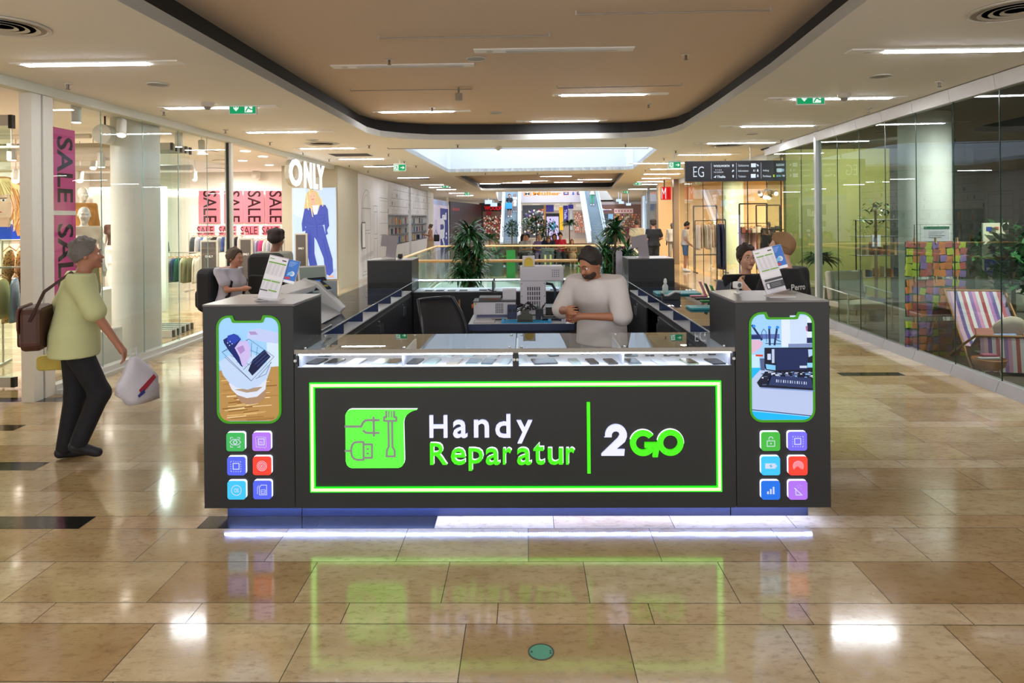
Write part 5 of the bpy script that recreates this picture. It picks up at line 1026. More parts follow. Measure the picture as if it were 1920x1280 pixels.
m_ = MB(); m_.box(-.012, .182, .002, .1, -.012, .152); o = m_.build('display_housing', mat('#9fb0b2', .3), t, bev=.01); o.location = (-.03, .36, .2); o.rotation_euler = (math.radians(-45), 0, math.radians(50))
t = T('pos_terminal', 'tilted touch screen on a white stand beside the cutting plotter', 'screen', (-1.84, 5.95, 1.064)); R_ = (RZ(28) @ RX(-25)).to_4x4()
m_ = MB(); m_.box(-.11, .11, 0, .015, .06, .4); o = m_.build('screen', mat('#8a9a94', .1, noise=.02), t, bev=.004); o.matrix_local = R_
m_ = MB(); m_.box(-.125, .125, .012, .03, .04, .42); o = m_.build('frame', mat('#d5d6d4', .35), t, bev=.006); o.matrix_local = R_
m_ = MB(); m_.box(-.06, .06, -.03, .16, 0, .06); m_.build('stand', mat('#d5d6d4', .35), t, bev=.01)
p = onz(612, 607, 1.063); m_ = MB(); m_.box(-1.6, -1.44, 4.78, 5.05, 1.063, 1.075); tag(m_.build('closed_laptop', mat('#3a3638', .3), bev=.004), 'dark flat laptop lying on the left counter behind the front tower', 'laptop')
# ---- desk ----
t = T('work_desk', 'navy work desk with white top in the middle of the kiosk', 'desk', (0, 0, 0))
m_ = MB(); m_.box(-.52, .43, 6.12, 7.25, .86, .9); m_.build('desk_top', mat('#c9cbcf', .4), t)
m_ = MB(); m_.box(-.52, .43, 6.115, 6.12, .84, .9); m_.build('front_edge', mat('#2d3858', .4), t)
m_ = MB(); m_.box(-.5, .41, 6.2, 6.22, .7, .86); m_.build('apron', mat('#1f2740', .4), t)
for x in (-.5, .39):
    for y in (6.16, 7.2): m_ = MB(); m_.box(x - .0, x + .03, y - .02, y + .02, 0, .86); m_.build('leg', AN, t)
DZ = .9
def on(u, v, z=DZ): return onz(u, v, z)
WM = mat('#c9c6cf', .4, noise=.02); 
t = T('laser_machine', 'tall white laser machine with overhanging arm on the work desk', 'machine', (.07, 6.75, DZ))
m_ = MB(); m_.box(-.125, .125, -.12, .16, .01, .47); m_.build('column', WM, t, bev=.008)
m_ = MB(); m_.box(-.125, .3, -.125, .16, .33, .475); m_.build('arm', WM, t, bev=.015)
m_ = MB(); 
for j in range(6):
    for k in range(5): m_.box(-.055 + j * .022, -.043 + j * .022, -.1225, -.119, .06 + k * .046, .095 + k * .046)
m_.build('vent_slots', mat('#3f3f48', .6), t)
m_ = MB()
for j in range(4):
    for k in range(4): m_.cyl((.19 + j * .02, -.128, .38 + k * .02), (.19 + j * .02, -.124, .38 + k * .02), .005, n=6)
m_.build('vent_holes', mat('#3f3f48', .6), t)
m_ = MB()
for x in (-.11, .11):
    for z in (.06, .19, .31, .44): m_.cyl((x, -.123, z), (x, -.119, z), .005, n=8)
m_.build('screw', mat('#55555c', .4), t)
m_ = MB(); m_.quad((.13, -.1, .1), (.29, -.1, .1), (.29, -.1, .33), (.13, -.1, .33)); m_.quad((.29, -.1, .1), (.29, .14, .1), (.29, .14, .33), (.29, -.1, .33)); m_.build('acrylic_guard', glass('#e9eef2', 1.5), t)
m_ = MB(); m_.tube([(.13, 0, .3), (.19, 0, .29), (.22, 0, .24), (.22, 0, .12)], .014, 8); m_.build('hose', mat('#3a4252', .4), t)
m_ = MB(); m_.box(.12, .3, -.12, .15, 0, .08); m_.build('base', BLK, t)
t = T('yellow_card_box', 'small white box with a yellow picture on top of the laser machine', 'box', (.03, 6.7, DZ + .476)); m_ = MB(); m_.box(-.06, .06, -.04, .05, 0, .1); m_.build('box', mat('#d5d0cf', .5), t)
A = Art(.0008); A.circ(0, .045, .044, '#d6b93a', 20); A.poly([(-.046, .003), (.046, .003), (.042, .05), (-.042, .05)], '#d6b93a'); A.ring(0, .055, .02, .026, '#c0912c', 20, 160); A.build('picture', attr_mat(0), t).location = (0, -.041, 0)
t = T('separator_machine', 'long white machine with black top and vents on the left of the desk', 'machine', (-.3, 6.62, DZ))
m_ = MB(); m_.box(-.2, .2, -.12, .14, .03, .15); m_.build('body', mat('#cfced6', .4), t, bev=.005)
m_ = MB(); m_.box(-.205, .2, -.125, .145, .15, .158); m_.build('top_plate', mat('#3a3c38', .4), t); m_ = MB(); m_.box(-.15, .06, -.1, .1, .158, .19); m_.build('heater_plate', mat('#4b4d49', .4), t); m_ = MB(); m_.box(-.1, .05, -.11, -.1, .172, .182); m_.build('slot', mat('#7a3c28', .5), t)
m_ = MB()
for j in range(6):
    for k in range(6): m_.box(.01 + j * .013, .018 + j * .013, -.1225, -.12, .045 + k * .016, .056 + k * .016)
m_.build('vent_slots', mat('#33343c', .6), t); m_ = MB(); m_.cyl((-.205, -.02, .1), (-.225, -.02, .1), .02, n=14); m_.build('orange_knob', mat('#d9702c', .4), t)
m_ = MB(); m_.cyl((-.18, -.124, .135), (-.18, -.12, .135), .009, n=12); m_.build('yellow_badge', mat('#b9a32c', .4), t)
m_ = MB(); m_.box(-.17, .17, -.09, .1, 0, .03); m_.build('foot', mat('#6b7090', .5), t)
t = T('white_control_box', 'white cube shaped box on the back of the vented machine', 'box', (-.2 + .03, 6.66, DZ + .158)); m_ = MB(); m_.box(-.055, .075, -.06, .07, 0, .1); m_.build('box', mat('#cfcdd4', .4), t, bev=.004)
m_ = MB(); m_.tube([(-.055, 0, .06), (-.12, -.01, .07), (-.2, -.02, .1)], .006, 6); m_.cb(-.13, -.01, .075, .03, .02, .02); m_.build('arm', mat('#3a3a40', .4), t)
t = T('desk_speaker', 'pair of small dark navy speakers in front of the vented machine', 'speaker', (-.13, 6.42, DZ)); m_ = MB(); m_.box(-.045, .045, 0, .06, 0, .13); m_.build('body', mat('#2a3152', .45), t, bev=.004); m_ = MB(); m_.cyl((-.02, -.004, .08), (-.02, 0, .08), .016, n=14); m_.cyl((.022, -.004, .08), (.022, 0, .08), .016, n=14); m_.build('cone', BLK, t)
t = T('repair_mat', 'bright blue silicone repair mat near the front edge of the desk', 'mat', (.0, 6.22, DZ)); m_ = MB(); m_.box(-.22, .23, -.07, .13, 0, .006); m_.build('sheet', mat('#1fa0e0', .45), t, bev=.003); m_ = MB(); m_.box(-.225, -.2, -.075, .13, .006, .022); m_.box(.2, .23, -.075, .13, .006, .022); m_.build('raised_rim', mat('#2aaae8', .45), t, bev=.006)
t = T('phone_clamp', 'dark olive angled phone holder standing on the blue mat', 'holder', (-.01, 6.25, DZ + .006)); m_ = MB(); m_.prism([(-.07, 0), (.07, 0), (.07, .06), (.04, .07), (.035, .1), (-.02, .1), (-.03, .065), (-.07, .05)], 'y', -.01, .0); m_.build('plate', mat('#45483c', .4), t, bev=.002); m_ = MB(); m_.box(-.07, .07, -.07, 0, 0, .012); m_.build('foot', mat('#2b2d28', .4), t)
t = T('pen_cup', 'black cup with pens and tweezers on the desk', 'pen holder', (.125, 6.35, DZ)); m_ = MB(); m_.box(-.036, .036, -.03, .03, 0, .105); m_.build('cup', mat('#1b1d26', .4), t, bev=.004)
for k, (dx, dy, c) in enumerate(((.02, .0, '#1a1a1a'), (-.01, .01, '#3c8a5a'), (.03, .01, '#1c1c22'), (.0, -.01, '#6a6a72'))): m_ = MB(); m_.cyl((dx * .4, dy, .08), (dx * 2, dy, .14 + .01 * k), .005, n=7); m_.build('pen', mat(c, .4), t)
t = T('torch_lamp', 'black cylindrical torch lying on the desk behind the mat', 'torch', (.235, 6.3, DZ)); m_ = MB(); m_.cyl((-.09, 0, .022), (.06, 0, .022), .02, n=18); m_.build('body', mat('#1c1e28', .3), t, smooth=True); m_ = MB(); m_.cyl((-.095, 0, .022), (-.09, 0, .022), .021, n=18); m_.build('end_cap', mat('#b9bcc6', .3), t); m_ = MB(); m_.cyl((.06, 0, .026), (.1, 0, .026), .026, n=18); m_.build('lamp_head', mat('#2a3570', .3), t, smooth=True)
t = T('glue_bottle', 'small clear bottle with yellow nozzle at the right of the desk', 'bottle', (.34, 6.19, DZ)); m_ = MB(); m_.lathe([(.018, 0), (.02, .005), (.02, .075), (.008, .085), (.008, .1)], n=18); m_.build('body', mat('#c3c8dc', .2), t, smooth=True); m_ = MB(); m_.cyl((0, 0, .1), (0, 0, .135), .006, .002, n=10); m_.build('nozzle', mat('#c9b45a', .4), t)
t = T('tape_ring', 'red ring of tape beside the clear bottle', 'tape roll', (.385, 6.28, DZ + .006)); m_ = MB(); m_.tube([(.035 * math.cos(a * PI / 12), .025 * math.sin(a * PI / 12), 0) for a in range(24)], .006, 8, closed=True); tag(t, t['label'], 'tape roll'); m_.build('ring', mat('#b8433f', .4), t, smooth=True)
t = T('open_case_tray', 'flat white phone part tray at the left front of the desk', 'tray', (-.36, 6.27, DZ)); m_ = MB(); m_.box(-.12, .08, -.1, .08, 0, .004); m_.build('base', mat('#8f8f93', .4), t); m_ = MB(); m_.box(-.11, .07, -.09, .07, .004, .007); m_.build('sheet', mat('#cdccd2', .4), t)
t = T('tool_pile', 'tweezers and small tools lying beside the white tray', 'tools', (-.26, 6.38, DZ)); m_ = MB(); m_.cyl((-.06, 0, .006), (.04, .02, .008), .004, n=6); m_.build('tweezers', HAND, t); m_ = MB(); m_.cyl((-.03, -.03, .006), (.07, -.02, .006), .005, n=6); m_.build('screwdriver', mat('#33343a', .4), t)
t = T('cable_tangle', 'tangle of black cables between the two white machines', 'cable', (-.03, 6.6, DZ)); r = random.Random(5)
for k in range(6):
    pts = [(-.09 + r.random() * .05, r.uniform(-.05, .05), .02 + r.random() * .05)]
    for q in range(6): pts.append((-.08 + q * .045 + r.uniform(-.02, .02), r.uniform(-.08, .06), .03 + .09 * math.sin(q * .6 + k) ** 2 + r.random() * .03))
    m_ = MB(); m_.tube(pts, .005, 6); m_.build('cable', BLK, t, smooth=True)
# office chair
t = T('office_chair', 'black mesh-backed office chair standing left of the desk', 'chair', (-.78, 6.02, 0), math.radians(35))
m_ = MB(); vs = []; n = 8
for j in range(9):
    f = j / 8; z = .62 + .52 * f; hw = .23 * (1 - .25 * f ** 3) * (1 - .1 * (1 - f)); yy = -.05 - .1 * math.sin(f * PI) + .14 * f
    for i in range(n + 1): q = i / n * 2 - 1; vs.append((q * hw, yy + .05 * q * q * -1, z))
m_.add(vs, [(j * 9 + i, j * 9 + i + 1, (j + 1) * 9 + i + 1, (j + 1) * 9 + i) for j in range(8) for i in range(8)]); o = m_.build('backrest_mesh', mat('#1c1d20', .7), t, smooth=True); sm = o.modifiers.new('s', 'SOLIDIFY'); sm.thickness = .012
rim = [vs[i] for i in range(9)] + [vs[j * 9 + 8] for j in range(1, 9)] + [vs[72 + i] for i in range(7, -1, -1)] + [vs[j * 9] for j in range(7, 0, -1)]
m_ = MB(); m_.tube(rim, .014, 8, closed=True); m_.build('backrest_frame', mat('#2b2e36', .3), t, smooth=True)
m_ = MB(); m_.prism(rrect(-.24, -.3, .24, .16, .08), 'z', .5, .56); m_.build('seat', mat('#17181a', .8), t, bev=.02)
m_ = MB(); m_.cyl((0, -.06, .12), (0, -.06, .5), .028, n=14); m_.box(-.03, .03, -.06, .04, .47, .5); m_.tube([(0, 0, .48), (0, .02, .56), (0, -.06, .66)], .022, 8); m_.build('column', BLK, t)
for k in range(5):
    a = k * 2 * PI / 5; m_ = MB(); m_.cyl((0, -.06, .12), (.28 * math.cos(a), -.06 + .28 * math.sin(a), .07), .025, .015, n=8); l = m_.build('base_arm', BLK, t); m_ = MB(); m_.cyl((.28 * math.cos(a) - .015, -.06 + .28 * math.sin(a), .03), (.28 * math.cos(a) + .015, -.06 + .28 * math.sin(a), .03), .03, n=12); m_.build('caster', BLK, l)
# ---- right counter things ----
GZ = 1.0635
def bx_thing(name, label, cat, u, v, sx, sy, sz, c, rz=0, bev=.004, z=GZ):
    p = onz(u, v, z); m_ = MB(); m_.box(-sx / 2, sx / 2, 0, sy, 0, sz); o = m_.build(name, mat(c, .4), bev=bev); o.location = (p.x, p.y, z); o.rotation_euler = (0, 0, math.radians(rz)); tag(o, label, cat); return o
TEAL = '#3fa3ae'
t = T('silicone_pad', 'large teal pad lying near the far end of the right counter', 'pad', (1.54, 7.0, GZ)); m_ = MB(); m_.prism(rrect(-.22, -.14, .22, .14, .02), 'z', 0, .016); m_.build('pad', mat(TEAL, .4), t, bev=.004)
p = onz(1302, 588, GZ); t = T('silicone_pad', 'small teal pad with a slot on the near part of the right counter', 'pad', (1.51, 5.85, GZ)); m_ = MB(); m_.prism(rrect(-.13, -.09, .13, .09, .015), 'z', 0, .018); m_.build('pad', mat(TEAL, .4), t, bev=.004); m_ = MB(); m_.box(-.05, .05, -.01, .03, .018, .019); m_.build('slot', mat('#22707c', .5), t)
t = T('spray_bottle', 'small white spray bottle standing on the large teal pad', 'bottle', (1.42, 6.98, GZ + .016)); m_ = MB(); m_.lathe([(.028, 0), (.03, .01), (.03, .06), (.015, .085), (.014, .1)], n=20); m_.build('body', mat('#cfd6d6', .2), t, smooth=True); m_ = MB(); m_.lathe([(.018, .098), (.014, .13), (.008, .14)], n=16); m_.build('cap', mat('#eceeee', .3), t, smooth=True)
t = T('tape_dispenser', 'grey and black tape dispenser at the edge of the right counter', 'tape dispenser', (1.38, 6.5, GZ)); m_ = MB(); m_.prism([(-.09, 0), (.08, 0), (.08, .06), (.03, .065), (-.03, .03), (-.07, .03), (-.085, .06), (-.1, .06)], 'y', -.03, .03); m_.build('body', mat('#2c2e34', .4), t, bev=.004); m_ = MB(); m_.prism([(-.1, .06), (-.085, .06), (-.07, .035), (-.03, .035), (.03, .07), (.08, .066), (.08, .074), (.03, .08), (-.03, .045), (-.065, .045), (-.085, .072), (-.1, .072)], 'y', -.032, .032); m_.build('top_shell', mat('#b5b8bb', .35), t)
for k, (y, c, l) in enumerate(((6.75, '#d98a9a', 'pink L-shaped phone stand, farthest of the three'), (6.55, '#23252a', 'black L-shaped phone stand between the pink and green ones'), (6.35, '#2fa85a', 'green L-shaped phone stand, nearest of the three'))):
    t = T('phone_stand', l + ' on the right counter', 'phone stand', (1.72, y, GZ), 0, 'coloured phone stands on the right counter'); m_ = MB(); m_.box(-.1, .06, -.04, .04, 0, .008); m_.build('foot', mat(c, .4), t); m_ = MB(); m_.box(-.004, .004, -.04, .04, 0, .15, RY(-22)); m_.build('back_plate', mat(c, .4), t).location = (.02, 0, 0)
t = T('display_tablet', 'tall grey tablet screen leaning back on the right counter', 'tablet', (1.72, 6.05, GZ), math.radians(-40)); m_ = MB(); m_.box(-.07, .07, -.004, .004, 0, .23, RX(-18), (0, 0, 0)); m_.build('case', mat('#8e9097', .3), t, bev=.003); m_ = MB(); m_.box(-.06, .06, -.0055, -.004, .015, .215, RX(-18), (0, 0, 0)); m_.build('screen', mat('#565b66', .1), t); m_ = MB(); m_.box(-.05, .05, -.02, .09, 0, .01); m_.build('stand', mat('#cfd4e0', .2), t)
t = T('tablet_on_stand', 'white framed tablet tilted on a clear stand on the right counter', 'tablet', (1.66, 5.45, GZ), math.radians(25)); R_ = (RX(-58)).to_4x4()
m_ = MB(); m_.prism(rrect(-.13, 0, .13, .19, .03), 'y', 0, .016); o = m_.build('frame', mat('#dcd8d2', .4), t, bev=.003); o.matrix_local = Matrix.Translation((0, -.05, .09)) @ R_
A = Art(.0006); A.rect(-.1, .02, .1, .17, '#1b1c22'); A.rect(-.095, .025, .095, .165, '#c3c9d0'); A.rect(-.06, .03, .01, .09, '#8f9ad8'); o = A.build('screen', attr_mat(.15, .15), t); o.matrix_local = Matrix.Translation((0, -.05, .09)) @ R_
m_ = MB(); m_.cyl((0, .03, .0), (0, .0, .12), .03, n=14); m_.box(-.07, .07, -.05, .09, 0, .006); m_.build('stand', mat('#cdd4e4', .15), t)
p = onz(1262, 560, .957); 
t = T('spray_bottle', 'blue-liquid spray bottle in the open bay of the right counter', 'bottle', (1.4, 6.75, .62)); m_ = MB(); m_.lathe([(.04, 0), (.045, .01), (.045, .15), (.018, .19), (.016, .22)], n=20); m_.build('body', mat('#3f6f86', .2), t, smooth=True); m_ = MB(); m_.lathe([(.02, .215), (.018, .245)], n=16); m_.build('cap', mat('#c9d3d8', .3), t, smooth=True)
m_ = MB(); m_.box(1.27, 1.78, 6.54, 7.12, .6, .618); m_.box(1.27, 1.78, 6.54, 7.12, .42, .438); tag(m_.build('bay_shelf', AN), 'dark shelves inside the open bay of the right counter', 'shelf')
t = T('brown_roll', 'brown crumpled paper bundle on the lower shelf of the open bay', 'bundle', (1.38, 6.85, .438)); m_ = MB(); m_.sph((0, 0, .06), .07, 12, (1.2, 1, .85)); m_.build('paper', mat('#6b4a30', .8, noise=.4, scale=30), t, smooth=True)
for k, (u, v, c, w_, l) in enumerate(((1256, 562, '#49506a', .12, 'dark blue box in the glass case of the right counter, farthest'), (1262, 574, '#d9dde2', .12, 'white phone box in the glass case of the right counter'), (1292, 593, '#3a3d44', .04, 'small dark part in the glass case of the right counter'))):
    p = onz(u, v, .958); bx_thing('small_box', l, 'box', u, v, w_, .08, .025, c, 10, z=.958)
for k, (x, y, c) in enumerate(((-1.6, 8.3, '#24262c'), (-1.62, 7.6, '#2c3038'), (-1.6, 6.9, '#32343a'), (-1.64, 6.3, '#24262c'), (-1.6, 5.8, '#2c3038'))):
    o = MB(); o.box(-.08, .05, -.05, .09, 0, .01); o = o.build('display_phone', mat(c, .3), bev=.003); o.location = (x, y, .958); tag(o, 'dark phone in the glass case of the left counter', 'phone', 'dark phones in the left glass case')
for k, u in enumerate((804, 824, 846, 868, 905, 1040, 1062)):
    p = onz(u, 545.5, .941); o = MB(); o.box(-.05, .05, -.04, .06, 0, .009); o = o.build('display_phone', mat(('#6d7278', '#3b4048', '#8a9096')[k % 3], .3), bev=.002); o.location = (p.x, 8.62, .941); tag(o, 'phone lying in the lit rear display case', 'phone', 'phones in the rear display case')
# ring magnifier / small lamp at right
t = T('scale_lamp', 'black curved lamp arm with white card beside the right rear tower', 'lamp', (1.18, 8.7, 1.062)); m_ = MB(); m_.tube([(-.06, 0, 0), (-.06, 0, .32), (-.03, 0, .38), (.02, 0, .4), (.07, 0, .4)], .012, 8); m_.build('arm', BLK, t, smooth=True)
m_ = MB(); m_.prism(rrect(-.03, .03, .05, .36, .03), 'y', 0, .01); m_.build('card', mat('#c9c6d6', .4), t); m_ = MB(); m_.cyl((.06, 0, .39), (.09, 0, .41), .016, n=10); m_.build('red_tip', mat('#8a2a28', .4), t)
m_ = MB(); m_.box(-.09, .07, -.05, .06, 0, .01); m_.build('base', mat('#c9c6d6', .4), t)
# ================= PEOPLE =================
def sdf_mesh(prims, res, cuts=()):
    P = [np.array(c, float) for p in prims for c in (p[1:3] if p[0] == 'c' else (p[1],))]
    rmax = max((max(p[3], p[4]) if p[0] == 'c' else max(p[2])) for p in prims) + .03
    lo = np.min(P, 0) - rmax; hi = np.max(P, 0) + rmax; n = np.ceil((hi - lo) / res).astype(int) + 2
    D = np.full(n, 1.0, np.float32); ax = [lo[i] + res * np.arange(n[i]) for i in range(3)]
    for p in prims:
        if p[0] == 'c': a = np.array(p[1], float); b = np.array(p[2], float); R = max(p[3], p[4]); k = p[5] if len(p) > 5 else .03; l = np.minimum(a, b) - R - k - res; h = np.maximum(a, b) + R + k + res
        else: c = np.array(p[1], float); R = max(p[2]); k = p[4] if len(p) > 4 else .03; l = c - R - k - res; h = c + R + k + res
        i0 = np.maximum(((l - lo) / res).astype(int), 0); i1 = np.minimum(((h - lo) / res).astype(int) + 2, n)
        X, Y, Z = np.meshgrid(ax[0][i0[0]:i1[0]], ax[1][i0[1]:i1[1]], ax[2][i0[2]:i1[2]], indexing='ij'); Q = np.stack((X, Y, Z), -1)
        if p[0] == 'c':
            ba = b - a; t = np.clip(((Q - a) @ ba) / max(ba @ ba, 1e-9), 0, 1); d = np.linalg.norm(Q - a - t[..., None] * ba, axis=-1) - (p[3] + (p[4] - p[3]) * t)
        else:
            q = Q - c
            if len(p) > 3 and p[3] is not None: q = q @ np.array(p[3])  # columns: local axes
            r = np.array(p[2]); k0 = np.linalg.norm(q / r, axis=-1); k1 = np.linalg.norm(q / r ** 2, axis=-1); d = k0 * (k0 - 1) / np.maximum(k1, 1e-6)
        s = tuple(slice(i0[i], i1[i]) for i in range(3)); E_ = D[s]; hh = np.clip(.5 + .5 * (E_ - d) / k, 0, 1); D[s] = E_ * (1 - hh) + d * hh - k * hh * (1 - hh)
    if cuts:
        X, Y, Z = np.meshgrid(*ax, indexing='ij')
        for pt, nn in cuts: D = np.maximum(D, (X - pt[0]) * nn[0] + (Y - pt[1]) * nn[1] + (Z - pt[2]) * nn[2])
    D = np.where(np.abs(D) < 1e-7, 1e-7, D); ins = D < 0
    cnt = sum(ins[i:n[0] - 1 + i, j:n[1] - 1 + j, k:n[2] - 1 + k].astype(np.int8) for i in (0, 1) for j in (0, 1) for k in (0, 1))
    act = (cnt > 0) & (cnt < 8); idx = np.argwhere(act); vid = np.full(act.shape, -1, int); vid[act] = np.arange(len(idx)); acc = np.zeros((len(idx), 3)); num = np.zeros(len(idx))
    C = [(i, j, k) for i in (0, 1) for j in (0, 1) for k in (0, 1)]
    for a in C:
        for b in C:
            if sum(abs(a[i] - b[i]) for i in range(3)) == 1 and a < b:
                da = D[tuple((idx + a).T)]; db = D[tuple((idx + b).T)]; m = (da < 0) != (db < 0); t = da[m] / (da[m] - db[m]); acc[m] += idx[m] + np.array(a) + t[:, None] * (np.array(b) - np.array(a)); num[m] += 1
    V = acc / np.maximum(num, 1)[:, None] * res + lo; Fc = []
    for axi in range(3):
        o = [i for i in range(3) if i != axi]; sl0 = [slice(None)] * 3; sl1 = [slice(None)] * 3; sl0[axi] = slice(0, -1); sl1[axi] = slice(1, None)
        A_ = ins[tuple(sl0)]; B_ = ins[tuple(sl1)]; e = np.argwhere(A_ != B_); e = e[(e[:, o[0]] > 0) & (e[:, o[1]] > 0) & (e[:, o[0]] < n[o[0]] - 1) & (e[:, o[1]] < n[o[1]] - 1)]
        u = np.zeros(3, int); v = np.zeros(3, int); u[o[0]] = 1; v[o[1]] = 1; q = np.stack([vid[tuple((e - a_).T)] for a_ in (u * 0, u, u + v, v)], 1); fl_ = ins[tuple(e.T)]
        if axi == 1: fl_ = ~fl_
        q[~fl_] = q[~fl_][:, ::-1]; Fc.append(q)
    Fc = np.concatenate(Fc); return V, Fc[(Fc >= 0).all(1)]
def sdf_obj(name, prims, res, m, parent, cuts=()):
    V, Fc = sdf_mesh(prims, res, cuts); me = bpy.data.meshes.new(name); me.from_pydata(V.tolist(), [], Fc.tolist()); me.materials.append(m)
    me.polygons.foreach_set('use_smooth', [True] * len(me.polygons)); o = bpy.data.objects.new(name, me); COL.objects.link(o); o.parent = parent; return o
def V_(*a): return np.array(a, float)
BASE = dict(pelvis=(0, 0, .95), waist=(0, 0, 1.08), chest=(0, 0, 1.3), neck=(0, .01, 1.46), head=(0, -.015, 1.63),
            shL=(.17, .01, 1.415), elL=(.215, .03, 1.14), wrL=(.23, -.04, .9), shR=(-.17, .01, 1.415), elR=(-.215, .03, 1.14), wrR=(-.23, -.04, .9),
            hipL=(.088, 0, .92), knL=(.1, -.015, .5), anL=(.105, .02, .085), hipR=(-.088, 0, .92), knR=(-.1, -.015, .5), anR=(-.105, .02, .085), toeL=(.115, -.13, .03), toeR=(-.115, -.13, .03))
SIT = dict(pelvis=(0, 0, .52), waist=(0, .02, .66), chest=(0, .0, .87), neck=(0, -.01, 1.03), head=(0, -.06, 1.19), shL=(.17, 0, .98), shR=(-.17, 0, .98), elL=(.22, -.08, .72), elR=(-.22, -.08, .72), wrL=(.06, -.3, .7), wrR=(-.06, -.3, .7),
           hipL=(.09, -.02, .5), hipR=(-.09, -.02, .5), knL=(.11, -.42, .5), knR=(-.11, -.42, .5), anL=(.1, -.4, .085), anR=(-.1, -.4, .085), toeL=(.1, -.55, .03), toeR=(-.1, -.55, .03))
SKIN = '#c98f70'
def nrm(v): return v / (np.linalg.norm(v) + 1e-9)
def person(label, loc, facing=0, H=1.75, pose=None, base=None, skin=SKIN, hair='#2c211c', hairstyle='short', shirt='#888888', sleeve=.62, hem=-.02, loose=.016, pants='#22252c', leglen=1.0, shoes='#d9d9d6', yaw=0, pitch=0, belly=0, res=.02, dress=None, name='person', cat='person', fem=False, mannequin=False, group=None, fingers=None, beard=None, skirt=None, sk_len=.45):
    J = {k: V_(*v) for k, v in dict(BASE, **(base or {})).items()}
    for k, v in (pose or {}).items(): J[k] = V_(*v)
    sc = H / 1.75; t = T(name, label, cat, loc, math.radians(facing), group); t.scale = (sc, sc, sc)
    lat = nrm(J['shL'] - J['shR']); lp = nrm(J['hipL'] - J['hipR']); wS = .86 if fem else 1
    def torso(g, b=0):
        pr = [('e', J['pelvis'] + V_(0, 0, .02), (.155 + g, .115 + g, .12 + g), None, .05)]
        for s in (-1, 1):
            pr.append(('c', J['pelvis'] + lp * s * .06 + V_(0, 0, .03), J['waist'] + lat * s * .045, .1 + g, .092 * wS + g, .05)); pr.append(('c', J['waist'] + lat * s * .045, J['chest'] + lat * s * .07, .092 * wS + g, .1 * wS + g, .05))
        pr.append(('c', J['shR'] + lat * .02, J['shL'] - lat * .02, .055 + g, .055 + g, .05)); pr.append(('c', J['chest'], J['neck'] - V_(0, 0, .05), .09 + g, .06 + g, .05))
        if fem:
            fwd = np.cross(lat, V_(0, 0, 1)) ; fwd = -nrm(np.cross(V_(0, 0, 1), lat)) * -1; f_ = nrm(np.cross(lat, V_(0, 0, 1)))
            for s in (-1, 1): pr.append(('e', J['chest'] + lat * s * .07 + f_ * .07 + V_(0, 0, -.02), (.06 + g, .055 + g, .06 + g), None, .03))
        if belly: f_ = nrm(np.cross(lat, V_(0, 0, 1))); pr.append(('e', J['waist'] + f_ * .05 * belly, (.13 + g, .1 + g, .13 + g), None, .05))
        return pr
    # face frame
    ry = math.radians(yaw); rp = math.radians(pitch); Rh = np.array((Matrix.Rotation(ry, 3, 'Z') @ Matrix.Rotation(rp, 3, 'X')))
    def hp(x, y, z): return J['head'] + Rh @ V_(x, y, z)
    head = [('e', hp(0, .012, .02), (.076, .095, .1), Rh, .03), ('e', hp(0, -.035, -.045), (.055, .055, .06), Rh, .03), ('c', hp(0, -.075, -.095), hp(0, -.07, -.09), .02, .022, .02), ('c', J['neck'] - V_(0, 0, .04), hp(0, .01, -.07), .056 * wS, .052 * wS, .03)]
    if not mannequin or True:
        head += [('c', hp(0, -.084, .0), hp(0, -.104, -.032), .009, .013, .012), ('e', hp(0, -.082, .022), (.05, .016, .012), Rh, .02), ('e', hp(.034, -.07, -.03), (.022, .018, .02), Rh, .02), ('e', hp(-.034, -.07, -.03), (.022, .018, .02), Rh, .02),
                 ('e', hp(.079, .012, -.008), (.008, .018, .03), Rh, .006), ('e', hp(-.079, .012, -.008), (.008, .018, .03), Rh, .006), ('c', hp(-.018, -.088, -.058), hp(.018, -.088, -.058), .007, .007, .008)]
    limbs = []
    for s in 'LR':
        limbs += [('c', J['sh' + s], J['el' + s], .047 * wS, .037 * wS, .03), ('c', J['el' + s], J['wr' + s], .038 * wS, .025 * wS, .02), ('c', J['hip' + s], J['kn' + s], .083, .055, .035), ('c', J['kn' + s], J['kn' + s] * .45 + J['an' + s] * .55, .053, .047, .03), ('c', J['kn' + s] * .45 + J['an' + s] * .55, J['an' + s], .047, .034, .03), ('c', J['an' + s] + V_(0, .02, -.03), J['toe' + s], .036, .026, .02)]
        d = nrm(J['wr' + s] - J['el' + s]); side = nrm(np.cross(d, V_(0, 0, 1) if abs(d[2]) < .8 else V_(0, 1, 0))); up = np.cross(side, d)
        if abs(d[2]) >= .8: side, up = up, side
        w0 = J['wr' + s]; curl = (fingers or {}).get(s, .5); inn = side * (1 if (side @ (V_(0, 0, 1.) - w0 * 1)) > 0 else -1)
        limbs.append(('c', w0, w0 + d * .05, .024, .03, .015)); sg = 1 if s == 'L' else -1
        limbs.append(('e', w0 + d * .055, (.04, .017, .045), np.stack((up, side, d), 1), .012))
        if res < .012:
            for q in range(4):
                o_ = (q - 1.5) * .0205; f0 = w0 + d * .085 + up * o_; L1 = .042 - abs(q - 1.2) * .004; d2 = nrm(d + inn * curl * 1.0); d3 = nrm(d + inn * curl * 3.5)
                f1 = f0 + d2 * L1; f2 = f1 + d3 * L1 * .9; limbs += [('c', f0, f1, .0095, .0088, .005), ('c', f1, f2, .0088, .0075, .004)]
            limbs += [('c', w0 + d * .03 - up * .028, w0 + d * .07 - up * .052 + inn * .012, .012, .0095, .008), ('c', w0 + d * .07 - up * .052 + inn * .012, w0 + d * .1 - up * .05 + inn * .025, .0095, .008, .004)]
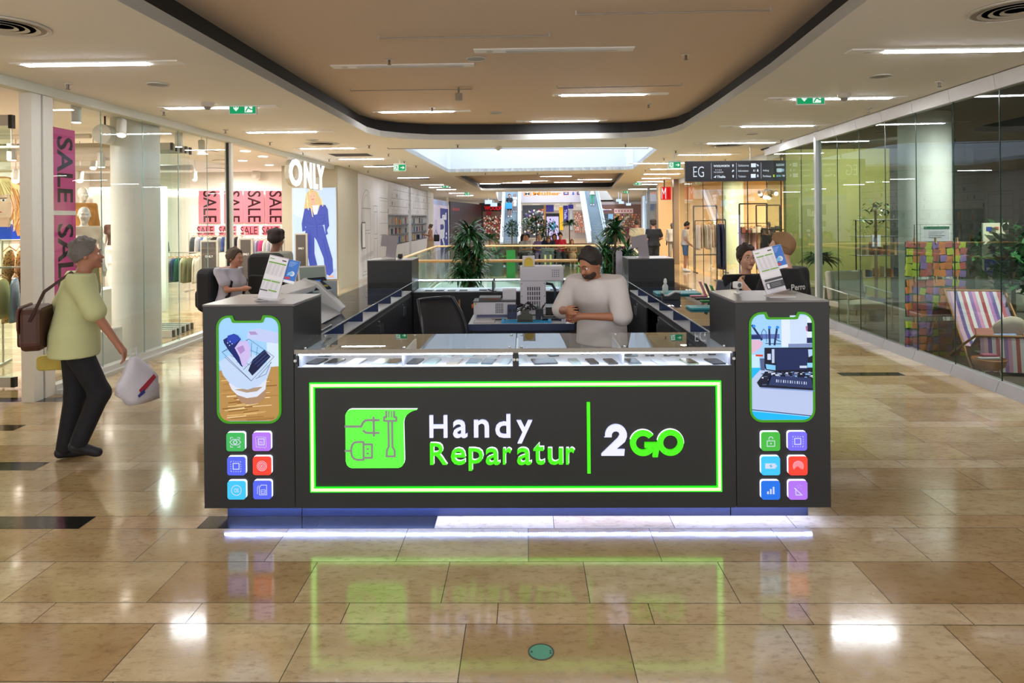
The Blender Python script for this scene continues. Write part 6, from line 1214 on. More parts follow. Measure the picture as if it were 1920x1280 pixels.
        else: limbs.append(('c', w0 + d * .08, w0 + d * .14 + side * .02, .028, .018, .015))
    sm = mat(skin, .5 if not mannequin else .35, noise=.05)
    sdf_obj('body', torso(0) + head + limbs, res, sm, t)
    # clothes
    if shirt:
        up = J['shL'] * .5 + J['shR'] * .5; pr = [p for p in torso(loose)]
        pr.append(('c', J['neck'] - (J['neck'] - J['chest']) * .42, J['neck'] - (J['neck'] - J['chest']) * .08, .09 + loose * .5, .07 + loose * .5, .05)); pr += [('c', J['neck'] - (J['neck'] - J['chest']) * .3, J['sh' + s] * .8 + J['neck'] * .2 + V_(0, 0, .02), .06 + loose * .6, .05 + loose * .6, .04) for s in 'LR']
        for s in 'LR':
            e = J['sh' + s] + (J['el' + s] - J['sh' + s]) * min(1, sleeve) if sleeve <= 1 else J['el' + s]
            if sleeve > 0: pr.append(('c', J['sh' + s], e, .05 * wS + loose, .044 * wS + loose * 1.1, .03))
            if sleeve > 1: pr.append(('c', J['el' + s], J['el' + s] + (J['wr' + s] - J['el' + s]) * (sleeve - 1), .044 + loose, .034 + loose, .02))
        if hem < -.01: pr.append(('c', J['pelvis'], J['pelvis'] + V_(0, 0, hem * .6), .13 + loose, .14 + loose, .06)); pr += [('c', J['pelvis'] + lp * s * .05, J['pelvis'] + lp * s * .06 + V_(0, 0, hem), .11 + loose, .125 + loose, .05) for s in (-1, 1)]
        sdf_obj('shirt', pr, max(res, .012), mat(shirt, .85, noise=.06, scale=5), t, [(J['pelvis'] + V_(0, 0, hem), V_(0, 0, -1.)), (J['neck'] + nrm(J['neck'] - J['chest']) * .014, nrm(J['neck'] - J['chest'] + V_(0, .0, .05)))])
    if pants:
        g = .014; pr = [('e', J['pelvis'] + V_(0, 0, .0), (.16 + g, .12 + g, .13), None, .05)]
        for s in 'LR':
            a = J['kn' + s]; pr.append(('c', J['hip' + s], a, .088 + g, .062 + g, .03))
            if leglen > .5: f = (leglen - .5) * 2; pr.append(('c', a, a + (J['an' + s] - a) * f, .062 + g, .05 + g, .03))
        cz = [(J['pelvis'] + V_(0, 0, .1), V_(0, 0, 1.))]
        if leglen < .5: zc = J['hipL'][2] + (J['knL'][2] - J['hipL'][2]) * leglen * 2; cz.append(((0, 0, zc), V_(0, 0, -1.))) if not base else None
        sdf_obj('trousers' if leglen > .7 else 'shorts', pr, max(res, .014), mat(pants, .85, noise=.1, scale=6), t, cz)
    if skirt:
        top = J['waist'] - V_(0, 0, .02); pr = [('c', top, J['pelvis'] - V_(0, 0, .03), .12, .16, .06)]
        b0 = (J['knL'] + J['knR']) / 2; pr.append(('c', J['pelvis'] - V_(0, 0, .03), J['pelvis'] * (1 - sk_len * 1.6) + b0 * sk_len * 1.6, .165, .2, .06)); cz = [(J['pelvis'] - V_(0, 0, sk_len), V_(0, 0, -1.)), (top + V_(0, 0, .03), V_(0, 0, 1.))]
        sdf_obj('skirt', pr, max(res, .014), mat(skirt, .85, noise=.2, scale=12, stretch=(12, 12, .6)), t, cz if not base else [])
    if shoes:
        for s in 'LR': a = J['an' + s]; b = J['toe' + s]; sdf_obj('shoe', [('c', a + V_(0, .03, -.035), b, .046, .037, .02), ('c', a + V_(0, .0, -.02), a + V_(0, 0, .01), .045, .046, .02)], max(res, .012), mat(shoes, .5), t, [((0, 0, min(a[2] - .08, b[2] - .03)), V_(0, 0, -1.))] if not base else [])
    if hair:
        hm = mat(hair, .7, noise=.35, scale=60, stretch=(3, 3, .6)); nv = Rh @ nrm(V_(0, -1, -.42)); pt = hp(0, -.05, .035); g = .013 if hairstyle != 'quiff' else .008
        pr = [('e', hp(0, .016, .03), (.078 + g, .095 + g, .1 + g), Rh, .02)]
        if hairstyle == 'quiff': pr += [('c', hp(-.025, -.045, .1), hp(.025, -.035, .105), .028, .028, .03)]; nv = Rh @ nrm(V_(0, -.75, -.8)); pt = hp(0, -.02, .02)
        if hairstyle in ('tied', 'bun'): pr += [('e', hp(0, .11, .03 if hairstyle == 'tied' else .09), (.04, .045, .045), Rh, .02)]
        if hairstyle == 'long': pr += [('c', hp(0, .06, -.02), hp(0, .09, -.2), .08, .06, .04), ('c', hp(.06, .02, .0), hp(.07, .03, -.16), .035, .025, .03), ('c', hp(-.06, .02, .0), hp(-.07, .03, -.16), .035, .025, .03)]; pt = hp(0, -.045, .035); nv = Rh @ nrm(V_(0, -1, -.25))
        if hairstyle == 'curly': pr += [('e', hp(x * .05, .02 + y * .05, .06 + z * .04), (.05, .05, .05), None, .02) for x in (-1, 0, 1) for y in (-.6, .8) for z in (-1, .8)]
        rr_ = random.Random(len(label))
        for _ in range(0 if hairstyle == 'quiff' else 34):
            a_, e_ = rr_.uniform(0, 2 * PI), rr_.uniform(-.3, 1.5); q_ = (.088 * math.cos(a_) * math.cos(e_), .016 + .106 * math.sin(a_) * math.cos(e_), .03 + .112 * math.sin(e_)); s_ = rr_.uniform(.01, .017); pr.append(('e', hp(*q_), (s_, s_, s_), None, .012))
        if hairstyle == 'quiff': sdf_obj('hair_fade', [('e', hp(0, .016, .02), (.079, .098, .1), Rh, .02)], max(res * .8, .007), mat('#8a6a50', .8, noise=.3, scale=60), t, [(hp(0, -.03, .02), Rh @ nrm(V_(0, -1, -.3))), (hp(0, 0, -.045), Rh @ nrm(V_(0, -.4, -1)))])
        cu_ = [(pt, nv)]
        if hairstyle in ('short', 'curly', 'quiff', 'tied', 'bun'): z0_ = {'quiff': .035, 'tied': -.03, 'bun': -.03}.get(hairstyle, -.005); cu_.append((hp(0, 0, z0_), Rh @ nrm(V_(0, -.6, -1))))
        sdf_obj('hair', pr, max(res * .8, .007), hm, t, cu_)
        if beard: sdf_obj('beard', [('e', hp(0, -.04, -.062), (.062, .06, .052), Rh, .02)], max(res * .7, .006), mat(beard, .9), t, [(hp(0, -.09, -.045), Rh @ nrm(V_(0, -.25, 1))), ])
    if res <= .011 and not mannequin:
        m_ = MB()
        for s in (-1, 1): m_.sph(hp(s * .031, -.0755, .004), .0125, 12)
        e = m_.build('eye', mat('#e9e4de', .2), t, smooth=True); m_ = MB()
        for s in (-1, 1): m_.sph(hp(s * .031, -.0855, .004), .0065, 10, (1, .5, 1))
        m_.build('iris', mat('#2f241d', .15), e, smooth=True); m_ = MB()
        for s in (-1, 1): m_.tube([hp(s * .013, -.098, .027), hp(s * .032, -.097, .033), hp(s * .05, -.085, .027)], [.0028, .0036, .002], 6)
        m_.build('eyebrow', mat(hair or '#333333', .8), t); m_ = MB(); m_.tube([hp(-.024, -.089, -.06), hp(-.008, -.097, -.056), hp(.008, -.097, -.056), hp(.024, -.089, -.06)], [.002, .0045, .0045, .002], 6); m_.tube([hp(-.02, -.089, -.064), hp(0, -.096, -.068), hp(.02, -.089, -.064)], [.002, .005, .002], 6); m_.build('lips', mat('#a8615a', .5), t, smooth=True)
    t['_J'] = 0; del t['_J']; return t, J, hp
def wpos(t, v): return t.matrix_basis @ Vector(v) if False else (Matrix.Translation(t.location) @ Matrix.Rotation(t.rotation_euler.z, 4, 'Z') @ Matrix.Diagonal((*t.scale, 1))) @ Vector(v)
# --- man walking at the left with a brown bag ---
wk, J, hp = person('man in a pale green shirt walking with a brown shoulder bag', (-3.52, 5.25, 0), 122, 1.74, dict(
    head=(0, -.09, 1.6), neck=(0, -.05, 1.45), chest=(0, -.03, 1.29), waist=(0, 0, 1.08), shL=(.18, -.02, 1.4), shR=(-.18, -.04, 1.4), elR=(-.25, -.16, 1.14), wrR=(-.24, -.3, .9), elL=(.24, .1, 1.15), wrL=(.24, .12, .9),
    knR=(-.09, -.17, .52), anR=(-.1, -.03, .17), toeR=(-.1, -.15, .06), knL=(.09, .0, .49), anL=(.09, .07, .085), toeL=(.1, -.09, .03)),
    skin='#b07a62', hair='#6b6662', shirt='#c3c794', sleeve=.85, hem=-.13, loose=.035, pants='#15161c', shoes='#1a1b22', belly=.8, res=.0095, pitch=-6, fingers={'L': .6, 'R': .9})
m_ = MB(); m_.tube([(-.14, .0, 1.45), (-.05, -.12, 1.3), (.12, -.14, 1.1), (.22, -.02, .98)], .012, 6); tagb = None
t = T('shoulder_bag', 'brown leather shoulder bag hanging on the back of the walking man', 'bag', wpos(wk, (.06, .24, .92)), math.radians(112))
m_ = MB(); m_.prism(rrect(-.2, -.03, .2, .3, .07), 'y', -.07, .07); m_.build('body', mat('#4c2a1f', .5, noise=.25, scale=6), t, bev=.03); m_ = MB(); m_.prism(rrect(-.2, .1, .2, .31, .06), 'y', .07, .085); m_.build('flap', mat('#5c3122', .5, noise=.25, scale=6), t, bev=.008)
m_ = MB(); m_.prism(rrect(-.13, .0, .13, .14, .03), 'y', .07, .1); m_.build('front_pocket', mat('#43241b', .5), t, bev=.01); m_ = MB(); m_.tube([(-.2, 0, .2), (-.22, -.1, .42), (-.16, -.26, .555), (-.02, -.36, .4), (.12, -.36, .22), (.2, -.18, .14), (.2, 0, .2)], .012, 6); m_.build('strap', mat('#3a2018', .5), t)
h_ = wpos(wk, J['wrR'] + V_(0, -.1, -.04)); t = T('plastic_bag', 'white plastic carrier bag with red print held by the walking man', 'bag', h_, math.radians(60))
m_ = MB(); vs = []; n = 18
for j in range(9):
    f = j / 8; z = -.06 - .36 * f; hw = (.03 + .14 * math.sin(min(1, f * 1.3) * PI / 2)) * (1 - .25 * max(0, f - .7) / .3)
    for i in range(n): a = 2 * PI * i / n; k = 1 + .12 * math.sin(3 * a + j) + .06 * math.sin(7 * a - j * 2); vs.append((hw * math.cos(a) * k + f * .06, hw * .5 * math.sin(a) * k, z))
m_.add(vs, [(j * n + i, j * n + (i + 1) % n, (j + 1) * n + (i + 1) % n, (j + 1) * n + i) for j in range(8) for i in range(n)] + [tuple(range(n)), tuple(8 * n + i for i in range(n))]); m_.build('body', mat('#d8d6e2', .4, noise=.08), t, smooth=2)
m_ = MB(); m_.tube([(-.03, 0, -.08), (-.02, 0, 0), (.02, 0, .01), (.03, 0, -.08)], .006, 6); m_.build('handle', mat('#d8d6e2', .4), t)
A = Art(.001); A.poly([(-.02, -.3), (.1, -.2), (.12, -.23), (0, -.34)], '#b03a48'); A.poly([(-.03, -.34), (.02, -.3), (.03, -.33), (-.02, -.36)], '#3b4690'); A.build('print', attr_mat(0), t).location = (0, -.098, 0)
h_ = wpos(wk, J['wrL'] + V_(0, .0, -.12)); t = T('yellow_bag', 'small folded yellow bag in the trailing hand of the walking man', 'bag', h_, math.radians(112)); m_ = MB(); m_.prism(rrect(-.14, -.1, .14, .02, .03), 'x', -.03, .03); m_.build('body', mat('#c2ab45', .6, noise=.15), t, bev=.01)
# --- two blurred passers-by near the left shop ---
bw, J, hp = person('woman with a dark backpack walking behind the left kiosk tower', (-3.5, 8.0, 0), 75, 1.56, dict(head=(0, -.1, 1.58), neck=(0, -.06, 1.44), chest=(0, -.04, 1.28), elR=(-.22, -.14, 1.18), wrR=(-.2, -.34, 1.2), knR=(-.09, -.16, .52), anR=(-.1, -.22, .1), toeR=(-.1, -.36, .05), knL=(.09, .1, .5), anL=(.09, .28, .16), toeL=(.09, .2, .05)), skin='#b98068', hair='#4e3f30', hairstyle='tied', shirt='#b9b6c2', sleeve=.6, loose=.03, pants='#8a6a5e', leglen=.45, res=.013, fem=True, shoes='#8d99b4')
def backpack(t0, off, label, colr, w_=.17, h=.46, d=.12, f=0):
    t = T('backpack', label, 'backpack', wpos(t0, off), t0.rotation_euler.z); m_ = MB(); m_.prism(rrect(-w_, -h / 2, w_, h / 2, .09), 'y', -d, d); m_.build('body', mat(colr, .8, noise=.1), t, bev=.04)
    m_ = MB(); m_.prism(rrect(-w_ * .75, -h * .42, w_ * .75, 0, .05), 'y', d, d + .05); m_.build('front_pocket', mat(colr, .8), t, bev=.015)
    for s in (-1, 1): m_ = MB(); m_.tube([(s * .09, -d, h * .36), (s * .12, -d - .08, h * .42), (s * .13, -d - .24, h * .2), (s * .13, -d - .2, -h * .1), (s * .12, -d, -h * .3)], .018, 6); m_.build('strap', mat(colr, .8), t)
backpack(bw, (0, .24, 1.16), 'large dark backpack worn by the woman behind the left kiosk tower', '#191a20', .19, .52, .11)
bm_, J, hp = person('person with black hair and beige top walking towards the shop entrance', (-3.22, 8.7, 0), 168, 1.72, dict(head=(-.02, -.03, 1.63), knL=(.09, -.1, .5), anR=(-.1, .14, .1), toeR=(-.1, .02, .04)), skin='#8d5f4a', hair='#2b1d19', hairstyle='curly', shirt='#a9a89c', sleeve=.65, loose=.04, pants='#3b3a40', res=.013, shoes='#333333')
backpack(bm_, (-.02, .22, 1.2), 'big black backpack worn by the person before the shop entrance', '#1b1a1a', .2, .52, .12)
# --- seller in the kiosk ---
sl, J, hp = person('seller with dark hair and loose white T-shirt bending over his hands in the kiosk', (.62, 5.62, 0), -38, 1.72, dict(
    head=(.02, -.2, 1.5), neck=(0, -.12, 1.38), chest=(0, -.08, 1.25), waist=(0, .02, 1.08), shL=(.19, -.08, 1.33), shR=(-.19, -.1, 1.33), elL=(.29, -.16, 1.09), wrL=(.04, -.36, 1.1), elR=(-.29, -.17, 1.1), wrR=(-.08, -.39, 1.14)),
    skin='#a96f50', hair='#241b18', shirt='#cfc7c3', sleeve=.95, hem=-.12, loose=.038, pants='#8f93a8', res=.0095, yaw=-14, pitch=24, beard='#3a2a22', fingers={'L': 1.2, 'R': 1.2}, shoes='#dddddd', belly=.5)
A = Art(.0008); A.text('street', -.07, 0, .07, .03, '#8d7482', .01); 
# --- couple behind the right tower ---
gl, J, hp = person('woman with glasses and black T-shirt standing behind the right kiosk tower', (1.97, 6.15, 0), 12, 1.575, dict(head=(0, -.02, 1.635), elR=(-.24, .0, 1.15), wrR=(-.1, -.2, 1.05), elL=(.24, .0, 1.15), wrL=(.12, -.22, 1.08)), skin='#dba78c', hair='#33241e', hairstyle='tied', shirt='#141416', sleeve=.9, hem=-.08, loose=.028, pants='#23242a', res=.0085, fem=True, yaw=-4, pitch=-2)
m_ = MB()
for s in (-1, 1): m_.tube([hp(s * .031 + .0245 * math.cos(a * PI / 10), -.101, .002 + .019 * math.sin(a * PI / 10)) for a in range(20)], .0013, 5, closed=True); m_.tube([hp(s * .055, -.1, .008), hp(s * .08, -.04, .008), hp(s * .083, .01, .0)], .0012, 5)
m_.tube([hp(-.008, -.101, .006), hp(0, -.104, .009), hp(.008, -.101, .006)], .0013, 5); t = T('eyeglasses', 'thin round-framed glasses on the face of the woman in black', 'glasses', (0, 0, 0)); o = m_.build('frame', mat('#b98f7a', .3, metal=.6), t); t.location = gl.location; t.rotation_euler = gl.rotation_euler; t.scale = gl.scale
gy_, J, hp = person('young man with short blond hair seen from behind, black T-shirt with white lettering', (2.12, 5.62, 0), 214, 1.69, dict(head=(.02, -.02, 1.64), elL=(.25, -.06, 1.16), wrL=(.2, -.26, 1.3), elR=(-.24, .0, 1.14), shL=(.185, 0, 1.41), shR=(-.185, 0, 1.41)), skin='#d9aa92', hair='#8f6d4a', hairstyle='quiff', shirt='#17181b', sleeve=.85, hem=-.08, loose=.032, pants='#2b2f3a', res=.0085, yaw=18, fingers={'L': 1.6})
m_ = MB()
for k, (s_, z, h, w_) in enumerate((('Perro', 1.3, .05, .17),)):
    vs, fs, a, b, c, d = tgeo(s_, .02); m_.add([((.06 + w_ / 2) - (p[0] - a) / (b - a) * w_ - .02, .158 - .9 * ((.06 + w_ / 2 - (p[0] - a) / (b - a) * w_ - .02)) ** 2, z + (p[1] - c) / (d - c) * h) for p in vs], fs)
m_.build('shirt_print', mat('#d4d4d6', .7), gy_)
# ================= MANNEQUINS =================
MQ = dict(skin='#e4dfd6', hair=None, shoes=None, mannequin=True, name='mannequin', cat='mannequin', res=.014)
person('white mannequin in a cream top and long olive pleated skirt by the column', (-5.72, 8.75, .45), 40, 1.6, dict(elL=(.22, .04, 1.14), elR=(-.22, .04, 1.14)), shirt='#e5d6bd', sleeve=.3, pants=None, skirt='#7f7852', sk_len=.5, fem=True, **MQ)
person('white mannequin in a tan orange jacket behind the skirt mannequin', (-6.95, 10.6, .8), 60, 1.6, shirt='#c78c4c', sleeve=1.7, hem=-.1, loose=.03, pants='#2f3a55', fem=True, **MQ)
person('white mannequin in a dark brown top and white shorts against the bright wall', (-8.1, 13.35, .45), 10, 1.6, dict(elL=(.3, .02, 1.2), wrL=(.2, -.05, 1.0)), shirt='#4a302b', sleeve=.4, hem=.08, pants='#e9e3da', leglen=.35, fem=True, **MQ)
person('white mannequin in a grey top behind the shop glass joints', (-9.2, 17.0, 0), 30, 1.6, shirt='#77777c', sleeve=.7, pants='#d9d2c4', fem=True, **MQ)
person('grey mannequin in a pale jacket at the edge of the far right shop', (5.85, 27.3, 0), -20, 1.6, shirt='#cfcac0', sleeve=1.6, loose=.03, pants='#9a948a', **dict(MQ, skin='#5a5450', res=.02))
person('dark mannequin in a black and orange top inside the right clothes shop', (8.0, 22.6, 0), -20, 1.65, shirt='#2a2320', sleeve=.5, pants='#1f1f22', **dict(MQ, skin='#6a625c', res=.02))
person('white mannequin with a straw hat inside the right clothes shop', (7.0, 25.4, 0), -20, 1.65, shirt='#d9cfc6', sleeve=.8, pants='#cfc5bb', **dict(MQ, skin='#d9d4cc', res=.02, hair='#cfae74'))
# ================= PEOPLE IN THE DISTANCE =================
mn, J, hp = person('bearded man in grey T-shirt and denim shorts looking down at his phone', (5.36, 23.0, 0), 82, 1.68, dict(head=(0, -.07, 1.6), neck=(0, -.02, 1.45), elL=(.2, .02, 1.15), wrL=(.15, -.14, .98), elR=(-.22, .03, 1.14), wrR=(-.15, -.15, .96)), skin='#b9846a', hair='#1c1613', shirt='#b9b3b2', pants='#4b6a96', leglen=.42, res=.016, beard='#1c1613', pitch=18, shoes='#e9e9ea', belly=.6)
person('man with curly hair in black T-shirt walking away past the shops', (4.02, 21.5, 0), 185, 1.74, dict(elR=(-.26, .04, 1.18), wrR=(-.2, -.14, 1.1)), hair='#2e2019', hairstyle='curly', shirt='#15171c', loose=.03, pants='#1f2126', res=.018, skin='#c08a70')
person('man in beige T-shirt walking away beside the man in black', (3.75, 23.0, 0), 178, 1.75, hair='#4a382c', shirt='#cdbf9d', loose=.03, pants='#25262c', res=.018, skin='#c08a70')
wb, J, hp = person('woman in a pink top and flowered skirt reaching to the white bookshelf', (-4.45, 32.0, 0), -82, 1.58, dict(elL=(.22, -.1, 1.2), wrL=(.15, -.33, 1.25), elR=(-.2, -.1, 1.15), wrR=(-.14, -.3, 1.2)), hair='#4e3a2e', hairstyle='bun', shirt='#c9937f', sleeve=0, pants=None, skirt='#c9b08f', sk_len=.62, fem=True, res=.018, skin='#c08a70')
t = T('handbag', 'black handbag on the shoulder of the woman at the bookshelf', 'bag', (-4.14, 31.8, .95)); m_ = MB(); m_.prism(rrect(-.13, -.16, .13, .16, .04), 'y', -.06, .06); m_.build('body', mat('#1c1a1c', .6), t, bev=.02); m_ = MB(); m_.tube([(-.1, 0, .15), (-.04, 0, .4), (.06, 0, .15)], .012, 6); m_.build('strap', mat('#1c1a1c', .6), t)
# bench and the people on it
bn = T('bench', 'long dark bench with lime green edge beyond the atrium railing', 'bench', (.75, 26.2, 0)); m_ = MB(); m_.box(-1.9, 1.9, -.22, .25, .4, .45); m_.build('seat', mat('#7d6a52', .6), bn); m_ = MB(); m_.box(-1.85, 1.85, -.15, .2, .06, .4); m_.build('box_base', mat('#6d5b47', .6), bn); m_ = MB(); m_.box(-1.9, 1.9, .2, .25, .45, .85); m_.build('backrest', mat('#8a7353', .6), bn)
m_ = MB(); m_.box(1.25, 1.28, -.235, -.22, .06, .44); m_.box(1.28, 1.9, -.235, -.22, .05, .075); m_.box(-1.9, -1.0, -.235, -.22, .38, .4); m_.build('lime_edge', mat('#5de03c', emit=.7), bn)
ST = dict(base=SIT, res=.018)
def sit(u, label, **k):
    p = at(u, 440, 26.0); kw = dict(ST); kw.update(k); return person(label, (p.x, 26.05, 0), k.pop('facing', 0) if False else kw.pop('facing', 0), **kw)
sit(979, 'woman in grey with dark hair seated at the left end of the bench, turned aside', facing=60, H=1.62, hair='#2a1f1b', hairstyle='long', shirt='#a5a3a8', sleeve=.9, pants='#8b8a92', fem=True)
sit(990.5, 'woman in a white T-shirt seated on the bench holding a bag', facing=-40, H=1.65, hair='#2a1f1b', hairstyle='tied', shirt='#d8d2cf', sleeve=.8, pants='#2e2f36', fem=True)
sit(1011, 'woman in a violet flowered dress seated on the bench', H=1.6, hair='#a68f78', shirt='#8b78b0', sleeve=.6, pants='#9a8fae', fem=True, pose=dict(head=(0, -.05, 1.17)))
sit(1028, 'balding man in navy leaning forward on the bench', H=1.72, pose=dict(head=(0, -.3, 1.05), neck=(0, -.22, .96), chest=(0, -.12, .84), shL=(.19, -.17, .93), shR=(-.19, -.17, .93), elL=(.24, -.26, .68), elR=(-.24, -.26, .68)), pitch=35, hair='#6d5a4c', shirt='#222744', sleeve=.7, pants='#3a3d4c')
sit(1040, 'dark-haired person half hidden behind the man in navy', H=1.65, hair='#1e1818', hairstyle='long', shirt='#2a2c36', pants='#23242c', pose=dict(head=(0, .1, 1.17), neck=(0, .08, 1.03), chest=(0, .08, .87), shL=(.16, .08, .98), shR=(-.16, .08, .98)))
sit(1050.5, 'woman in a red top looking at her phone on the bench', H=1.7, hair='#2a1b1d', hairstyle='bun', shirt='#c2263a', sleeve=.7, pants='#22262e', fem=True, belly=.6, pitch=18)
sit(1072, 'small girl in a beige dress sitting at the right end of the bench', H=1.35, hair='#6b4a35', hairstyle='long', shirt='#c7a888', sleeve=.3, pants=None, skirt='#c7a888', fem=True)
# ================= PLANTS =================
LEAF = [mat(c, .35, noise=.25, scale=5) for c in ('#2f5c33', '#3b7540', '#1f4428')]
def leafstrip(m_, base, d, L, w_, droop, seg=5):
    d = Vector(d).normalized(); p = Vector(base); side = d.cross(Vector((0, 0, 1)));
    if side.length < .1: side = Vector((1, 0, 0))
    side.normalize(); vs = []
    for i in range(seg + 1):
        f = i / seg; ww = w_ * math.sin(PI * (f * .85 + .12)) ; vs += [p + side * ww, p - side * ww]; p = p + d * (L / seg); d = (d + Vector((0, 0, -droop / seg))).normalized()
    m_.mi = random.randrange(3); m_.add(vs, [(2 * i, 2 * i + 1, 2 * i + 3, 2 * i + 2) for i in range(seg)])
def dracaena(x, y, heads, label, pot=(.26, .62), seed=1, z0=0):
    random.seed(seed); t = T('potted_plant', label, 'plant', (x, y, z0)); r, h = pot
    m_ = MB(); m_.lathe([(r * .75, 0), (r, h), (r * .9, h), (r * .88, h - .05)], n=28); m_.build('pot', mat('#44514f', .4), t, smooth=True); m_ = MB(); m_.cyl((0, 0, h - .06), (0, 0, h - .04), r * .88, n=20); m_.build('soil', mat('#33261c', .9), t)
    for (hx, hy, hz, n, L) in heads:
        m_ = MB(); m_.tube([(hx * .25, hy * .25, h - .05), (hx * .6, hy * .6, (h + hz) / 2), (hx, hy, hz)], [.028, .024, .018], 8); m_.build('stem', mat('#8a7350', .8, noise=.3, scale=20), t)
        m_ = MB()
        for k in range(n):
            a = random.random() * 2 * PI; e = random.uniform(-.35, 1.15); zz = hz - random.random() * .16; leafstrip(m_, (hx, hy, zz), (math.cos(a) * math.cos(e), math.sin(a) * math.cos(e), math.sin(e)), L * random.uniform(.75, 1.1), .024, random.uniform(.9, 1.9))
        tag(m_.build('foliage', LEAF, t), None, None)
def hx_(u, v, Y, x0): p = at(u, v, Y); return (p.x - x0, p.z)
XL = at(878, 450, 11.6).x; XR = at(1152, 450, 11.9).x
dracaena(XL, 11.6, [(0.02, 0, 1.66, 120, .42), (-.14, .1, 1.45, 90, .38), (.17, -.05, 1.38, 90, .38), (-.05, .12, 1.2, 90, .36), (.14, .1, 1.05, 80, .34), (-.14, -.06, 1.0, 80, .34), (.05, -.12, .85, 70, .32)], 'tall bushy potted plant behind the left part of the rear counter', seed=3)
dracaena(XR, 11.9, [(.02, 0, 1.68, 120, .42), (-.18, .05, 1.3, 100, .4), (.2, -.05, 1.25, 100, .4), (0, .1, 1.1, 90, .36), (.12, -.1, .95, 80, .34), (-.13, .1, .95, 80, .34)], 'tall bushy potted plant behind the seller', seed=5)
def bushy(x, y, label, H, R, n, leaf=.07, pot=(.25, .5), stem=True, seed=2, palm=False, z0=0):
    random.seed(seed); t = T('potted_plant', label, 'plant', (x, y, z0)); r, h = pot
    m_ = MB(); m_.lathe([(r * .8, 0), (r, h), (r * .9, h), (r * .88, h - .05)], n=20); m_.build('pot', mat('#5d6a68', .4), t, smooth=True)
    m_ = MB(); m_.cyl((0, 0, h - .04), (0, 0, H - R * .6), .03, .02, n=8); m_.build('stem', mat('#7a6548', .8), t); m_ = MB()
    for k in range(n):
        a = random.random() * 2 * PI; e = random.uniform(-1.2, 1.4)
        if palm: leafstrip(m_, (0, 0, H - R), (math.cos(a), math.sin(a), random.uniform(.2, 1.4)), R * random.uniform(.9, 1.3), .03, 1.4)
        else: rr = R * random.uniform(.45, 1); leafstrip(m_, (rr * math.cos(a) * math.cos(e), rr * math.sin(a) * math.cos(e), H - R + rr * math.sin(e)), (random.uniform(-1, 1), random.uniform(-1, 1), random.uniform(-.4, .8)), leaf * 2, leaf * .45, .6, 2)
    m_.build('foliage', LEAF, t)
def pb(u, v, Y, *a, **k): p = at(u, v, Y); bushy(p.x, Y, *a, **k)
pb(960, 440, 24.0, 'round clipped potted tree left of the seated people', 1.78, .32, 420, .05, seed=4)
pb(1006, 440, 29, 'tall leafy plant behind the woman in violet', 2.0, .45, 260, .09, seed=6)
pb(1028, 440, 28, 'broad dark green plant behind the seated man in navy', 1.75, .5, 420, .07, seed=7)
pb(1068, 440, 30, 'light green plant in a grey planter behind the girl', 2.0, .45, 120, .12, seed=8, palm=True)
pb(930, 470, 22.0, 'low palm with arching leaves beyond the far railing', 1.25, .6, 90, .1, seed=9, palm=True)
pb(918, 440, 23.5, 'bright green palm between the tall plant and the round tree', 1.6, .5, 80, .1, seed=10, palm=True)
pb(987, 418, 40, 'potted plant far back at the left of the drugstore entrance', 1.9, .5, 160, .1, seed=11)
# bins
for (u, c, l) in ((1027, '#3c4a46', 'grey recycling bin with yellow stripes beyond the atrium railing'),):
    p = at(u, 480, 23.2); t = T('recycling_bin', l, 'bin', (p.x, 23.2, 0)); m_ = MB(); m_.box(-.2, .2, -.2, .2, 0, .72); m_.build('body', mat(c, .4), t, bev=.02); m_ = MB(); m_.cyl((0, 0, .72), (0, 0, .8), .24, n=20); m_.build('lid', mat('#56625e', .4), t)
    m_ = MB(); m_.box(-.12, -.06, -.21, -.2, 0, .6); m_.box(.06, .12, -.21, -.2, 0, .6); m_.build('stripe', mat('#c9bf7a', .5), t)
for (u, Y, c, w_, h, l) in ((925, 14.0, '#44504e', .3, .0, ''),):
    pass
t = T('lime_totem', 'translucent lime green information panel beyond the near railing', 'panel', (at(958, 500, 20.2).x, 20.2, 0)); m_ = MB(); m_.box(-.13, .13, -.02, .02, 0, .9); m_.build('panel', mat('#2f8a34', .4), t)
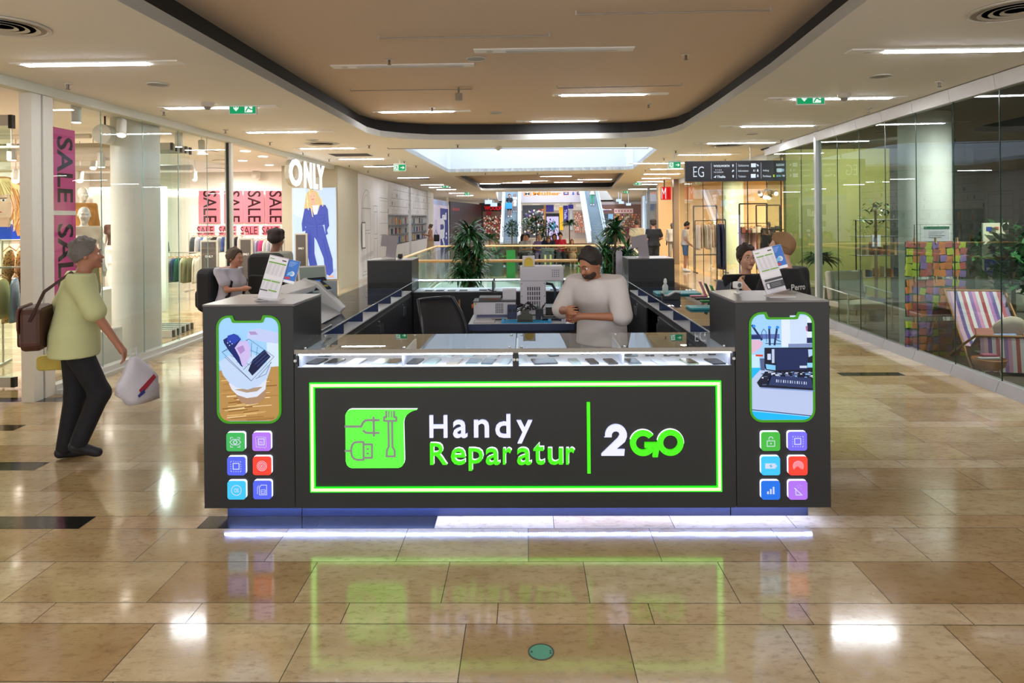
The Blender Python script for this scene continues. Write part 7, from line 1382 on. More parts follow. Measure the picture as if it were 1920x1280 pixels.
# ================= ESCALATORS =================
def escalator(u, Y0, label, W=1.0):
    x = at(u, 420, Y0 + 4).x; t = T('escalator', label, 'escalator', (x, Y0, 0)); run = 12; rise = run * .577
    m_ = MB(); n = 34
    for k in range(n): y = k * run / n; z = k * rise / n; m_.box(-W / 2, W / 2, y, y + run / n + .01, z - .02, z + rise / n)
    m_.build('step', mat('#8fa3b4', .35, metal=.3, noise=.1), t)
    m_ = MB(); m_.quad((-W / 2 - .25, 0, -.3), (W / 2 + .25, 0, -.3), (W / 2 + .25, run, rise - .3), (-W / 2 - .25, run, rise - .3)); m_.build('underside', mat('#b8c6d0', .4), t)
    for s in (-1, 1):
        m_ = MB(); xx = s * (W / 2 + .04); m_.quad((xx, -.5, .0), (xx, run, rise), (xx, run, rise + .95), (xx, -.2, .95), (xx, -.5, .6)); m_.build('balustrade_glass', glass('#cfe6f5', 1.5), t)
        m_ = MB(); m_.tube([(xx, -.5, .5), (xx, -.4, .85), (xx, -.1, .98), (xx, run, rise + .97)], .04, 8); m_.build('handrail', mat('#8c97a8', .3), t)
        m_ = MB(); m_.add([(xx - s * .02, -.5, 0), (xx + s * .22, -.5, 0), (xx + s * .22, run, rise), (xx - s * .02, run, rise), (xx - s * .02, -.5, .12), (xx + s * .22, -.5, .12), (xx + s * .22, run, rise + .12), (xx - s * .02, run, rise + .12)], [(0, 1, 2, 3), (4, 5, 6, 7), (0, 1, 5, 4), (1, 2, 6, 5), (2, 3, 7, 6), (3, 0, 4, 7)]); m_.build('skirting', mat('#cfe0ee', .3, metal=.3), t)
    return x
xl = escalator(959, 49.5, 'left escalator carrying a man and a child down'); xr = escalator(1111, 49.5, 'right escalator carrying a woman up')
def esz(Y): return (Y - 49.5) * .577 + .17
mE, J, hp = person('man in dark clothes with a blue bag riding down the left escalator', (xl - .12, 52.5, esz(52.5)), 8, 1.78, hair='#1d1a1a', shirt='#20242c', pants='#15171b', leglen=.45, res=.024, skin='#b98a72', shoes='#e9e9e9')
t = T('blue_bag', 'bright blue bag held by the man on the left escalator', 'bag', (xl - .15, 52.15, esz(52.5) + .65)); m_ = MB(); m_.box(-.28, .22, -.06, .06, 0, .45); m_.build('body', mat('#2f9fe6', .5), t, bev=.02); m_ = MB(); m_.tube([(-.1, 0, .45), (0, 0, .6), (.1, 0, .45)], .015, 6); m_.build('handle', mat('#2f9fe6', .5), t)
person('child in a pale dress behind the man on the left escalator', (xl + .28, 53.2, esz(53.2)), 5, 1.4, hair='#2b2220', hairstyle='long', shirt='#cfd6e0', sleeve=.6, pants=None, skirt='#cfd6e0', fem=True, res=.026, skin='#b98a72')
person('woman in a white top and green trousers riding up the right escalator', (xr + .05, 54.0, esz(54.0)), 180, 1.62, hair='#d8d4cc', shirt='#c9dcd8', sleeve=.5, pants='#4f9c86', leglen=.85, fem=True, belly=.8, loose=.03, res=.026, skin='#b98a72')
person('woman in a pink skirt and wine top near the bookshop entrance', (5.55, 36.5, 0), 0, 1.6, hair='#5a3c2c', hairstyle='long', shirt='#8f3350', pants=None, skirt='#d87884', sk_len=.32, fem=True, res=.026)
person('person in a white cap and dark shirt behind the right tall plant', (3.75, 30.0, 0), 160, 1.72, hair='#25201d', hairstyle='curly', shirt='#c9c6c6', pants='#39405a', res=.026)
person('seated-height visitor in pale clothes beyond the left tall plant', (-2.7, 30.5, 0), 70, 1.62, hair='#3a2d26', shirt='#b9c9d9', pants='#6c7c94', res=.026, pose=dict(wrL=(.1, -.35, 1.3), elL=(.2, -.15, 1.2)))
# ================= FAR SHOPS =================
def farpanel(u0, u1, v0, v1, Y, art, name, label, cat, emit=0, dep=.1, z0=None):
    a = at(u0, v1, Y); b = at(u1, v0, Y); zz = a.z if z0 is None else z0; return panel(name, label, cat, b.x - a.x, b.z - zz, dep, art, (a.x, Y, zz), emit=emit)
def a_mueller(A, W, H):
    A.rect(0, 0, W, H, '#c3c0d0'); r = random.Random(1); X = lambda u: (u - 978) / 120 * W
    A.poly([(X(982), H * .62), (X(996), H * .62), (X(996), H * .98), (X(982), H * .98)], '#f08a2a'); A.rect(X(984), H * .67, X(994), H * .95, '#f4f4f4'); A.text('M', X(984.5), H * .7, X(993.5), H * .93, '#26262c', .03)
    A.text('Müller', X(999), H * .66, X(1052), H * 1.0, '#f58a1e', .04)
    for u in (1056, 1081): A.rect(X(u), H * .66, X(u + 11), H * .98, '#e6973a'); A.rect(X(u + 1), H * .69, X(u + 10), H * .95, '#35439a'); A.rect(X(u + 3), H * .8, X(u + 8), H * .9, '#cfe0f4')
    A.rect(X(1073.5), H * .75, X(1076), H * .95, '#3a63b8'); A.poly([(X(1071.5), H * .76), (X(1078), H * .76), (X(1074.7), H * .66)], '#3a63b8')
farpanel(978, 1098, 358.5, 380, 60.2, a_mueller, 'drugstore_fascia', 'lilac-grey fascia with orange Müller lettering above the far entrance', 'sign', .0, .3)
def a_mue_int(A, W, H):
    X = lambda u: (u - 978) / 120 * W; Z = lambda v: (458 - v) / 78 * H; r = random.Random(8)
    A.rect(0, 0, W, H, '#9c8f88'); A.rect(0, Z(396), W, H, '#d9d2c9')
    for k in range(14): a = r.random() * .9; A.rect(W * a, Z(382 + r.random() * 12), W * (a + .08), Z(382 + r.random() * 12) + .04, '#fbf6ee')
    A.rect(X(980), Z(456), X(1020), Z(384), '#4c4e58')
    for k in range(90): u = 982 + r.random() * 36; v = 392 + r.random() * 56; A.rect(X(u), Z(v + 4), X(u + 1.5 + r.random() * 4), Z(v), r.choice(['#2d3340', '#b9b6b0', '#5a4f8c', '#c98c4c', '#e5dfd6', '#34405c', '#88909c', '#913a5a']))
    A.rect(X(1020), Z(440), X(1024), Z(384), '#a9764a'); A.rect(X(1024), Z(399), X(1038.5), Z(384), '#3c3a8a'); A.rect(X(1048), Z(440), X(1056), Z(389), '#e0b02c'); A.rect(X(1056), Z(422), X(1065), Z(386), '#33318a'); A.text('Thalia', X(1058), Z(415), X(1063), Z(394), '#c9cdf0', .01, rot=-90)
    A.rect(X(1068), Z(440), X(1073), Z(380), '#a9adb4'); A.rect(X(1065.5), Z(393), X(1075), Z(384), '#3a3890')
    for row in range(11):
        v = 400 + row * 4.2
        for k in range(22): u = 1076 + k * .95; A.rect(X(u), Z(v + 3), X(u + .8), Z(v), r.choice(['#d99a7c', '#c65a4a', '#e9d9c8', '#7a8a6a', '#a5503a', '#e0b9a0', '#5c4a5c', '#d8765c']))
farpanel(978, 1098, 380, 458, 61.0, a_mue_int, 'drugstore_interior', 'bright drugstore interior with shelves and hanging banners below the orange sign', 'shop interior', .15, .1, 0)
def a_screen(A, W, H):
    A.rect(0, 0, W, H, '#26262e'); A.rect(W * .05, H * .05, W * .95, H * .92, '#c6bdf0'); A.poly([(W * .2, H * .65), (W * .35, H * .78), (W * .45, H * .62), (W * .6, H * .8), (W * .75, H * .66), (W * .5, H * .55)], '#4ec0ee')
    for x, z in ((.35, .45), (.7, .48), (.5, .35), (.3, .3), (.75, .3)): A.circ(W * x, H * z, W * .06, '#c4607c' if x > .4 else '#e6e0fa', 10)
a_ = at(1024, 452, 37); b_ = at(1048.5, 400, 37); panel('advertising_screen', 'tall black-framed lilac advertising screen between the escalators', 'screen', b_.x - a_.x, b_.z, .15, a_screen, (a_.x, 37, 0), emit=.8, frame='#1c1c22')
def a_thalia(A, W, H):
    X = lambda u: (u - 1114) / 92 * W; Z = lambda v: (448 - v) / 70 * H; r = random.Random(12)
    A.rect(0, 0, W, H, '#7d625a'); A.rect(0, Z(383), W, H, '#a8a2a6'); A.rect(0, Z(396), X(1145), Z(383), '#6c5a72'); A.text('Thalia', X(1115), Z(393.5), X(1147), Z(386), '#f4ecff', .03)
    for k in range(12): A.rect(X(1128 + r.random() * 70), Z(384 + r.random() * 8), X(1128 + r.random() * 70), Z(384 + r.random() * 8), '#7d625a')
    A.rect(X(1152), Z(400), X(1187), Z(391), '#e4c9c8')
    for k in range(6): A.circ(X(1155 + k * 5.6), Z(395.5), W * .016, '#b8506c', 8)
    for row in range(9):
        v = 401 + row * 4.4; A.rect(X(1150), Z(v + 4), X(1200), Z(v + 3.4), '#7c4a38')
        for k in range(40):
            u = 1151 + k * 1.22
            if r.random() < .9: A.rect(X(u), Z(v + 3.3), X(u + 1.05), Z(v + r.random()), r.choice(['#d9846a', '#e6c9b4', '#c2513f', '#f0e3d6', '#a96a4a', '#5d7a68', '#e3a34a', '#7a4a6a', '#d8c05a']))
    A.rect(X(1129), Z(430), X(1149), Z(401), '#4f5664'); A.rect(X(1140), Z(412), X(1149), Z(401), '#8fc0ea'); A.rect(0, Z(448), W, Z(444), '#b9a294')
farpanel(1114, 1206, 378, 462, 59.5, lambda A, W, H: a_thalia(A, W, H), 'bookshop_front', 'warm bookshop front with white lettering and rows of coloured books', 'shopfront', .25, .1, 0)
def a_wool(A, W, H):
    X = lambda u: (u - 900) / 40 * W; Z = lambda v: (455 - v) / 75 * H; r = random.Random(13)
    A.rect(0, 0, W, H, '#2b2427'); A.text('WOOLWORTH', X(908.5), Z(394.5), X(966), Z(386), '#f0202a', .05); A.rect(X(906), 0, W * 1.6, Z(397), '#6d5348'); A.rect(X(912), Z(405), X(922), Z(396), '#8a2a34')
    for k in range(260): u = 907 + r.random() * 56; v = 404 + r.random() * 46; A.rect(X(u), Z(v + 3), X(u + .8 + r.random() * 3), Z(v), r.choice(['#e6dcd0', '#b53a44', '#5a3c34', '#e9c9b4', '#8d7a70', '#2d2422', '#c9473c', '#d9b08a', '#f3efe8']))
farpanel(900, 966, 380, 458, 58.5, lambda A, W, H: a_wool(A, W * 40 / 66, H), 'variety_store_front', 'black storefront with red WOOLWORTH lettering left of the escalators', 'shopfront', .2, .1, 0)
m_ = MB(); m_.box(-4.2, 16, 62, 62.2, 0, 14); struct(m_.build('wall_far', mat('#cfccc8', .7)))
m_ = MB(); m_.prism([(6.6, 36.5), (7.0, 36.5), (8.15, 45.7), (7.75, 45.7)], 'z', 0, CEIL); struct(m_.build('wall_right_far', mat('#c9c4d6', .6)))
m_ = MB(); m_.box(8.15, 8.3, 45.7, 74, 0, CEIL) if False else m_.prism([(7.8, 45.7), (8.0, 45.7), (10.6, 59.4), (10.4, 59.4)], 'z', 0, CEIL); struct(m_.build('wall_bookshop_side', mat('#b5a69a', .6)))
# hanging small signs at the far end
for (u, v, Y, l) in ((916, 378.5, 50, 'nearer'), (926, 383.5, 56, 'farther')):
    p = at(u, v, Y); m_ = MB(); m_.cb(0, 0, 0, .55, .05, .3); m_.cyl((0, 0, .14), (0, 0, CEIL - p.z), .02, n=6); o = m_.build('hanging_sign', mat('#b9d2f0', emit=.8)); o.location = p; tag(o, 'small pale blue hanging sign at the far end left, ' + l, 'sign')
for (u, v, Y, l) in ((1160, 375.5, 40, 'nearest'), (1165, 379.5, 42, 'middle'), (1178.5, 383, 44, 'farthest')):
    p = at(u, v, Y); m_ = MB(); m_.cb(0, 0, 0, .3, .05, .15); m_.cyl((0, 0, .07), (0, 0, CEIL - p.z), .015, n=6); o = m_.build('hanging_sign', mat('#b9d2f0', emit=.8)); o.location = p; tag(o, 'small pale blue hanging sign at the far end right, ' + l, 'sign')
# ================= RIGHT SHOPS BEYOND THE GLASS =================
CR = mat('#d2b48a', .6, noise=.03); DKM = mat('#2a2622', .4)
m_ = MB(); m_.box(5.6, 13, 28.8, 29.0, 0, CEIL); struct(m_.build('wall_clothes_shop', CR))
m_ = MB(); m_.box(13, 13.1, 14.9, 29, 0, CEIL); struct(m_.build('wall_clothes_shop_side', CR))
for k, (a, b) in enumerate(((14.9, 17.4), (17.4, 19.9), (19.9, 22.4), (22.4, 24.9), (24.9, 26.4))):
    xa = 5.55 + (a - 14.9) * .035; xb = 5.55 + (b - 14.9) * .035
    m_ = MB(); m_.quad((xa, a + .01, .06), (xb, b - .01, .06), (xb, b - .01, 3.1), (xa, a + .01, 3.1)); g_ = struct(m_.build('window_%d' % (30 + k), glass('#eaf3f0', 1.55)))
    m_ = MB(); m_.box(xa - .01, xa + .01, a - .01, a + .01, 0, 3.15); m_.build('glass_joint', DKM, g_)
m_ = MB(); m_.add([(5.52, 14.9, 3.1), (5.62, 14.9, 3.1), (6.02, 26.4, 3.1), (5.92, 26.4, 3.1), (5.52, 14.9, CEIL), (5.62, 14.9, CEIL), (6.02, 26.4, CEIL), (5.92, 26.4, CEIL)], [(0, 1, 2, 3), (0, 1, 5, 4), (1, 2, 6, 5), (2, 3, 7, 6), (3, 0, 4, 7)]); struct(m_.build('trim_header_shop', mat('#cfd0c8', .5)))
p = at(1375, 450, 27.0); m_ = MB(); m_.cyl((p.x, 27, 0), (p.x, 27, CEIL), .4, n=40); struct(m_.build('column_pale_green', mat('#bccdb9', .45, noise=.01), smooth=True))
for (x, y, pw) in ((8.6, 18, 260), (9.8, 22, 260), (7.6, 25, 200), (10.5, 26.5, 200)): lamp((x, y, CEIL - .1), pw, (1, .84, .6), .25)
def garm_rack(u, v, Y, L, H, n, cols, gl, label, glabel, group, rz=0):
    p = at(u, v, Y); filled_rack((p.x, Y, 0), rz, L, H, n, cols, gl, .4, label, glabel, group, frame='#2e2820')
garm_rack(1415, 430, 20.5, .9, 1.62, 9, ['#d9a9b4', '#e3d6bd', '#c9b9ba', '#e0b4bc'], .85, 'dark rack of pink and cream clothes right of the pale green column', 'pink or cream garment right of the pale green column', 'pink and cream garments')
garm_rack(1332, 430, 22.5, 1.0, 1.7, 8, ['#d8cbbb', '#c9b49c', '#e6dccf', '#e8d6d6'], .8, 'dark rack of cream clothes left of the pale green column', 'cream garment on the dark rack left of the green column', 'cream garments left of the green column')
garm_rack(1352, 450, 19.5, .25, 1.75, 3, ['#232a3c', '#2c3450'], 1.3, 'short rack with long navy garments beside the column', 'long navy garment beside the pale green column', 'navy garments beside the column')
garm_rack(1450, 440, 17.0, .6, 1.5, 5, ['#2a2a2c', '#3c3630', '#1f2126'], .9, 'rack of black clothes at the end of the glass wall', 'black garment at the end of the glass wall', 'black garments by the glass wall')
for k, (u, Y) in enumerate(((1412, 20.2), (1322, 24.0), (1440, 23.5))):
    p = at(u, 400, Y); t = T('garment_stand', 'tall dark square display frame in the clothes shop, %s' % ('right of the green column', 'left of the green column', 'at the back right')[k], 'display stand', (p.x, Y, 0)); m_ = MB(); w_ = .8
    for x in (-w_ / 2, w_ / 2): m_.box(x - .02, x + .02, -.02, .02, 0, 2.2)
    for z in (.5, 1.35, 2.2): m_.box(-w_ / 2, w_ / 2, -.02, .02, z - .02, z + .02)
    m_.build('frame', DKM, t); m_ = MB(); m_.box(-w_ / 2, w_ / 2, -.2, .2, 1.33, 1.35); m_.build('shelf', DKM, t)
    r = random.Random(k)
    for q in range(5): o = MB(); o.box(-.05, .05, -.08, .08, 0, .08 + r.random() * .1); o = o.build('folded_clothes', mat(r.choice(['#8a7a6a', '#3c3a3c', '#d9cfc0', '#a05a4a']), .8)); o.location = (p.x - .3 + .15 * q, Y, 1.35); tag(o, 'small item on a dark display stand shelf', 'item', 'items on the display frame shelves')
p = at(1438, 352, 19.0); t = T('cluster_chandelier', 'cluster of bright round spot lamps in the clothes shop', 'chandelier', p); m_ = MB(); m_.cyl((0, 0, 0), (0, 0, CEIL - p.z), .02, n=8); m_.build('rod', DKM, t)
for k in range(9):
    a = k * 2.4; q = Vector((.3 * math.cos(a) * (.5 + .06 * k), .25 * math.sin(a), -.12 - .05 * (k % 4))); m_ = MB(); m_.cyl((0, 0, -.02), q, .008, n=5); m_.build('arm', DKM, t); m_ = MB(); m_.sph(q, .055, 12); m_.build('bulb', mat('#ffe6c0', emit=9) if k % 2 else mat('#8a7a66', .2, metal=.7), t, smooth=True)
# red blade sign
a_ = at(1240.5, 374, 26.8); b_ = at(1257.5, 350.5, 26.8)
def a_red(A, W, H): A.rect(0, 0, W, H, '#d9121c'); A.text('M', W * .0, H * .05, W * .5, H * .95, '#f6e6e6', .0); A.rect(W * .72, H * .1, W * .78, H * .9, '#7a0c12')
t = panel('red_blade_sign', 'red illuminated blade sign with white mark on the right shop row', 'sign', b_.x - a_.x, b_.z - a_.z, .12, a_red, (a_.x, 26.8, a_.z), emit=.6, frame='#c01018'); m_ = MB(); m_.box(.1, .14, .05, .09, b_.z - a_.z, CEIL - a_.z); m_.build('mount', DKM, t)
m_ = MB(); m_.box(5.75, 5.95, 26.5, 26.75, 0, CEIL); struct(m_.build('column_brown', mat('#7d6a58', .4)))
for k, (a, b) in enumerate(((29.0, 31.4), (31.4, 33.8), (33.8, 36.4))):
    m_ = MB(); m_.quad((6.05, a, .05), (6.25 if k == 2 else 6.1, b, .05), (6.25 if k == 2 else 6.1, b, 3.2), (6.05, a, 3.2)); g_ = struct(m_.build('window_%d' % (40 + k), glass('#dff0ea', 1.6))); m_ = MB(); m_.box(6.03, 6.08, a - .03, a + .03, 0, CEIL); m_.build('glass_post', ALU, g_)
m_ = MB(); m_.box(7.9, 8.0, 29, 36.5, 0, CEIL); struct(m_.build('wall_right_shop', mat('#cfd6d2', .6)))
# hanging directory sign
a_ = at(1285.5, 341.5, 14.3); b_ = at(1473.5, 303, 14.3); W = b_.x - a_.x; H = .5
H = b_.z - a_.z + .02
t = T('hanging_directory_sign', 'long black directory sign reading EG hanging from the ceiling', 'sign', (a_.x, 14.3, a_.z + .01)); m_ = MB(); m_.box(0, W, 0, .08, 0, H); m_.build('case', mat('#2b292d', .5), t)
for x in (.35, 1.35): m_ = MB(); m_.cyl((x, .04, H), (x, .04, CEIL - a_.z), .006, n=6); m_.build('hanger', ALU, t)
A = Art(.001); X = lambda u: (u - 1285.5) / 188 * W; Z = lambda v: (341.5 - v) / 38.5 * H; wc = '#d9e4f2'
A.rect(0, 0, W, H, '#2d2b30'); A.text('EG', X(1300), Z(333), X(1320), Z(313), wc, -.01)
for u in (1333.5, 1380.5, 1426.5): A.rect(X(u), Z(337), X(u + .7), Z(307), '#aab4c4')
A.text('WOOLWORTH', X(1338), Z(314.5), X(1368), Z(310.5), wc, .04); A.text('THE KINGDOM', X(1338), Z(325.5), X(1356), Z(323), wc, .0); A.text('v r o v', X(1341), Z(321.5), X(1353), Z(319), wc, .0); A.text('Thalia', X(1344), Z(335), X(1360), Z(330.5), wc, .03); A.poly([(X(1337.5), Z(334)), (X(1343), Z(330)), (X(1342), Z(335))], wc)
A.text('Geldautomat', X(1384), Z(314), X(1404), Z(310), wc, .0); A.text('Information', X(1384), Z(324), X(1403), Z(320), wc, .0); A.text('Toiletten', X(1384), Z(334.5), X(1398), Z(330.5), wc, .0); A.text('Aufzug', X(1430), Z(324.5), X(1441), Z(320), wc, .0); A.text('Parkhaus', X(1430), Z(334.5), X(1445), Z(330.5), wc, .0)
A.rect(X(1449), Z(334.5), X(1452), Z(330), '#b9c83a'); A.text('RUDOW', X(1455), Z(314), X(1470), Z(309.5), wc, .04); A.rect(X(1455), Z(324.5), X(1469), Z(319), '#9fb6d4')
A.text('BVG', X(1455), Z(334), X(1463), Z(330.5), '#8fd0e6', .03)
def arr(u, v, d):
    s = 2.6; pts = [(0, 1), (.8, .1), (.35, .1), (.35, -1), (-.35, -1), (-.35, .1), (-.8, .1)]; c, s_ = math.cos(math.radians(d)), math.sin(math.radians(d)); k = W / 188; A.poly([(X(u) + (p[0] * c - p[1] * s_) * s * k, Z(v) + (p[0] * s_ + p[1] * c) * s * k) for p in pts], wc)
for u, v, d in ((1374, 312, 0), (1374, 322, -45), (1374, 332, 0), (1420, 312, -135), (1420, 322, 180), (1420, 332, 180), (1468, 332, -110)): arr(u, v, d)
for u, v in ((1413, 312), (1412.5, 332), (1461, 322)): A.rect(X(u) - .06, Z(v) - .04, X(u) + .04, Z(v) + .04, wc)
A.rect(X(1411.5), Z(324), X(1412.5), Z(320), wc); A.rect(X(1414), Z(324), X(1415), Z(320), wc)
A.build('printed_panel', attr_mat(.5, .4), t).location = (0, -.001, 0)
# ================= THINGS BEHIND THE RIGHT GLASS =================
NC_ = ['#8e4a46', '#a9653c', '#7b6299', '#94a233', '#9a5550', '#b9713a', '#6f5890', '#a44f50']
def noteboard(v0, v1, label, seed, Y=9.0):
    a = at(1698, v1, Y); b = at(1811, v0, Y); W = b.x - a.x; H = b.z - a.z; r = random.Random(seed); t = T('notice_board', label, 'notice board', (a.x, Y, a.z))
    m_ = MB(); m_.box(0, W, 0, .012, 0, H); m_.build('board', mat('#2d5040', .7), t)
    nx, nz = 9, 5; sx = W / nx
    for i in range(nx):
        for j in range(nz):
            m_ = MB(); c = ((i + .5) * sx + r.uniform(-.012, .012), (j + .5) * H / nz + r.uniform(-.012, .012)); q = RY(r.uniform(-14, 14)); k = .043; z_ = -.003 - .0006 * (i * nz + j) % .012
            vs = [Vector((c[0], -.002 - r.random() * .01, c[1])) + q @ Vector(p) for p in ((-k, 0, -k), (k, 0, -k), (k, -.006, k), (-k, 0, k))]
            m_.quad(*vs); m_.build('sticky_note', mat(r.choice(NC_), .8, noise=.1, scale=20), t)
    for x in (.12, W * .5, W * .85): m_ = MB(); m_.box(x - .006, x + .006, -.02, .02, H - .03, H + .05); m_.build('clothespin', mat('#b99a6c', .6), t)
noteboard(452, 519, 'green board covered with coloured sticky notes behind the right glass, top of three', 1)
noteboard(523, 594, 'green board covered with coloured sticky notes behind the right glass, middle of three', 2)
noteboard(601, 674, 'green board covered with coloured sticky notes behind the right glass, lowest of three', 3)
a = at(1712, 452, 9.15); t = T('wire_grid', 'black wire grid panel behind the top notice board', 'grid', (a.x, 9.12, 0)); m_ = MB(); W = .62; zt = at(1712, 421, 9.15).z; m_.tube([(0, 0, .02), (0, 0, zt), (W, 0, zt), (W, 0, .02)], .006, 6)
for k in range(1, 8): m_.cyl((W * k / 8, 0, .3), (W * k / 8, 0, zt), .002, n=4)
for k in range(10): m_.cyl((0, 0, .5 + k * (zt - .5) / 10), (W, 0, .5 + k * (zt - .5) / 10), .002, n=4)
m_.build('grid', BLK, t)
def a_note(A, W, H): A.rect(0, 0, W, H, '#b9bac0'); A.rect(0, H * .8, W, H, '#3d6a55'); [A.rect(W * .2, H * (.6 - .12 * k), W * (.8 - .1 * (k % 2)), H * (.63 - .12 * k), '#6d6d78') for k in range(4)]
a = at(1732, 452, 9.08); b = at(1780, 424, 9.08); panel('paper_notice', 'white paper notice with green header clipped to the wire grid', 'notice', b.x - a.x, b.z - a.z, .008, a_note, (a.x, 9.08, a.z))
def a_framed(A, W, H):
    A.rect(0, 0, W, H, '#c9c4a8'); A.rect(0, 0, W, H * .33, '#39539a'); A.text('SPARE', W * .08, H * .1, W * .5, H * .17, '#e6ebf6', .03); A.text('bis 70%', W * .54, H * .1, W * .94, H * .17, '#e6ebf6', 0); A.text('Bücher', W * .2, H * .22, W * .7, H * .27, '#8fa2cf', 0)
    A.rect(W * .08, H * .86, W * .32, H * .94, '#2f4a90'); A.rect(W * .42, H * .88, W * .6, H * .94, '#c0444a'); A.poly([(W * .25, H * .42), (W * .5, H * .42), (W * .45, H * .72), (W * .22, H * .72)], '#7d8390'); A.poly([(W * .55, H * .4), (W * .9, H * .4), (W * .85, H * .75), (W * .6, H * .7)], '#a08f7c')
a = at(1846, 518, 9.1); b = at(1890, 419, 9.1); panel('framed_poster', 'white-framed poster reading SPARE behind the right glass', 'poster', b.x - a.x, b.z - a.z, .03, a_framed, (a.x, 9.1, a.z), emit=.12, frame='#d8dccf')
m_ = MB(); m_.cyl((0, .03, 0), (0, .03, a.z), .015, n=8); m_.box(-.2, .2, -.1, .15, 0, .02); o = m_.build('poster_stand', ALU); o.location = ((a.x + b.x) / 2, 9.1, 0); tag(o, 'thin metal stand carrying the framed poster behind the glass', 'stand')
p = at(1832, 480, 9.3); bushy(p.x + .25, 9.2, 'tall dark leafy plant left of the framed poster behind the glass', 1.72, .38, 420, .09, (.17, .4), seed=21)
p = at(1900, 500, 8.85); bushy(p.x, 8.85, 'dark leafy plant in front of the framed poster behind the glass', 1.5, .36, 300, .09, (.17, .35), seed=22)
p = at(1530, 500, 13.4); bushy(p.x, 13.2, 'bright green plant at the olive wall behind the glass post', 1.35, .38, 160, .1, (.2, .45), seed=23, palm=True)
p = at(1642, 440, 12.0); bushy(p.x, 12.0, 'slim flowering plant beside the wire shelf behind the glass', 2.1, .3, 90, .05, (.15, .4), seed=24)
# deck chair
t = T('deck_chair', 'deck chair with pink, white and violet striped cloth behind the right glass', 'deck chair', (5.6, 8.3, 0), math.radians(-12))
m_ = MB()
path = [(.5, .86), (.33, .62), (.18, .42), (0, .26), (-.2, .28), (-.42, .46), (-.46, .42), (-.5, .05)]; n = 16
cols = ['#a78aa8', '#c8a0b4', '#5c4f8f', '#c7c3c9', '#b0586a', '#d9d3d6', '#8f6aa8', '#c98ab0', '#cfcad0', '#a4444c', '#d3ccd0', '#b07ab4', '#6a5a98', '#cdc6cc', '#b9606a', '#9a82a6']
for i in range(len(path) - 1):
    for k in range(n): x0 = -.32 + .64 * k / n; x1 = x0 + .64 / n; m_.col = cols[k]; m_.quad((x0, path[i][0], path[i][1]), (x1, path[i][0], path[i][1]), (x1, path[i + 1][0], path[i + 1][1]), (x0, path[i + 1][0], path[i + 1][1]))
m_.fixed = True; m_.build('cloth', attr_mat(0, .85), t)
m_ = MB()
for s in (-1, 1): m_.cyl((s * .34, -.3, .03), (s * .34, .52, .88), .014, n=8); m_.cyl((s * .35, .45, .03), (s * .35, -.46, .46), .014, n=8)
m_.cyl((-.34, .51, .87), (.34, .51, .87), .014, n=8); m_.cyl((-.35, -.45, .45), (.35, -.45, .45), .014, n=8); m_.build('wooden_frame', mat('#9a6a3a', .5), t)
def cushion(x, y, z, s, c, label, ry=0, rz=0):
    t = T('cushion', label, 'cushion', (x, y, z)); t.rotation_euler = (math.radians(-60), 0, math.radians(rz)); m_ = MB(); m_.sph((0, 0, 0), s, 16, (1, 1, .35)); m_.build('cover', mat(c, .9, noise=.2, scale=12), t, smooth=True)
bx0 = 5.62
cushion(bx0 + .12, 8.25, .46, .2, '#cfc3b2', 'cream flowered cushion on the striped deck chair')
m_ = MB(); m_.box(-.14, .14, -.1, .1, 0, .03, RX(35)); o = m_.build('picture_book', mat('#7f9cc9', .4), bev=.003); o.location = (bx0 - .04, 8.02, .36); tag(o, 'blue and white picture book leaning on the deck chair', 'book')
m_ = MB(); m_.box(-.1, .1, -.01, .01, 0, .2, RX(-15)); o = m_.build('pink_card', mat('#c9867c', .5)); o.location = (bx0 - .26, 8.08, .31); tag(o, 'small pink picture card beside the blue book', 'card')
t = T('table_grill', 'small round orange-brown table grill on legs behind the right glass', 'grill', (5.16, 7.72, 0)); m_ = MB(); m_.lathe([(.03, .1), (.1, .11), (.155, .16), (.17, .23), (.165, .235), (.15, .18), (.09, .13), (.02, .12)], n=32); m_.build('bowl', mat('#a0622c', .4), t, smooth=True)
for k in range(3): a = k * 2.1 - .5; m_ = MB(); m_.cyl((.08 * math.cos(a), .08 * math.sin(a), .14), (.13 * math.cos(a), .13 * math.sin(a), .005), .008, n=6); m_.build('leg', mat('#c3c3c0', .4), t)
m_ = MB(); m_.cyl((-.12, 0, .24), (.12, 0, .24), .008, n=6); m_.box(-.13, .1, -.06, .05, .225, .24); m_.build('grate', mat('#9a9a9c', .4, metal=.5), t); m_ = MB(); m_.box(-.06, .1, .0, .08, .24, .275); m_.build('pink_cloth', mat('#a0456a', .8), t, bev=.012)
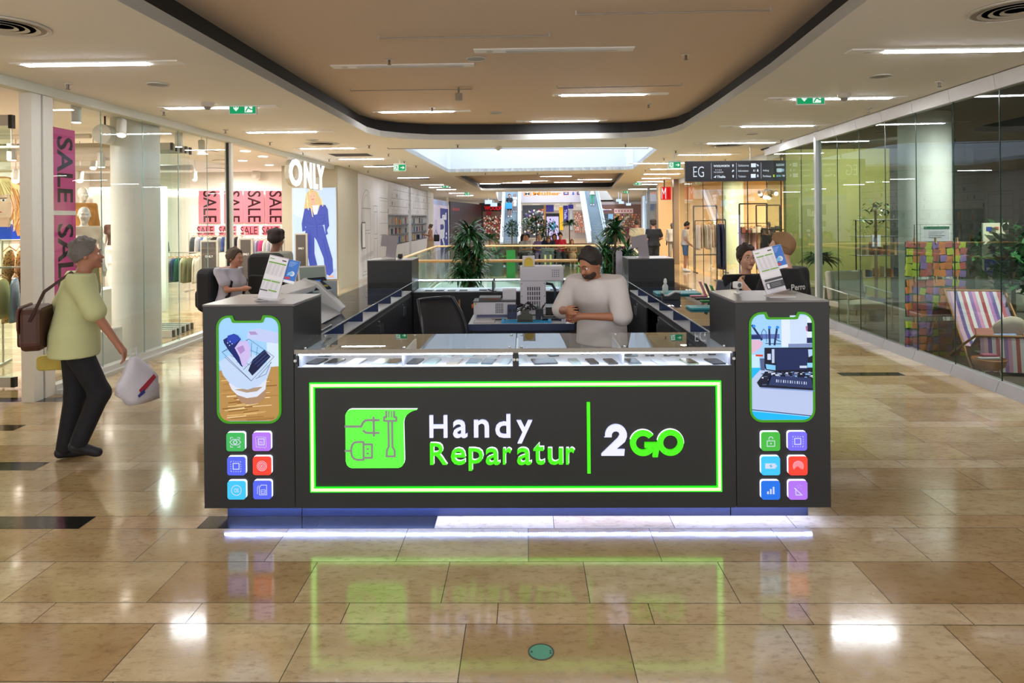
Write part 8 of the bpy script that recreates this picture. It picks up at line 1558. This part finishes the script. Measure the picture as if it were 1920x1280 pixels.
# shelf grid, armchair
t = T('wire_shelf', 'black wire shelf with books and notices before the olive wall', 'shelf', (at(1652, 500, 12.6).x, 12.6, 0)); m_ = MB()
for x in (-.45, .45): m_.cyl((x, 0, 0), (x, 0, 1.75), .012, n=6)
for z in (.3, .7, 1.1, 1.45, 1.75): m_.cyl((-.45, 0, z), (.45, 0, z), .009, n=6); m_.box(-.45, .45, 0, .25, z - .005, z)
m_.build('frame', BLK, t); r = random.Random(3)
for k in range(12): o = MB(); h = r.uniform(.12, .25); o.box(-.02, .02, -.08, .08, 0, h); o = o.build('book', mat(r.choice(['#34507a', '#a86a3a', '#5a7a5c', '#8a3c3c', '#c9b48a']), .5)); o.location = (t.location.x - .36 + .065 * k, 12.72, .7 if k % 2 else 1.1); tag(o, 'book on the black wire shelf behind the right glass', 'book', 'books on the wire shelf')
a = at(1641, 462, 12.5); b = at(1655, 441, 12.5); panel('price_notice', 'white notice with blue mark on the black wire shelf', 'notice', b.x - a.x, b.z - a.z, .01, lambda A, W, H: (A.rect(0, 0, W, H, '#d8dde6'), A.rect(W * .1, H * .4, W * .5, H * .8, '#3a62a8')), (a.x, 12.585, a.z), emit=.2)
t = T('armchair', 'cream woven armchair behind the right glass', 'armchair', (at(1618, 560, 11.0).x, 11.2, 0), math.radians(10)); CW = mat('#b9b6a2', .7, noise=.1, scale=30)
m_ = MB(); m_.prism(rrect(-.33, -.3, .33, .3, .08), 'z', .34, .44); m_.build('seat', CW, t, bev=.02); m_ = MB(); m_.box(-.33, .33, .26, .34, .44, .92, RX(-10)); m_.build('backrest', CW, t, bev=.03)
for s in (-1, 1):
    m_ = MB(); m_.tube([(s * .38, -.32, 0), (s * .38, -.32, .6), (s * .38, .3, .66), (s * .38, .34, 0)], .014, 8); m_.build('armrest', mat('#d2d2c8', .4), t)
t = T('armchair', 'pale cushion-covered armchair behind the notice boards', 'armchair', (6.75, 9.6, 0), math.radians(-20)); m_ = MB(); m_.prism(rrect(-.35, -.3, .35, .3, .08), 'z', .3, .45); m_.build('seat', CW, t, bev=.03); m_ = MB(); m_.box(-.36, .36, .24, .36, .45, .95, RX(-12)); m_.build('backrest', CW, t, bev=.04); m_ = MB(); m_.box(-.34, .34, -.28, .3, 0, .3); m_.build('base', DKM, t)
# floor outlet and sunglasses-like details in front
p = onz(1014.5, 1222, 0); t = T('floor_outlet', 'round green floor outlet cover with dark rim in the foreground', 'floor outlet', (p.x, p.y, 0)); m_ = MB(); m_.lathe([(.056, 0), (.056, .002), (.05, .0022), (.05, 0)], n=40); m_.build('rim', mat('#4b4238', .35, metal=.4), t); m_ = MB(); m_.cyl((0, 0, 0), (0, 0, .0012), .05, n=40); m_.build('cover', mat('#4f8f72', .45, noise=.1, scale=60), t); m_ = MB(); m_.box(-.044, -.036, -.006, .006, .0012, .0016); m_.box(.036, .044, -.012, -.002, .0012, .0016); m_.box(.036, .044, .004, .01, .0012, .0016); m_.build('latch', mat('#2b3c34', .5), t)
# ================= TIDYING: one piece, one part; one label, one thing =================
def split_pieces(o):
    me = o.data; n = len(me.vertices); par = list(range(n))
    def find(a):
        while par[a] != a: par[a] = par[par[a]]; a = par[a]
        return a
    for p in me.polygons:
        v = p.vertices
        for k in v[1:]: par[find(k)] = find(v[0])
    groups = {}
    for p in me.polygons: groups.setdefault(find(p.vertices[0]), []).append(p)
    if len(groups) < 2: return
    for ps in list(groups.values()):
        ids = sorted({v for p in ps for v in p.vertices}); mp = {v: i for i, v in enumerate(ids)}; m2 = bpy.data.meshes.new(me.name)
        m2.from_pydata([me.vertices[v].co[:] for v in ids], [], [[mp[v] for v in p.vertices] for p in ps])
        for m in me.materials: m2.materials.append(m)
        m2.polygons.foreach_set('use_smooth', [p.use_smooth for p in ps])
        c = o.copy(); c.data = m2; COL.objects.link(c)
    bpy.data.objects.remove(o)
for o in list(S.objects):
    if o.type == 'MESH' and o.name.split('.')[0] in ('window_post', 'fixing_screw', 'end_housing', 'side_panel', 'mount', 'screw', 'latch', 'cone', 'eye', 'iris', 'eyebrow', 'raised_rim', 'end_cap', 'stripe', 'divider'):
        if not o.children: split_pieces(o)
ORD = ['first', 'second', 'third', 'fourth', 'fifth', 'sixth', 'seventh', 'eighth', 'ninth', 'tenth', 'eleventh', 'twelfth', 'thirteenth', 'fourteenth', 'fifteenth', 'sixteenth', 'seventeenth', 'eighteenth', 'nineteenth', 'twentieth', 'twenty-first', 'twenty-second', 'twenty-third', 'twenty-fourth', 'twenty-fifth']
same = {}
for o in S.objects:
    if o.parent is None and o.get('label'): same.setdefault(o['label'], []).append(o)
for lab, os_ in same.items():
    if len(os_) < 2 or len(os_) > len(ORD): continue
    xs = [o.location.x for o in os_]; ys_ = [o.location.y for o in os_]
    if max(ys_) - min(ys_) > max(xs) - min(xs): os_.sort(key=lambda o: o.location.x ** 2 + o.location.y ** 2); tail = ' nearest the camera'
    else: os_.sort(key=lambda o: o.location.x); tail = ' from the left'
    for i, o in enumerate(os_): o['label'] = lab + ', ' + ORD[i] + tail
